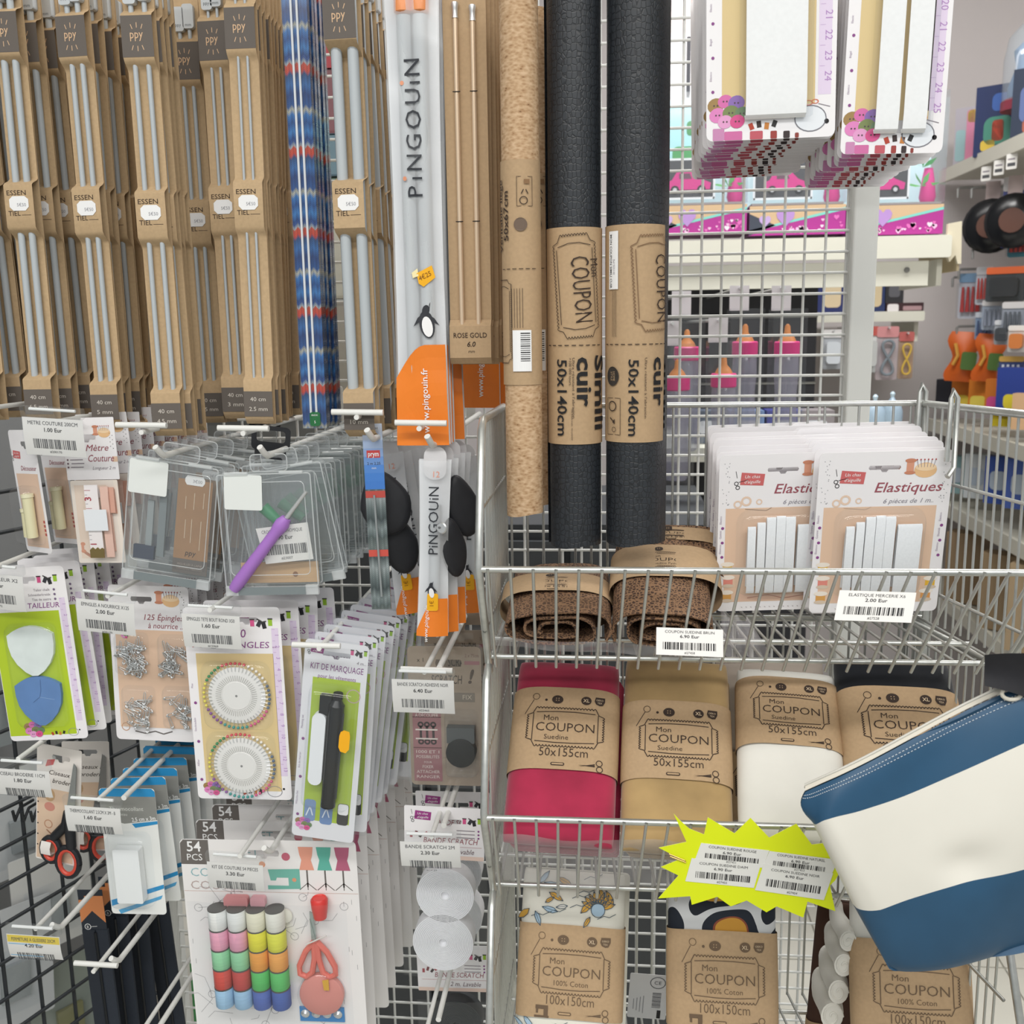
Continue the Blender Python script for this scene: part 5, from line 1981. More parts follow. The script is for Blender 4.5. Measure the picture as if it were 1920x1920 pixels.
put(tF, P(1472, 850, .972), -1.5, 3, 11)
row_behind(tF, 7, .0125, 'white elastic card standing {} behind the left front elastic card', 'left row of elastic cards', .8, ('elastic_strip',), dx=-.0005, dz=.0028)

# ------------------------------------------------------------------ wide elastic cards on the upper pegs
def wide_elastic(u, w, h, label, bands):
    t = thing('wide_elastic_card', label, 'hang card')
    c = card(t, u, w, h, CARDW, r=12, slot=None)
    a = Art(u, -1)
    a.rect(-w * .02, -h / 2 + 30, w * .72, h - 60, SAND, 1)
    ruler(a, w / 2 - 21, -20, -h + 76, 24, 36, 17)
    side_text(a, -w / 2 + 12, -h * .35, -h + 80, ('Elastic', 'Bügel', 'Elástico'))
    buttons(a, -w / 2 + 42, -h + 50, 1.75)
    spool_row(a, -w / 2 + 84, -h + 24, 1.2, False)
    a.ring(w / 2 - 46, -h + 34, 28, 30, mat('#7c7c84', .6), 3, 22, .8)
    a.disc(w / 2 - 46, -h + 34, 28, mat('#e9edf2', .5), 2, 22)
    a.ring(w / 2 - 50, -h + 62, 6, 8, mat('#d9714e', .6), 4, 12, .6)
    a.ring(w / 2 - 38, -h + 64, 5, 7, mat('#d9714e', .6), 4, 12, .6)
    a.line([(w / 2 - 32, -h + 60), (w / 2 - 10, -h + 54)], 1.2, GREYTX, 4)
    a.disc(w / 2 - 16, -h + 28, 4.5, BLACKINK, 3, n=10)
    for x0_, x1_, cc, hh in ((-.45, -.36, '#c98bb5', 22), (-.36, -.22, '#cf6fa4', 16), (-.16, -.06, '#c05a66', 15), (.0, .05, '#9c3f3a', 14), (.1, .15, '#3a2f30', 13), (.19, .22, '#8d3f38', 9)):
        a.rr(w * (x0_ + x1_) / 2, -h + hh / 2 + .6, w * (x1_ - x0_), hh, 2, mat(cc, .5), 3)
    a.obj('print', c)
    for (x, ww) in bands:
        b = B(u)
        b.ribbon([(-4, -10), (-18, -14), (-20, -h + 70), (-16, -h + 42), (-8, -h + 36), (-3, -h + 44)], ww, mat('#fbfbfa', .7, var=.02, scale=300), 2, x)
        b.obj('elastic_band', t)
    b = B(u)
    lo, hi = min(x - q / 2 for x, q in bands) - 10, max(x + q / 2 for x, q in bands) + 10
    b.box((lo + hi) / 2, -13, -h / 2 + 14, hi - lo, 24, h - 46, BLISTER)
    b.obj('blister', t)
    return t
u = U(1450, 150, .93)
tG = wide_elastic(u, 240, 402, 'hanging card with one wide white elastic band, front one', [(7, 112)])
put(tG, P(1449, -172, .93), -1, 2)
row_behind(tG, 15, .0158, 'one-band elastic card hanging {} behind the front one', 'one-band elastic cards', 1.3, ('elastic_band',), dx=.0004)
u = U(1690, 150, .93)
tH = wide_elastic(u, 186, 410, 'hanging card with two narrow white elastic bands, front one', [(-14, 42), (36, 42)])
put(tH, P(1700, -152, .93), 1.2, -3)
row_behind(tH, 11, .019, 'two-band elastic card hanging {} behind the front one', 'two-band elastic cards', 1.6, ('elastic_band',), dx=.0006)
t = dup(tH, 'two-band elastic card hanging far back by the white post')
put(t, P(1640, -30, 1.24), 2, 0)

# ------------------------------------------------------------------ folded fabric coupons
def lean_frame(o, top, bot):
    """stand a thing (built hanging from its top edge, front to -y) along the line top -> bot"""
    z = (top - bot).normalized()
    x = Vector((1, 0, 0))
    x = (x - z * x.dot(z)).normalized()
    y = z.cross(x)
    M = Matrix((x, y, z)).transposed().to_4x4()
    M.translation = top
    o.matrix_basis = M
    return o

def coupon_art(a, w, zt, zb, kind, size, machine=False, sub=INK):
    H = zt - zb
    k = w / 205
    zz = lambda f: zt - f * H
    a.line([(-78 * k, zz(.34)), (-62 * k, zz(.16))], 1.2 * k, sub)
    a.ring(-58 * k, zz(.12), 6 * k, 7 * k, sub, 2, 12)
    a.disc(-38 * k, zz(.16), 2.6 * k, sub, 2, n=10)
    a.disc(-16 * k, zz(.15), 11 * k, sub, 2, 9 * k, 18)
    for q in (-1, 1):
        for p in (-1, 1):
            a.disc((-16 + q * 2.5) * k, zz(.15) + p * 2.2 * k, 1.1 * k, KRAFT2, 4, n=6)
    a.disc(40 * k, zz(.15), 10 * k, sub, 2, 9 * k, 18)
    a.txt('XL', 40 * k, zz(.15) - 3.5 * k, 7 * k, mat('#d9c2a2', .7), bold=.01, l=4)
    a.pl([(58 * k, zz(.15) + 9 * k), (76 * k, zz(.15) + 9 * k), (76 * k, zz(.15)), (72 * k, zz(.15) - 8 * k), (66 * k, zz(.15) - 9 * k), (59 * k, zz(.15) - 6 * k), (56 * k, zz(.15))], sub, 2)
    a.txt('OEKO', 66 * k, zz(.15) + 1 * k, 3.5 * k, mat('#d9c2a2', .7), l=4)
    a.txt('TEX', 66 * k, zz(.15) - 5 * k, 3.5 * k, mat('#d9c2a2', .7), l=4)
    hb = H * .44
    stamp(a, 2 * k, zz(.49), 142 * k, hb, sub, 1.5 * k)
    a.txt('Mon', -26 * k, zz(.49) + hb * .18, hb * .15, sub, w=28 * k, bold=-.006)
    a.txt('COUPON', 2 * k, zz(.49) - hb * .12, hb * .24, sub, w=112 * k, bold=-.008)
    a.txt(kind, (-14 if kind == 'Suedine' else 2) * k, zz(.49) - hb * .34, hb * .13, sub, w=(46 if kind == 'Suedine' else 66) * k, bold=-.008)
    a.txt(size, 2 * k, zz(.84), H * .10, sub, w=92 * k, bold=-.008)
    zs = zz(.93)
    a.rr(-8 * k, zs, 26 * k, 6 * k, 3 * k, sub, 2)
    a.rr(-8 * k, zs, 22 * k, 3 * k, 1.4 * k, KRAFT2, 3)
    a.pl([(30 * k, zs - 3 * k), (62 * k, zs + 2 * k), (62 * k, zs + 4 * k)], sub, 2)
    a.pl([(30 * k, zs), (62 * k, zs - 2 * k), (62 * k, zs + 1 * k)], sub, 2)
    a.ring(70 * k, zs + 6 * k, 5 * k, 6.4 * k, sub, 2, 12)
    a.ring(71 * k, zs - 6 * k, 5 * k, 6.4 * k, sub, 2, 12)
    if machine:
        x = -52 * k
        a.rect(x, zs - 8 * k, 28 * k, 4 * k, sub, 2)
        a.rect(x + 8 * k, zs, 8 * k, 16 * k, sub, 2)
        a.rect(x, zs + 9 * k, 24 * k, 7 * k, sub, 2)
        a.rect(x - 9 * k, zs + 3 * k, 4 * k, 10 * k, sub, 2)

def coupon(name, label, top, bot, wpx, thick, fm, band, kind, size, machine=False, folds=None, sub=INK, decor=None):
    tp, bt = P(*top), P(*bot)
    mid = ((top[0] + bot[0]) / 2, (top[1] + bot[1]) / 2, (top[2] + bot[2]) / 2)
    u = U(*mid)
    h = (tp - bt).length / u
    w = wpx
    t = thing(name, label, 'fabric')
    e = .34
    def per(an, s=1.0):
        c, sn = math.cos(an), math.sin(an)
        return (math.copysign(abs(c) ** .45, c) * w / 2 * s, math.copysign(abs(sn) ** .9, sn) * thick / 2 * s)
    def prof(f):
        q = abs(2 * f - 1)
        return max(.02, (1 - q ** 7)) ** .4
    b = B(u)
    nz, na = 28, 44
    def pt(i, f):
        x, y = per(2 * math.pi * i / na)
        k = prof(f)
        y2 = y * k
        if y < 0:
            y2 += (1.6 * math.sin(f * 19 + x * .02) + 1.3 * math.sin(f * 43 + x * .011)) * (1 - abs(2 * f - 1))
        return (x * (.95 + .05 * k), y2, -f * h)
    fr = [0, .004, .012, .025, .05, .08] + [.1 + .8 * k / 18 for k in range(1, 18)] + [.92, .95, .975, .988, .996, 1]
    vs = [pt(i, f) for f in fr for i in range(na)]
    fs = [(j * na + i, j * na + (i + 1) % na, (j + 1) * na + (i + 1) % na, (j + 1) * na + i) for j in range(len(fr) - 1) for i in range(na)]
    fs += [tuple(range(na)), tuple((len(fr) - 1) * na + i for i in range(na))]
    b.mesh(vs, fs, fm, True)
    cl = b.obj('folded_fabric', t, False)
    front = lambda x: -(thick / 2) * max(0.0, 1 - min(1, abs(2 * x / w)) ** 4.44) ** .45
    if decor:
        a = Art(u, step=.35, warp=lambda x, z, off: (x, front(x) * prof(-z / h) - 3.0 - off, z))
        decor(a, w, h)
        a.obj('fabric_print', cl)
    for k in range(folds or 0):
        b = B(u)
        b.prism(rrect(w * .96, h * .96, 8, 3, 7 + k * 2, -h / 2), thick * .5 + 3 + k * 6, thick * .5 + 7 + k * 6, fm)
        b.obj('fabric_layer', t)
    zt, zb = -band[0] * h, -band[1] * h
    b = B(u)
    rows = [(1.025, zt), (1.03, zt + (zb - zt) * .25), (1.03, (zt + zb) / 2), (1.03, zt + (zb - zt) * .75), (1.025, zb)]
    vs = [(x * s, y * s - (3.0 if y < 0 else 0), z + (-4 * (abs(x) / (w / 2)) ** 3 + 2 if z in (zt, zb) else 0)) for s, z in rows for x, y in (per(2 * math.pi * i / na) for i in range(na))]
    b.mesh(vs, [(j * na + i, j * na + (i + 1) % na, (j + 1) * na + (i + 1) % na, (j + 1) * na + i) for j in range(4) for i in range(na)], KRAFT2, True)
    bd = b.obj('kraft_band', t, False)
    def wp(x, z, off):
        xx = x / 1.03
        return (x, front(xx) * 1.03 - 3.7 - off, z)
    a = Art(u, step=.3, warp=wp)
    coupon_art(a, w, zt, zb, kind, size, machine, sub)
    a.obj('lettering', bd)
    lean_frame(t, tp, bt)
    return t
RASP = mat('#aa2a4a', .95, var=.22, scale=20, bump=.4, sheen=.4)
TANF = mat('#b19466', .95, var=.2, scale=18, bump=.4, sheen=.3)
CREAMF = mat('#e4e2da', .95, var=.03, scale=30, sheen=.2)
BLACKF = mat('#15181e', .95, var=.1, scale=40, sheen=.15)
BEIGEF = mat('#b7aba0', .95, var=.06, scale=30)
coupon('fabric_coupon', 'raspberry red suede fabric coupon in the middle basket', (1068, 1248, 1.01), (1045, 1585, .868), 199, 70, RASP, (.20, .66), 'Suedine', '50x155cm', folds=4)
coupon('fabric_coupon', 'tan suede fabric coupon in the middle basket', (1268, 1244, 1.01), (1268, 1602, .868), 200, 70, TANF, (.27, .68), 'Suedine', '50x155cm', folds=3)
coupon('fabric_coupon', 'cream white suede fabric coupon in the middle basket', (1472, 1264, 1.01), (1488, 1578, .868), 192, 70, CREAMF, (.10, .52), 'Suedine', '50x155cm', folds=4)
coupon('fabric_coupon', 'black suede fabric coupon half hidden by the blue pouch', (1668, 1241, 1.01), (1722, 1595, .868), 222, 78, BLACKF, (.21, .64), 'Suedine', '50x155cm', folds=2)
coupon('fabric_coupon', 'greyish beige folded suede behind the cream white coupon', (1440, 1240, 1.045), (1450, 1560, 1.03), 200, 40, BEIGEF, (.5, .9), 'Suedine', '50x155cm')

def floral(a, w, h):
    ink, oc, bl = mat('#4a5a66', .8), mat('#d7a648', .8), mat('#a9c3d6', .8)
    r = random.Random(21)
    def leaf(x, z, L, an, m):
        c, s = math.cos(an), math.sin(an)
        pts = [(0, 0), (L * .3, L * .17), (L * .65, L * .16), (L, 0), (L * .65, -L * .14), (L * .3, -L * .15)]
        P2 = [(x + p * c - q * s, z + p * s + q * c) for p, q in pts]
        a.pl(P2, m, 2)
        a.line(P2 + [P2[0]], 1.1, ink, 3)
        a.line([P2[0], P2[3]], .8, ink, 3)
    for band in ((-6, -.28 * h), (-.85 * h, -h + 6)):
        z0, z1 = band
        for k in range(15 if band[0] == -6 else 6):
            x = -w * .42 + (w * .84) * ((k * .37) % 1)
            z = z1 + (z0 - z1) * r.uniform(.1, .85)
            leaf(x, z, r.uniform(20, 36), r.uniform(0, 6.2), r.choice((oc, bl, CREAMF, oc)))
        for k in range(8):
            x, z = r.uniform(-w * .4, w * .25), r.uniform(z1, z0)
            a.line([(x, z), (x + 12, z + 6), (x + 22, z + 4), (x + 34, z + 10)], 1.1, ink, 2)
    for k in range(9):
        an = math.radians(20 + k * 17)
        leaf(w * .24 + 8 * math.cos(an), -.2 * h + 8 * math.sin(an), 26, an, oc)
    a.disc(w * .24, -.2 * h, 13, bl, 4, 11)
    a.ring(w * .24, -.2 * h, 12, 13.2, ink, 5, 16)
LTX = mat('#6d5a47', .8)
coupon('fabric_coupon', 'floral ochre and white cotton coupon in the bottom basket', (1078, 1632, .955), (1064, 1965, .895), 194, 62, mat('#e6e4d8', .9, var=.02, scale=40), (.30, .82), '100% Coton', '100x150cm', True, 4, LTX, floral)
CAMO = patch_mat('camo', [(0, '#cf973a'), (.36, '#8c4a34'), (.39, '#1f2632'), (.52, '#d9dbdd'), (.6, '#1b212c'), (.68, '#d19a3a')], 21)
coupon('fabric_coupon', 'navy, ochre and white patchy cotton coupon in the bottom basket', (1352, 1650, .955), (1354, 1990, .895), 200, 62, CAMO, (.27, .80), '100% Coton', '100x150cm', True, 3, LTX)
coupon('fabric_coupon', 'white cotton coupon in the bottom basket under the pouch', (1700, 1676, .955), (1712, 2010, .895), 214, 66, CREAMF, (.25, .80), '100% Coton', '100x150cm', True, 4, LTX)
coupon('fabric_coupon', 'dark brown folded fabric in the bottom basket, left of the white coupon', (1590, 1690, 1.03), (1560, 2010, .99), 110, 50, mat('#4f372d', .9, var=.1, scale=40), (.7, .95), '100% Coton', '100x150cm')

# brown python coupons: flattened rolls lying in the top basket, cut end to the front
PY = scales_mat('python', '#8d6c50', '#432f24', 290, 290, .85, .3, .075, .85)
def python_roll(label, front, back, wpx, th, band, flip=False):
    fp, bp = P(*front), P(*back)
    u = U(*front)
    L = (fp - bp).length / u
    t = thing('python_coupon', label, 'fabric')
    def sup(an, s):
        c, sn = math.cos(an), math.sin(an)
        return (math.copysign(abs(c) ** .62, c) * wpx / 2 * s, math.copysign(abs(sn) ** .85, sn) * th / 2 * (s if s > .9 else s * .92))
    b = B(u)
    n = 96
    turns = 2.7
    path = []
    for k in range(n + 1):
        f = k / n
        s = 1 - .27 * f * turns
        an = (-.5 + f * turns * 2 * math.pi) * (1 if not flip else -1) + (math.pi if flip else 0)
        x, z = sup(an, max(.12, s))
        path.append((x + (4 * math.sin(f * 23)), z + 2.5 * math.sin(f * 31)))
    nl = 7
    for off in (0, 5):
        vs = []
        for (x, z) in path:
            d = math.hypot(x, z) or 1
            for j in range(nl):
                q = j / (nl - 1)
                vs.append((x * (1 - off / d), q * L + (2 if off else 0), z * (1 - off / d)))
        b.mesh(vs, [(i * nl + j, i * nl + j + 1, (i + 1) * nl + j + 1, (i + 1) * nl + j) for i in range(n) for j in range(nl - 1)], PY, True)
    # thickness at the cut end
    vs = []
    for (x, z) in path:
        d = math.hypot(x, z) or 1
        vs += [(x, 0, z), (x * (1 - 5 / d), 2, z * (1 - 5 / d))]
    b.mesh(vs, [(i * 2, i * 2 + 1, i * 2 + 3, i * 2 + 2) for i in range(n)], PY, True)
    b.obj('rolled_fabric', t, False)
    b = B(u)
    na = 44
    y0, y1 = band[0] * L, band[1] * L
    vs = [(x, y, z) for y in (y0, (y0 + y1) / 2, y1) for x, z in (sup(2 * math.pi * i / na, 1.04) for i in range(na))]
    b.mesh(vs, [(j * na + i, j * na + (i + 1) % na, (j + 1) * na + (i + 1) % na, (j + 1) * na + i) for j in range(2) for i in range(na)], KRAFT2, True)
    bd = b.obj('kraft_band', t, False)
    def wp(x, z, off):
        q = max(0.0, 1 - min(1, abs(2 * x / (wpx * 1.04))) ** 1.61)
        return (x, (y0 + y1) / 2 + z, th / 2 * 1.04 * q ** .43 + .6 + off)
    a = Art(u, step=.3, warp=wp)
    H = y1 - y0
    coupon_art(a, wpx * .82, H * .5, -H * .5, 'Suedine Python', '50x155cm')
    a.obj('lettering', bd)
    yv = (bp - fp).normalized()
    x = Vector((1, 0, 0))
    x = (x - yv * x.dot(yv)).normalized()
    M = Matrix((x, yv, x.cross(yv))).transposed().to_4x4()
    M.translation = fp
    t.matrix_basis = M
    return t
python_roll('brown snake-print suede coupon, lower one beside the basket corner', (1040, 1182, .895), (1047, 1086, 1.03), 214, 82, (.36, .72))
python_roll('brown snake-print suede coupon lying higher, behind the coupon suedine brun price', (1250, 1186, .895), (1245, 1032, 1.03), 214, 96, (.40, .80), True)
python_roll('dark brown snake-print coupon at the back of the top basket', (1262, 1090, 1.0), (1262, 1010, 1.045), 190, 90, (.6, .9))

# ------------------------------------------------------------------ loose film, price papers, star sign, pouch
HAZ = clear('bagfilm', refl=.2, rough=.2, haze=.24, hazecol='#dcd8da')
def film(name, label, quad, m, amp=.004, nu=18, nv=8, seed=1):
    A, Bq, C, D = [P(*q) for q in quad]
    r = random.Random(seed)
    ph = [r.uniform(0, 6) for _ in range(6)]
    def fn(a, c):
        p = A.lerp(Bq, a).lerp(D.lerp(C, a), c)
        return p + Vector((0, amp * (math.sin(a * 17 + ph[0] + c * 5) + .6 * math.sin(a * 31 + ph[1] - c * 9) + .5 * math.sin(c * 13 + ph[2])), amp * .8 * math.sin(a * 13 + ph[3])))
    b = B()
    b.grid(fn, nu, nv, m)
    return tag(b.obj(name, None, False), label, 'plastic film')
film('plastic_film', 'crumpled clear film lining the front of the middle basket', [(935, 1566, .862), (1560, 1590, .862), (1560, 1676, .878), (945, 1652, .878)], HAZ, .0018, 40, 8)
film('plastic_film', 'strip of clear film under the brown snake-print coupons', [(925, 1196, .872), (1350, 1216, .872), (1350, 1238, .88), (930, 1212, .88)], HAZ, .001, 24, 4, 4)
film('plastic_film', 'crumpled clear film between brown coupons and elastic cards', [(1352, 1150, .95), (1400, 1160, .95), (1445, 1232, .895), (1352, 1238, .89)], HAZ, .004, 12, 10, 7)

def price_paper(px, py, Y, w, h, title, price, code, label, roll=0, shear=0.0, seed=1, tilt=0, parent=None):
    u = U(px, py, Y)
    t = thing('price_paper', label, 'price label')
    q = [(-w / 2 + shear * h / 2, h / 2), (w / 2 + shear * h / 2, h / 2), (w / 2 - shear * h / 2, -h / 2), (-w / 2 - shear * h / 2, -h / 2)]
    b = B(u)
    b.prism(q, -.5, 0, PAPER)
    p = b.obj('paper', t)
    a = Art(u, warp=lambda x, z, off: (x + shear * z, -.5 - off, z))
    K = mat('#38383a', .7)
    a.txt(title, 0, h * .31, h * .1, K, w=w * .74)
    a.txt(price, 0, h * .14, h * .11, K, w=w * .29, bold=.015)
    a.barcode(0, -h * .16, w * .8, h * .27, BLACKINK, seed=seed)
    a.txt(code, 0, -h * .44, h * .085, K)
    a.obj('lettering', p)
    put(t, P(px, py, Y), roll, 0, tilt)
    return t
price_paper(1293, 1204, .845, 124, 52, 'COUPON SUEDINE BRUN', '6.90 Eur', '#27458', 'paper price label reading coupon suedine brun on the basket wires', 1.5, seed=21, tilt=-28)
price_paper(1641, 1137, .822, 140, 58, 'ELASTIQUE MERCERIE X6', '2.00 Eur', '#27528', 'paper price label reading elastique mercerie on the basket wires', 1.5, .22, seed=22, tilt=-28)

YS = .80
star_px = [(1263, 1525), (1274, 1537), (1292, 1553), (1320, 1564), (1327, 1532), (1377, 1562), (1407, 1533), (1442, 1570), (1493, 1544), (1522, 1583), (1548, 1580), (1562, 1620), (1578, 1628), (1566, 1650), (1556, 1660), (1566, 1708), (1514, 1690), (1506, 1720), (1456, 1699), (1437, 1710), (1400, 1688), (1370, 1699), (1345, 1681), (1297, 1696), (1294, 1680), (1234, 1684), (1272, 1641), (1239, 1625), (1276, 1610), (1235, 1589), (1287, 1578)]
cs = P(1400, 1620, YS)
us = U(1400, 1620, YS)
t = thing('star_sign', 'fluorescent yellow starburst sign with four price labels on the basket', 'sign')
loc = [((P(x, y, YS) - cs).x / us, (P(x, y, YS) - cs).z / us) for x, y in star_px]
b = B(us)
b.prism(loc, -1, 0, mat('#dbe80f', .5), mat('#f2f6a0', .5))
c = b.obj('sign_board', t)
for i, (px, py, w, h, ti, co, rot) in enumerate(((1372, 1603, 126, 36, 'COUPON SUEDINE ROUGE', '#27451', 5), (1355, 1636, 128, 48, 'COUPON SUEDINE DAIM', '#27455', 4), (1500, 1618, 126, 34, 'COUPON SUEDINE NATUREL', '#27453', 6), (1488, 1652, 128, 56, 'COUPON SUEDINE NOIR', '#27454', 7))):
    o = (P(px, py, YS) - cs) / us
    rt = -math.radians(rot)
    cc, ss = math.cos(rt), math.sin(rt)
    b = B(us)
    b.prism([(o.x + p * cc - q * ss, o.z + p * ss + q * cc) for p, q in ((-w / 2 - 4, -h / 2), (w / 2 - 4, -h / 2), (w / 2 + 4, h / 2), (-w / 2 + 4, h / 2))], -1.8 - i * .3, -1 - i * .3, mat('#dfdfda', .6))
    p = b.obj('price_paper', t)
    a = Art(us, -1.8 - i * .3)
    T = lambda x, z: (o.x + x * cc - z * ss, o.z + x * ss + z * cc)
    K = mat('#38383a', .7)
    x, z = T(0, h * .28)
    a.txt(ti, x, z, 5, K, w=w * .7, rot=rt)
    x, z = T(0, h * .28 - 9)
    a.txt('6.90 Eur', x, z, 5.2, K, w=34, rot=rt, bold=.012)
    x, z = T(0, -h * .16)
    a.barcode(x, z, w * .78, h * .27, BLACKINK, seed=30 + i, rot=-rt)
    x, z = T(0, -h * .44)
    a.txt(co, x, z, 4.4, K, rot=rt)
    a.obj('lettering', p)
b = B(us)
o = (P(1268, 1606, YS) - cs) / us
b.tube([(o.x - 14, -2, o.z + 6), (o.x + 16, -3, o.z - 6), (o.x + 18, -3, o.z - 10), (o.x - 12, -2, o.z + 1)], 1.2, mat('#b89a5a', .3, .8), 6)
b.obj('paper_clip', t)
t.location = cs

# ---- two-tone zip pouch
YQ = .745
cq = P(1760, 1560, YQ)
C1 = [(1510, 1485), (1560, 1458), (1640, 1420), (1740, 1372), (1830, 1329), (1920, 1286), (2020, 1240)]
C2 = [(1523, 1541), (1543, 1519), (1610, 1506), (1690, 1483), (1785, 1440), (1920, 1373), (2030, 1322)]
C3 = [(1599, 1695), (1640, 1690), (1700, 1667), (1760, 1643), (1830, 1623), (1920, 1602), (2050, 1572)]
C4 = [(1668, 1818), (1690, 1822), (1745, 1815), (1800, 1806), (1860, 1796), (1920, 1783), (2060, 1752)]
def crv(c, s):
    n = len(c) - 1
    q = min(n - 1e-6, max(0, s * n))
    i = int(q)
    f = q - i
    p0, p1, p2, p3 = c[max(0, i - 1)], c[i], c[i + 1], c[min(n, i + 2)]
    def cr(a, b_, c_, d):
        return .5 * (2 * b_ + (c_ - a) * f + (2 * a - 5 * b_ + 4 * c_ - d) * f * f + (3 * b_ - a - 3 * c_ + d) * f ** 3)
    return (cr(p0[0], p1[0], p2[0], p3[0]), cr(p0[1], p1[1], p2[1], p3[1]))
pouch = thing('zip_pouch', 'navy blue and cream leathercloth zip pouch hanging on the basket corner', 'pouch')
NAVY = mat('#28506f', .42, var=.05, scale=40)
CREAML = mat('#e2dfd5', .5, var=.03, scale=14)
def bulge(s, T):
    e = min(1, s / .18) * min(1, (1.02 - s) / .12)
    e = max(0, min(1, e)) ** .5
    k = math.sin(math.pi * min(1, max(0, T))) ** .6
    d = .017 * e * k + .004 * e * math.sin(s * 7 + T * 5) - .006 * math.exp(-((s - .62) ** 2 / .01 + (T - .55) ** 2 / .006))
    return d
def panel_part(nm, ca, cb, t0, t1, m, nv):
    def fn(a, c, back=False):
        pa, pb = crv(ca, a), crv(cb, a)
        bow = 0
        if ca is C1:
            bow = -14 * math.sin(math.pi * c) * math.exp(-(a / .03) ** 2)
        x, y = pa[0] + (pb[0] - pa[0]) * c + bow, pa[1] + (pb[1] - pa[1]) * c
        T = t0 + (t1 - t0) * c
        return P(x, y, YQ) - cq + Vector((0, (bulge(a, T) if back else -bulge(a, T)), 0))
    b = B()
    b.grid(lambda a, c: fn(a, c), 40, nv, m)
    o = b.obj(nm, pouch, False)
    b = B()
    b.grid(lambda a, c: fn(a, c, True) + Vector((0, .002, 0)), 30, nv, m)
    b.obj(nm, pouch, False)
    return fn
f1 = panel_part('navy_top_panel', C1, C2, .0, .2, NAVY, 8)
panel_part('cream_panel', C2, C3, .2, .62, CREAML, 16)
panel_part('navy_base_panel', C3, C4, .62, 1.0, NAVY, 12)
ST = mat('#d9e2ea', .6)
for c_ in (.10, .19):
    b = B()
    for k in range(90):
        a0, a1 = k / 90, (k + .55) / 90
        b.tube([f1(a0, c_) + Vector((0, -.0006, 0)), f1(a1, c_) + Vector((0, -.0006, 0))], .0003, ST, 4)
    o = b.obj('stitching', pouch, False)
    o['kind'] = 'stuff'
b = B()
b.grid(lambda a, c: f1(a, 0) + Vector((0, .001 + .004 * c, .0035 * (1 - (2 * c - 1) ** 2) + .0005)), 40, 3, mat('#d8d2c4', .7))
b.obj('zip_tape', pouch, False)
b = B()
b.tube([f1(k / 40, 0) + Vector((0, .003, .0042)) for k in range(41)], .0011, mat('#c9c6bc', .4), 6)
b.obj('zip_teeth', pouch)
b = B()
r0 = P(1893, 1296, YQ) - cq
b.tube([r0 + Vector((math.cos(k * .4488) * .007, -.004, math.sin(k * .4488) * .005)) for k in range(15)], .0016, mat('#ccc7ba', .35), 8, False)
b.tube([r0 + Vector((-.002, -.004, .004)), P(1872, 1262, YQ) - cq, P(1862, 1244, YQ + .02) - cq], .0022, mat('#bfb9ac', .4), 8)
b.obj('zip_pull', pouch)
b = B()
b.grid(lambda a, c: P(1846 + 130 * a, 1228 + 6 * a + (58 + 40 * a) * c - 6 * math.sin(a * 3), YQ - .008 + .004 * math.sin(c * 3.1)) - cq, 14, 6, mat('#1d1d22', .6, var=.08, scale=200))
b.grid(lambda a, c: P(1846 + 130 * a, 1228 + 6 * a + (58 + 40 * a) * c - 6 * math.sin(a * 3), YQ + .004) - cq, 14, 6, mat('#1d1d22', .6, var=.08, scale=200))
b.obj('black_strap', pouch, False)
pouch.location = cq

# ================================================================== BEHIND the mesh: toy shelf, bottles, side unit
def heart(a, x, z, s, m, l=3):
    pts = [(0, -1), (-.9, -.05), (-1, .45), (-.7, .85), (-.3, .85), (0, .5), (.3, .85), (.7, .85), (1, .45), (.9, -.05)]
    a.pl([(x + p * s, z + q * s) for p, q in pts], m, l)

def shelf(name, label, x0, x1, ztop, yf, yb, m, lip=.04, under=None):
    t = thing(name, label, 'shelf')
    t.location = ((x0 + x1) / 2, yb, ztop - lip)
    w = x1 - x0
    b = B()
    b.box(0, (yf - yb) / 2, lip - .01, w, yb - yf, .02, m)
    b.obj('shelf_board', t)
    b = B()
    b.prism(rrect(w, lip, .006, 3, 0, lip / 2 + .002), yf - yb - .012, yf - yb, m)
    b.obj('front_lip', t)
    for x in (-w / 2 + .012, w / 2 - .012):
        b = B()
        b.prism([(0, 0), (0, 0)][:0] + [(x - .006, -.06), (x + .006, -.06), (x + .006, 0), (x - .006, 0)], yf - yb + .03, 0, m)
        b.obj('bracket', t)
    return t
CREAMS = mat('#d9d8cb', .5, var=.02, scale=5)
YT = 2.5
zt = P(1500, 452, YT).z
sx0, sx1 = P(1150, 452, YT).x, P(1782, 452, YT).x
shelf('toy_shelf', 'cream metal shelf carrying the pink car boxes, behind the mesh', sx0, sx1, zt + .004, YT, YT + .34, CREAMS, .05)
t = thing('shelf_fascia', 'cream metal rail under the toy shelf front', 'shelf')
b = B()
x1 = P(1742, 500, YT).x
b.prism([(sx0, -.056), (x1, -.056), (x1, .0), (sx0, .0)], YT + .004, YT + .02, CREAMS)
b.obj('rail', t)
b = B()
b.lathe([(.006, YT - .001), (.006, YT + .004)], mat('#6a6a66', .5), (P(1702, 484, YT).x, 0, -.02), 'y', 12)
b.obj('rail_hole', t)
t.location = (0, 0, zt - .05)
t = thing('shelf_end_bracket', 'cream folded end bracket at the right of the toy shelf', 'bracket')
b = B()
c0 = P(1775, 470, YT)
b.prism([(0, .06), (.03, .065), (.034, -.03), (.026, -.03), (.02, -.01), (.008, -.025), (0, -.01)], 0, .012, mat('#d3cbb4', .6))
b.box(.03, .16, 0, .006, .3, .09, mat('#bfb090', .6))
b.obj('bracket_plate', t)
t.location = c0

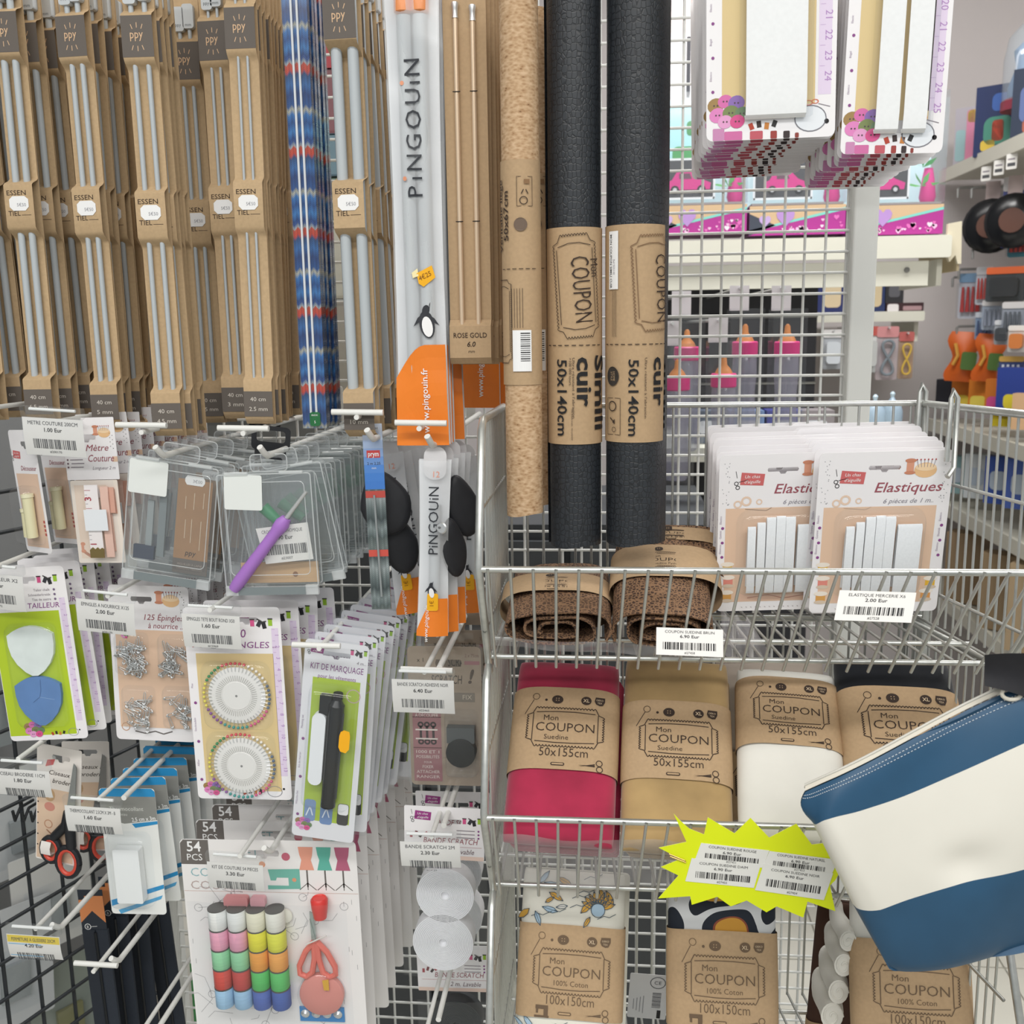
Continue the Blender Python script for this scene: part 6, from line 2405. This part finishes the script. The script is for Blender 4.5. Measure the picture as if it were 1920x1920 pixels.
def car_box(px, label):
    u = U(px, 400, YT)
    w, h, d = 178, 292, 100
    t = thing('toy_car_box', label, 'toy box', 'pink car toy boxes')
    b = B(u)
    b.box(0, d / 2, 27, w, d, 54, mat('#8d3a86', .4))
    b.box(0, d - 2, 158, w, 4, 210, mat('#c6e0e6', .5))
    b.box(0, d / 2, 57, w - 8, d - 6, 4, mat('#9a9894', .5))
    bx = b.obj('printed_carton', t)
    a = Art(u, 0)
    a.pl([(-w / 2, 0), (w / 2, 0), (w / 2, 44), (-w / 2, 6)], mat('#a8358c', .4), 1)
    a.pl([(-w / 2, 6), (w / 2, 44), (w / 2, 49), (-w / 2, 10)], mat('#7cc9bf', .4), 2)
    a.pl([(-w / 2, 10), (w / 2, 49), (w / 2, 54), (-w / 2, 54)], mat('#c9ad8a', .4), 1)
    a.pl([(-w / 2, 0), (-40, 18), (-w / 2, 40)], mat('#3f4552', .4), 2)
    r = random.Random(int(px))
    for k in range(22):
        x = r.uniform(-30, w / 2 - 6)
        heart(a, x, 5 + r.random() * max(4, (x + w / 2) * .2 - 6), r.choice((2.2, 3, 5)), mat(r.choice(('#e6b6d8', '#d66cb4', '#f0d6ea')), .4))
    heart(a, -22, 32, 17, mat('#b08cc8', .4), 4)
    heart(a, -60, 26, 11, mat('#b9a0d0', .4), 4)
    a.obj('print', bx)
    b = B(u)
    b.box(-24, 30, 106, 106, 3, 72, mat('#4a4a4e', .5))
    pc = b.obj('picture_card', t)
    a = Art(u, 28.4)
    WF = mat('#e8eaec', .5)
    for x, z, ww, hh in ((-24, 142, 110, 4), (-24, 70, 110, 4), (-78, 106, 4, 76), (30, 106, 4, 76)):
        a.rect(x, z, ww, hh, WF, 1)
    PKc = mat('#d63a8c', .35)
    a.pl([(-58, 86), (22, 86), (24, 98), (4, 106), (-10, 120), (-40, 120), (-50, 104), (-60, 100)], PKc, 2)
    a.pl([(-36, 106), (-12, 106), (-16, 116), (-36, 116)], mat('#6d4a5c', .4), 3)
    for x in (-44, 6):
        a.disc(x, 86, 8, mat('#2c2c30', .5), 3)
        a.disc(x, 86, 4, mat('#c9c9cc', .5), 4)
    a.obj('print', pc)
    for k in range(7):
        b = B(u)
        an = math.radians(20 + k * 24)
        L = 34
        cx, cz = 58, 92 + (k % 2) * 34
        b.face([(cx, 40, cz), (cx + math.cos(an) * L * .5 - 4, 38, cz + math.sin(an) * L * .5), (cx + math.cos(an) * L, 36, cz + math.sin(an) * L - 6), (cx + math.cos(an) * L * .5 + 4, 38, cz + math.sin(an) * L * .5 - 6)], mat('#4f9a5a' if k % 2 else '#6db56a', .5))
        b.obj('palm_leaf', t)
    b = B(u)
    b.lathe([(12, 60), (16, 72), (12, 104), (8, 126)], mat('#d6468f', .4), (72, 50, 0), n=12)
    b.obj('pink_vase', t)
    b = B(u)
    b.box(0, 2, 158, w, 2, 200, FILM)
    b.box(w / 2, d / 2, 158, 2, d, 200, FILM)
    b.obj('clear_window', t)
    t.location = P(px, 440, YT + .02)
    return t
for px, lab in ((1310, 'pink car toy box partly behind the black roll'), (1494, 'pink car toy box in the middle behind the mesh'), (1676, 'pink car toy box at the right of the white post')):
    car_box(px, lab)

def bgbox(name, label, cat, px, py, Y, w, h, d, m, front=None, group=None, yaw=0, shapes=()):
    """carton or pack standing on py (bottom), with a printed front panel"""
    u = U(px, py, Y)
    t = thing(name, label, cat, group)
    b = B(u)
    b.box(0, d / 2, h / 2, w, d, h, m)
    bx = b.obj('carton', t)
    a = Art(u, 0)
    if front:
        a.rect(0, h / 2, w * .92, h * .92, mat(front, .45), 1)
    for (x, z, ww, hh, cc) in shapes:
        a.rr(x * w, z * h, ww * w, hh * h, min(ww * w, hh * h) * .25, mat(cc, .45), 3)
    if front or shapes:
        a.obj('print', bx)
    put(t, P(px, py, Y), 0, yaw)
    return t
# upper goods above the toy boxes
bgbox('white_carton', 'white carton high behind the mesh, beside the black roll', 'box', 1290, 190, 2.7, 90, 120, 60, mat('#d9d4d6', .5), '#e6e2e4', None, 0, ((0, .5, .08, .9, '#4a4a50'),))
bgbox('pink_carton', 'pale pink carton at the top behind the mesh', 'box', 1290, 62, 2.7, 90, 120, 60, mat('#dcc6c4', .5), '#e0cfcc', None, 0, ((.2, .4, .3, .3, '#c99f9c'),))
bgbox('palm_print_box', 'green palm leaf printed box behind the mesh, below white carton', 'box', 1282, 335, 2.62, 86, 128, 60, mat('#8fcad2', .5), '#a8dade', None, 0, ((0, .3, .5, .3, '#4c9a5c'), (.2, .7, .3, .2, '#3f8a50')))
# dark back board and bottles
t = thing('dark_back_board', 'dark grey board behind the pink-capped bottles', 'board')
b = B()
p0, p1 = P(1180, 525, 2.75), P(1515, 1010, 2.75)
p1.z = 0.0
b.box((p1.x - p0.x) / 2, 0, (p1.z - p0.z) / 2, p1.x - p0.x, .03, p0.z - p1.z, mat('#3b3b40', .8, var=.05, scale=6))
b.obj('board', t)
b = B()
for k in range(5):
    b.tube([(0, -.02, -.1 - k * .17), (p1.x - p0.x, -.02, -.1 - k * .17)], .004, mat('#8a8a8a', .4, .6), 6)
b.obj('rails', t)
t.location = p0
BODY = clear('bottle', refl=.2, rough=.12, haze=.45, hazecol='#a9a6b8')
def bottle(px, py, Y, label, s=1.0):
    u = U(px, py, Y) * s
    t = thing('feeding_bottle', label, 'bottle', 'pink-capped feeding bottles')
    b = B(u)
    b.lathe([(20, -20), (22, -24), (23, -60), (20, -100), (23, -150), (23, -190), (18, -196)], BODY, n=18)
    b.obj('bottle_body', t)
    b = B(u)
    b.lathe([(22, 0), (24, -2), (24, -24), (22, -26)], mat('#d4327e', .35), n=18)
    b.obj('pink_collar', t)
    b = B(u)
    b.lathe([(17, 0), (13, 8), (6, 16), (5, 28), (2, 32)], mat('#b8743c', .4), n=14)
    b.obj('teat', t)
    b = B(u)
    b.box(0, 0, -70, 62, 60, 260, FILM)
    b.obj('clear_pack', t)
    b = B(u)
    b.box(-10, 20, 80, 36, 2, 46, mat('#d8d4d8', .5))
    b.obj('header_card', t)
    b = B()
    b.tube([(-10 * u, -.01, 98 * u), (-10 * u, 2.735 - Y, 98 * u)], .003, CHROME, 6)
    b.obj('hook_rod', t)
    t.location = P(px, py, Y)
for px, py, Y, lab in ((1270, 706, 1.85, 'pink-capped feeding bottle right beside the black roll'), (1357, 700, 1.85, 'pink-capped feeding bottle, lower one in the middle'), (1397, 640, 2.05, 'pink-capped feeding bottle, upper one in the middle'), (1476, 640, 1.95, 'pink-capped feeding bottle nearest the white post'), (1288, 650, 2.1, 'dim pink-capped feeding bottle behind the lowest left bottle')):
    bottle(px, py, Y, lab)
# second shelf with cartons
Y2 = 3.3
zt2 = P(1650, 588, Y2).z
shelf('rear_shelf', 'cream shelf with small cartons behind the white post', P(1446, 590, Y2).x, P(1732, 590, Y2).x, zt2 + .004, Y2, Y2 + .3, CREAMS, .03)
for args in ((1560, 588, 60, 74, '#2b3468', ((0, .5, .5, .7, '#d6c3a2'),), 'navy carton with a cream patch left of the white post'),
             (1635, 588, 46, 82, '#26345f', ((.0, .5, .7, .7, '#cdbb98'),), 'navy carton with a cream patch right of the white post'),
             (1676, 568, 34, 42, '#2a2a2e', ((0, .5, .6, .5, '#5a5a60'),), 'small black carton on top, right of the navy carton'),
             (1696, 588, 68, 20, '#3a2226', ((-.32, .5, .3, .8, '#e0dcdc'), (.2, .5, .5, .4, '#a8888c')), 'flat dark red carton with white end on the shelf'),
             (1500, 588, 56, 64, '#b9b4b4', ((0, .5, .7, .3, '#6a6a70'),), 'grey and white carton on the shelf behind the mesh')):
    px, py, w, h, cc, sh, lab = args
    bgbox('small_carton', lab, 'box', px, py, Y2 + .02, w, h, 60, mat(cc, .5), None, 'small cartons on the rear shelf', 0, sh)
# goods hanging under it
def bgpack(label, px, py, Y, w, h, cc, inner, kind='box', head='#d9d6d6', cat='hang pack', name='hanging_pack', group=None, yaw=0):
    """pack hanging from py (top): header card, clear front and its contents"""
    u = U(px, py, Y)
    t = thing(name, label, cat, group)
    b = B(u)
    b.prism(rrect(w, h, 4, 2, 0, -h / 2), 6, 8, mat(cc, .5))
    b.obj('backing_card', t)
    b = B(u)
    b.prism(rrect(w, h * .2, 3, 2, 0, -h * .1), 4, 6, mat(head, .5))
    b.obj('header', t)
    b = B(u)
    m = mat(inner, .4)
    if kind == 'loop':
        pts = [(math.sin(2 * q) * w * .26, -2 + q * .2, -h * .58 + math.sin(q) * h * .32) for q in [k * 2 * math.pi / 28 for k in range(29)]]
        b.tube(pts, w * .07, m, 8)
    elif kind == 'tools':
        for k in range(4):
            b.tube([((k - 1.5) * w * .2, 0, -h * .3), ((k - 1.5) * w * .2, 0, -h * .85)], [w * .05, w * .09], m, 8)
    elif kind == 'round':
        b.lathe([(w * .1, -8), (w * .42, -6), (w * .46, 0), (w * .42, 4)], m, (0, 0, -h * .58), 'y', 22)
    else:
        b.prism(rrect(w * .7, h * .55, 6, 3, 0, -h * .58), -8, 5, m)
    b.obj('contents', t)
    b = B(u)
    b.box(0, -2, -h * .6, w * .96, 18, h * .76, FILM)
    b.obj('clear_front', t)
    if not yaw:
        b = B()
        b.tube([(0, -.01, -.004), (0, 3.64 - Y, -.004)], .003, CHROME, 6)
        b.obj('hook_rod', t)
    put(t, P(px, py, Y), 0, yaw)
    return t
bgpack('white hang card with a red and green fruit picture beside the post', 1632, 612, 3.2, 36, 86, '#d9d9d6', '#c5c5c2', head='#b8564e')
bgpack('hang pack of grey rope in a figure of eight', 1667, 612, 3.2, 40, 100, '#b9a9aa', '#7d858c', 'loop', head='#c98a8c')
bgpack('hang pack with a yellow curved handle', 1702, 622, 3.2, 28, 88, '#a88a70', '#d9b23c', 'loop', head='#b5605c')
bgpack('clear pack with white goods hanging left of the post', 1563, 618, 3.2, 36, 74, '#b4b6ba', '#dfe3e8')
bgpack('small kraft pack hanging behind the mesh, right of the bottles', 1515, 612, 3.1, 30, 80, '#b49a7a', '#dcd8d0')
for k, (px, lab) in enumerate(((1640, 'pale blue bag low behind the basket rail'), (1672, 'light blue bag with knotted top behind the basket rail'))):
    u = U(px, 760, 2.5)
    t = thing('blue_bag', lab, 'bag')
    b = B(u)
    b.lathe([(3, 24), (6, 18), (16, 10), (20, -4), (20, -32), (16, -42)], clear('bluebag', refl=.15, rough=.3, haze=.7, hazecol='#a9c0d4'), n=16)
    b.obj('bag_body', t)
    b = B(u)
    b.lathe([(3, 22), (5, 30), (2, 34)], mat('#bcd0de', .4), n=10)
    b.obj('knot', t)
    t.location = P(px, 775, 2.46 + .1 * k)
    t.location.z = P(1470, 832, 2.3).z + 42 * u
shelf('low_shelf', 'cream shelf low behind the mesh under the cartons and blue bags', P(1230, 832, 2.3).x, P(1745, 832, 2.3).x, P(1470, 832, 2.3).z, 2.22, 2.72, CREAMS, .03)
for px, py, cc, lab in ((1470, 820, '#3a3f8c', 'blue and violet carton low behind the mesh'), (1400, 810, '#6f86b0', 'pale blue carton low behind the mesh'), (1330, 830, '#5a6474', 'grey carton low behind the mesh'), (1530, 830, '#8a8488', 'grey paper pack low behind the mesh near the post')):
    o = bgbox('low_carton', lab, 'box', px, py, 2.3, 64, 60, 60, mat(cc, .5), None, None, 0, ((0, .5, .6, .4, '#c9ccd4'),))
    o.location.z = P(1470, 832, 2.3).z + .002

# ---- right-hand side unit, running back to the wall
XS = P(1776, 332, 3.55).x
zs1 = P(1776, 332, 3.55).z
def side_shelf(label, z, y0, y1, x0=XS, d=.42):
    t = thing('side_shelf', label, 'shelf')
    b = B()
    b.box(d / 2, (y1 - y0) / 2, -.012, d, y1 - y0, .024, mat('#cfcdc0', .5))
    b.obj('shelf_board', t)
    b = B()
    b.box(-.006, (y1 - y0) / 2, -.016, .012, y1 - y0, .04, mat('#dcdacd', .45))
    b.obj('front_lip', t)
    t.location = (x0, y0, z)
side_shelf('cream side shelf high at the right edge', zs1 + .02, 2.0, 3.6)
def at_side(px, py, dx=0.02):
    """point on the side unit plane seen at that pixel"""
    r = CM @ Vector(((px - 960) / F, (960 - py) / F, -1))
    return Vector((0, 0, CZ)) + r * ((XS + dx) / r.x)
def side_box(label, px, py, w, h, cc, shapes=(), cat='box', name='side_carton', dx=.03, fr=None):
    p = at_side(px, py, dx)
    u = (p - Vector((0, 0, CZ))).length / F
    t = thing(name, label, cat)
    b = B(u)
    b.box(0, w * .3, h / 2, w, w * .6, h, mat(cc, .5))
    bx = b.obj('carton', t)
    a = Art(u, 0)
    if fr:
        a.rect(0, h / 2, w * .9, h * .9, mat(fr, .5), 1)
    for (x, z, ww, hh, c2) in shapes:
        a.rr(x * w, z * h, ww * w, hh * h, min(ww * w, hh * h) * .3, mat(c2, .5), 3)
    if fr or shapes:
        a.obj('print', bx)
    put(t, p, 0, -38)
    return t
side_box('pastel pink and lilac gift box on the high side shelf', 1815, 318, 50, 98, '#b9b3bd', ((0, .5, .25, .9, '#d98aa8'), (.1, .85, .4, .2, '#e0c060'), (-.3, .4, .3, .5, '#9fc0c4')))
side_box('dark blue toy carton with a green and red swirl on the high shelf', 1868, 290, 74, 108, '#27335c', ((0, .35, .6, .4, '#4a8a78'), (0, .35, .25, .3, '#c4503c'), (.1, .75, .5, .25, '#3f62a8'), (-.2, .15, .3, .15, '#d6b84a')))
side_box('black and blue toy carton cut by the right photo edge', 1930, 262, 60, 110, '#2a3448', ((0, .5, .6, .5, '#5a6a98'), (0, .2, .4, .2, '#a05a4a')), dx=.05)
p = at_side(1918, 200, .06)
u = (p - Vector((0, 0, CZ))).length / F
t = thing('clear_dome_pack', 'clear dome pack with blue and white contents at the top right edge', 'toy pack')
b = B(u)
b.lathe([(32, 0), (32, 70), (26, 104), (10, 122), (2, 124)], clear('dome', refl=.2, rough=.1, haze=.2, hazecol='#cfdce6'), n=18)
b.obj('dome', t)
b = B(u)
b.lathe([(22, 0), (24, 30), (14, 60), (18, 84), (6, 96)], mat('#7f9cc0', .5), n=14)
b.obj('figure', t)
b = B(u)
b.lathe([(33, -6), (33, 8), (28, 12)], mat('#8c3a4a', .5), n=18)
b.obj('base', t)
t.location = p
# hooks and hanging goods on the side unit
def side_hook(label, px, py, L=.16):
    p = at_side(px, py, 0)
    t = thing('side_hook', label, 'hook', 'hooks on the side unit')
    b = B()
    b.tube([(-.005, 0, -.03), (-.006, 0, -.004), (0, 0, 0), (L, 0, .0), (.42, 0, .0)], .004, mat('#9a9a98', .35, .7), 8)
    b.obj('rod', t)
    t.location = p
for k, (px, py) in enumerate(((1800, 352), (1826, 352), (1828, 466), (1802, 505), (1790, 520), (1798, 612))):
    side_hook(('chrome hook under the high side shelf, farther', 'chrome hook under the high side shelf, nearer', 'chrome hook above the orange strip pack', 'chrome hook over the red and blue pack', 'lowest chrome hook over the red and blue pack', 'chrome hook over the orange bag')[k], px, py)
def side_pack(label, px, py, w, h, cc, inner, kind='box', head='#d9d6d6', dx=.03):
    p = at_side(px, py, dx)
    u = (p - Vector((0, 0, CZ))).length / F
    q = bgpack(label, px, py, p.y, w, h, cc, inner, kind, head, yaw=-35)
    return q
def black_disc(label, px, py, r, dx):
    p = at_side(px, py, dx)
    u = (p - Vector((0, 0, CZ))).length / F
    t = thing('round_black_pack', label, 'round pack')
    b = B(u)
    b.lathe([(r * .2, -14), (r * .8, -12), (r, -4), (r, 6), (r * .9, 10)], mat('#1c1d20', .2), n=24, axis='y')
    b.obj('disc', t)
    b = B(u)
    b.lathe([(r * .1, -15.5), (r * .45, -15), (r * .45, -13)], mat('#6a4a40', .4), n=18, axis='y')
    b.obj('centre', t)
    b = B(u)
    b.box(0, 0, r + 12, 22, 3, 30, mat('#b9a8a6', .5))
    b.obj('hang_tag', t)
    put(t, p, 0, -30)
black_disc('shiny round black pack hanging under the side shelf, farther one', 1858, 424, 44, .03)
black_disc('shiny round black pack hanging under the side shelf, nearer one', 1900, 414, 44, .05)
side_pack('blue and violet bag hanging at the right edge', 1905, 330, 44, 130, '#5a62a0', '#7a86c0', dx=.07)
side_pack('red and teal tool pack at the right edge under the discs', 1912, 420, 40, 60, '#3a8090', '#c4473a', 'tools', dx=.08)
side_pack('white pack with red handled tools and blue base', 1822, 512, 46, 84, '#c9ccd6', '#b53a3a', 'tools', head='#7fa0c0')
side_pack('long pack with an orange header strip', 1886, 500, 70, 64, '#3c4044', '#2c2e32', head='#d9683a', dx=.05)
side_pack('clear pack of small grey tools under the orange strip', 1862, 562, 40, 56, '#aab4c4', '#8a90a0', 'tools', dx=.04)
side_pack('clear pack of small dark tools at the right edge', 1900, 566, 40, 60, '#9aa0ac', '#5a6068', 'tools', dx=.06)
for px, py, w, h, cc, inn, kd, hd, lab in ((1846, 500, 30, 70, '#d2d6de', '#c43c34', 'tools', '#e0e0e4', 'narrow white pack with red tools beside the orange strip pack'), (1846, 585, 34, 52, '#8fa4c0', '#4a5a80', 'tools', '#c6ccd6', 'pale blue tool pack below the narrow white pack'),
        (1880, 600, 30, 46, '#b0b4ba', '#3c4046', 'box', '#d8dade', 'small grey pack low on the side unit, left of the edge'), (1908, 610, 34, 50, '#d6d2cc', '#d9803c', 'box', '#e4e2de', 'small white pack with an orange patch at the right edge'),
        (1896, 668, 44, 52, '#3a4a80', '#e6e8ee', 'tools', '#c9a050', 'navy striped pack beside the orange bags'), (1915, 690, 30, 50, '#4a5a90', '#dfe3ea', 'tools', '#d0a858', 'navy striped pack at the photo edge over the blue carton')):
    side_pack(lab, px, py, w, h, cc, inn, kd, hd, dx=.03 + RN.random() * .03)
for k, (px, py) in enumerate(((1850, 312), (1874, 300), (1898, 288))):
    p = at_side(px, py, -.008)
    t = thing('shelf_tag', ('farthest', 'middle', 'nearest')[k] + ' white price tag hanging under the high side shelf lip', 'price tag')
    b = B()
    b.prism(rrect(.03, .04, .003, 2, 0, -.02), -.001, .001, PAPER)
    tg = b.obj('tag', t)
    a = Art(1.0, -.001, .0003)
    a.rect(0, -.014, .02, .004, GREYTX, 1)
    a.rect(0, -.028, .022, .009, mat('#55565a', .6), 1)
    a.obj('print', tg)
    put(t, p, 0, -50)
def snack(label, px, py, s, dx):
    p = at_side(px, py, dx)
    u = (p - Vector((0, 0, CZ))).length / F * s
    t = thing('orange_bag', label, 'bag')
    b = B(u)
    b.grid(lambda a, c: ((a - .5) * 44 * (1 + .25 * math.sin(c * 9)), -12 * math.sin(3.14 * a) * math.sin(3.14 * c), -c * 84), 8, 10, mat('#cf6226', .4))
    b.grid(lambda a, c: ((a - .5) * 44 * (1 + .25 * math.sin(c * 9)), 6 * math.sin(3.14 * a) * math.sin(3.14 * c), -c * 84), 8, 10, mat('#cf6226', .4))
    b.obj('bag_body', t)
    b = B(u)
    b.prism(rrect(24, 30, 4, 2, 10, -48), -14.5, -13.5, mat('#4e6e34', .5))
    b.obj('green_label', t)
    b = B(u)
    b.tube([(-14, -12, -20), (-8, -14, -40), (-14, -12, -56)], 3, mat('#d9a04a', .4), 6)
    b.obj('yellow_stripe', t)
    put(t, p, 4, -20)
snack('orange bag with a green label on the side unit, nearer the wall', 1812, 622, 1.0, .02)
snack('orange and brown bag behind the green-labelled orange bag', 1862, 626, .95, .06)
zs2 = at_side(1770, 790).z
side_shelf('cream side shelf at basket height, with orange boxes', zs2, 2.0, 3.6)
for k, (px, py, w, h, cc, sh, lab) in enumerate(((1772, 762, 34, 46, '#2f3038', (), 'small black carton on the side shelf beside the orange boxes'),
        (1800, 768, 32, 50, '#c9762c', ((0, .3, .8, .4, '#d9c04a'),), 'orange box with yellow print, farthest of three'),
        (1832, 772, 32, 54, '#cf7a2a', ((0, .3, .8, .4, '#dcc858'),), 'orange box with yellow print, middle of three'),
        (1864, 776, 34, 58, '#c8722a', ((0, .3, .8, .4, '#c94f8c'),), 'orange box with pink print, nearest of three'),
        (1900, 780, 60, 80, '#2f4494', ((0, .3, .6, .3, '#e0cf3c'),), 'blue carton with a yellow patch at the right edge'),
        (1880, 800, 36, 54, '#d9c530', ((0, .5, .5, .5, '#b09a28'),), 'bright yellow carton in front of the blue carton'),
        (1918, 806, 40, 60, '#d9b28a', (), 'beige carton at the right photo edge behind basket'))):
    side_box(lab, px, py, w, h, cc, sh, dx=.02 + .012 * (k % 3))
zs3 = at_side(1760, 930).z
side_shelf('grey side shelf seen through the basket side', zs3, 2.0, 3.6)
for k, (px, py, w, h, cc, lab) in enumerate(((1790, 925, 36, 64, '#8fb0b4', 'teal and white pack seen through the basket side'), (1828, 935, 40, 76, '#d0d6da', 'white pack seen through the basket side'), (1868, 945, 44, 80, '#3f5aa8', 'blue pack seen through the basket side'), (1908, 955, 44, 84, '#5068b4', 'large blue pack seen through the basket side at the edge'), (1762, 915, 30, 56, '#6a7f8c', 'grey blue pack seen through the basket side'))):
    side_box(lab, px, py, w, h, cc, ((0, .5, .6, .4, '#b9c6d6'),), dx=.03 + .01 * (k % 2))
side_shelf('lowest cream side shelf behind the cardboard cartons', at_side(1868, 1185).z, 1.6, 3.6)
for k, (px, py, w, h, cc, lab) in enumerate(((1800, 1150, 60, 120, '#9b8468', 'brown cardboard carton low behind the basket side'), (1868, 1180, 66, 130, '#a58e70', 'tan cardboard carton low behind the basket, nearer'), (1925, 1210, 70, 150, '#b09a7c', 'light cardboard carton low at the right edge'))):
    side_box(lab, px, py, w, h, cc, (), dx=.02).location.z = at_side(1868, 1185).z + .004

# ---- far side of the display, seen through gaps on the left
RKZ = []
for k, (px, py, w, h, cc, fr, lab) in enumerate(((612, 66, 70, 80, '#c9cf2a', '#d8e018', 'fluorescent yellow card high behind the mesh'), (618, 130, 80, 62, '#b8434a', '#c5525a', 'red carton behind the mesh beside the ten mm needles'),
        (618, 250, 80, 116, '#8a5a60', '#96666c', 'dull red carton behind the mesh beside the ten mm needles'), (618, 330, 80, 76, '#5a7484', '#7a96a4', 'teal grey carton behind the mesh beside the ten mm needles'),
        (618, 420, 80, 86, '#4a5a52', '#5e7264', 'dark green carton behind the mesh beside the ten mm needles'), (618, 560, 90, 130, '#b9b4a4', '#c9c6b8', 'cream carton behind the mesh beside the ten mm needles'), (618, 760, 90, 190, '#9a948a', '#aaa498', 'grey carton behind the mesh beside the ten mm needles'),
        (420, 240, 90, 90, '#c4474a', '#d05a5a', 'red carton glimpsed between the needle packs'), (420, 760, 200, 90, '#8d8a76', '#a8a48a', 'olive carton behind the needle pack feet'))):
    bgbox('rear_carton', lab, 'box', px, py, 1.75, w, h, 60, mat(cc, .6), fr)
    RKZ.append((P(px, py, 1.75), w * U(px, py, 1.75)))
rk = thing('rear_rack', 'grey rack of colourful cartons behind the needle packs', 'rack')
rk.location = (P(420, 760, 1.84).x, 1.84, 0)
b = B()
q0, q1 = P(360, 760, 1.84), P(690, 760, 1.84)
zc = P(600, 985, 1.62).z + .006
b.box((q0.x + q1.x) / 2 - rk.location.x, .01, (zc + 2.1) / 2, q1.x - q0.x, .02, 2.1 - zc, mat('#8f8f8c', .7, var=.04, scale=6))
b.obj('back_board', rk)
for p, ww in RKZ:
    b = B()
    b.box(p.x - rk.location.x, -.045, p.z - .004, ww * 1.2, .09, .006, mat('#b4b4ae', .5))
    b.obj('shelf_board', rk)
t = thing('storage_cabinet', 'dark grey cabinet standing behind the mesh panel', 'cabinet')
p0, p1 = P(520, 985, 1.62), P(1345, 985, 1.62)
p1.z = p0.z = P(600, 985, 1.62).z
w = p1.x - p0.x
CG = mat('#3f4246', .6, var=.06, scale=8)
b = B()
b.box(w / 2, .22, -p0.z / 2 + p0.z * 0, w, .42, p0.z, CG)
b.obj('body', t)
for k in range(3):
    b = B()
    b.prism(rrect(w / 3 - .012, p0.z - .05, .004, 2, w * (k + .5) / 3, -p0.z / 2), -.004, .012, mat('#4a4d51', .5, var=.05, scale=8))
    d = b.obj('door', t)
    b = B()
    b.tube([(w * (k + .85) / 3, -.02, -.25), (w * (k + .85) / 3, -.02, -.35)], .005, CHROME, 8)
    b.obj('handle', d)
t.location = (p0.x, 1.62, p0.z)
gt = P(392, 1805, 1.6)
gc = bgbox('green_carton', 'green and white carton low behind the mesh near the left post', 'box', 392, 1905, 1.6, 60, gt.z / U(392, 1905, 1.6), 60, mat('#3c8a4c', .5), None, None, 0, ((.2, .9, .4, .1, '#d6d8d4'),))
gc.location.z = 0.0

# ---- small things in the bottom basket
u = U(1215, 1860, .99)
t = thing('care_card', 'grey white card with barcode standing between the bottom coupons', 'card')
b = B(u)
b.prism(rrect(72, 110, 3, 2, 0, 0), -1, 0, mat('#c9cacc', .5))
c = b.obj('card', t)
a = Art(u, -1)
a.ring(16, 36, 13, 14.5, mat('#55565a', .6), 2, 18)
a.txt('CE', 16, 32, 8, mat('#55565a', .6))
for k in range(12):
    a.rect(16, 10 - k * 3.2, 16, (1.2, 2)[k % 3 == 0], mat('#55565a', .6), 2)
for k in range(4):
    a.rect(-8 - k * 6, -20, 1.4, 44 - k * 6, mat('#8a8b90', .6), 2)
a.rect(22, -42, 7, 20, BLACKINK, 2)
a.obj('print', c)
put(t, P(1215, 1868, .985), 3, 0, 12)
for k, (px, py, r_) in enumerate(((1590, 1765, 15), (1582, 1810, 17), (1572, 1860, 18), (1560, 1905, 20))):
    u = U(px, py, .95)
    t = thing('white_fold', ('white rolled cloth fold, topmost beside the white coupon', 'white rolled cloth fold, second from the top', 'white rolled cloth fold, third from the top', 'white rolled cloth fold, lowest beside the white coupon')[k], 'fabric')
    b = B(u)
    b.grid(lambda a, c: (math.cos(a * 6.283) * r_ * (1 + .12 * math.sin(c * 5)) + 3 * math.sin(c * 7), c * 110, math.sin(a * 6.283) * r_ * 1.35), 18, 8, CREAMF)
    b.face([(math.cos(q * .349) * r_ + 0, 0, math.sin(q * .349) * r_ * 1.35) for q in range(18)], CREAMF)
    b.obj('rolled_cloth', t, False)
    b = B(u)
    pts = [(math.cos(q * .5) * r_ * (1 - q / 22), -1, math.sin(q * .5) * r_ * 1.35 * (1 - q / 22)) for q in range(20)]
    b.tube(pts, 1.6, CREAMF, 6)
    b.obj('fold_edge', t)
    put(t, P(px, py, .93))
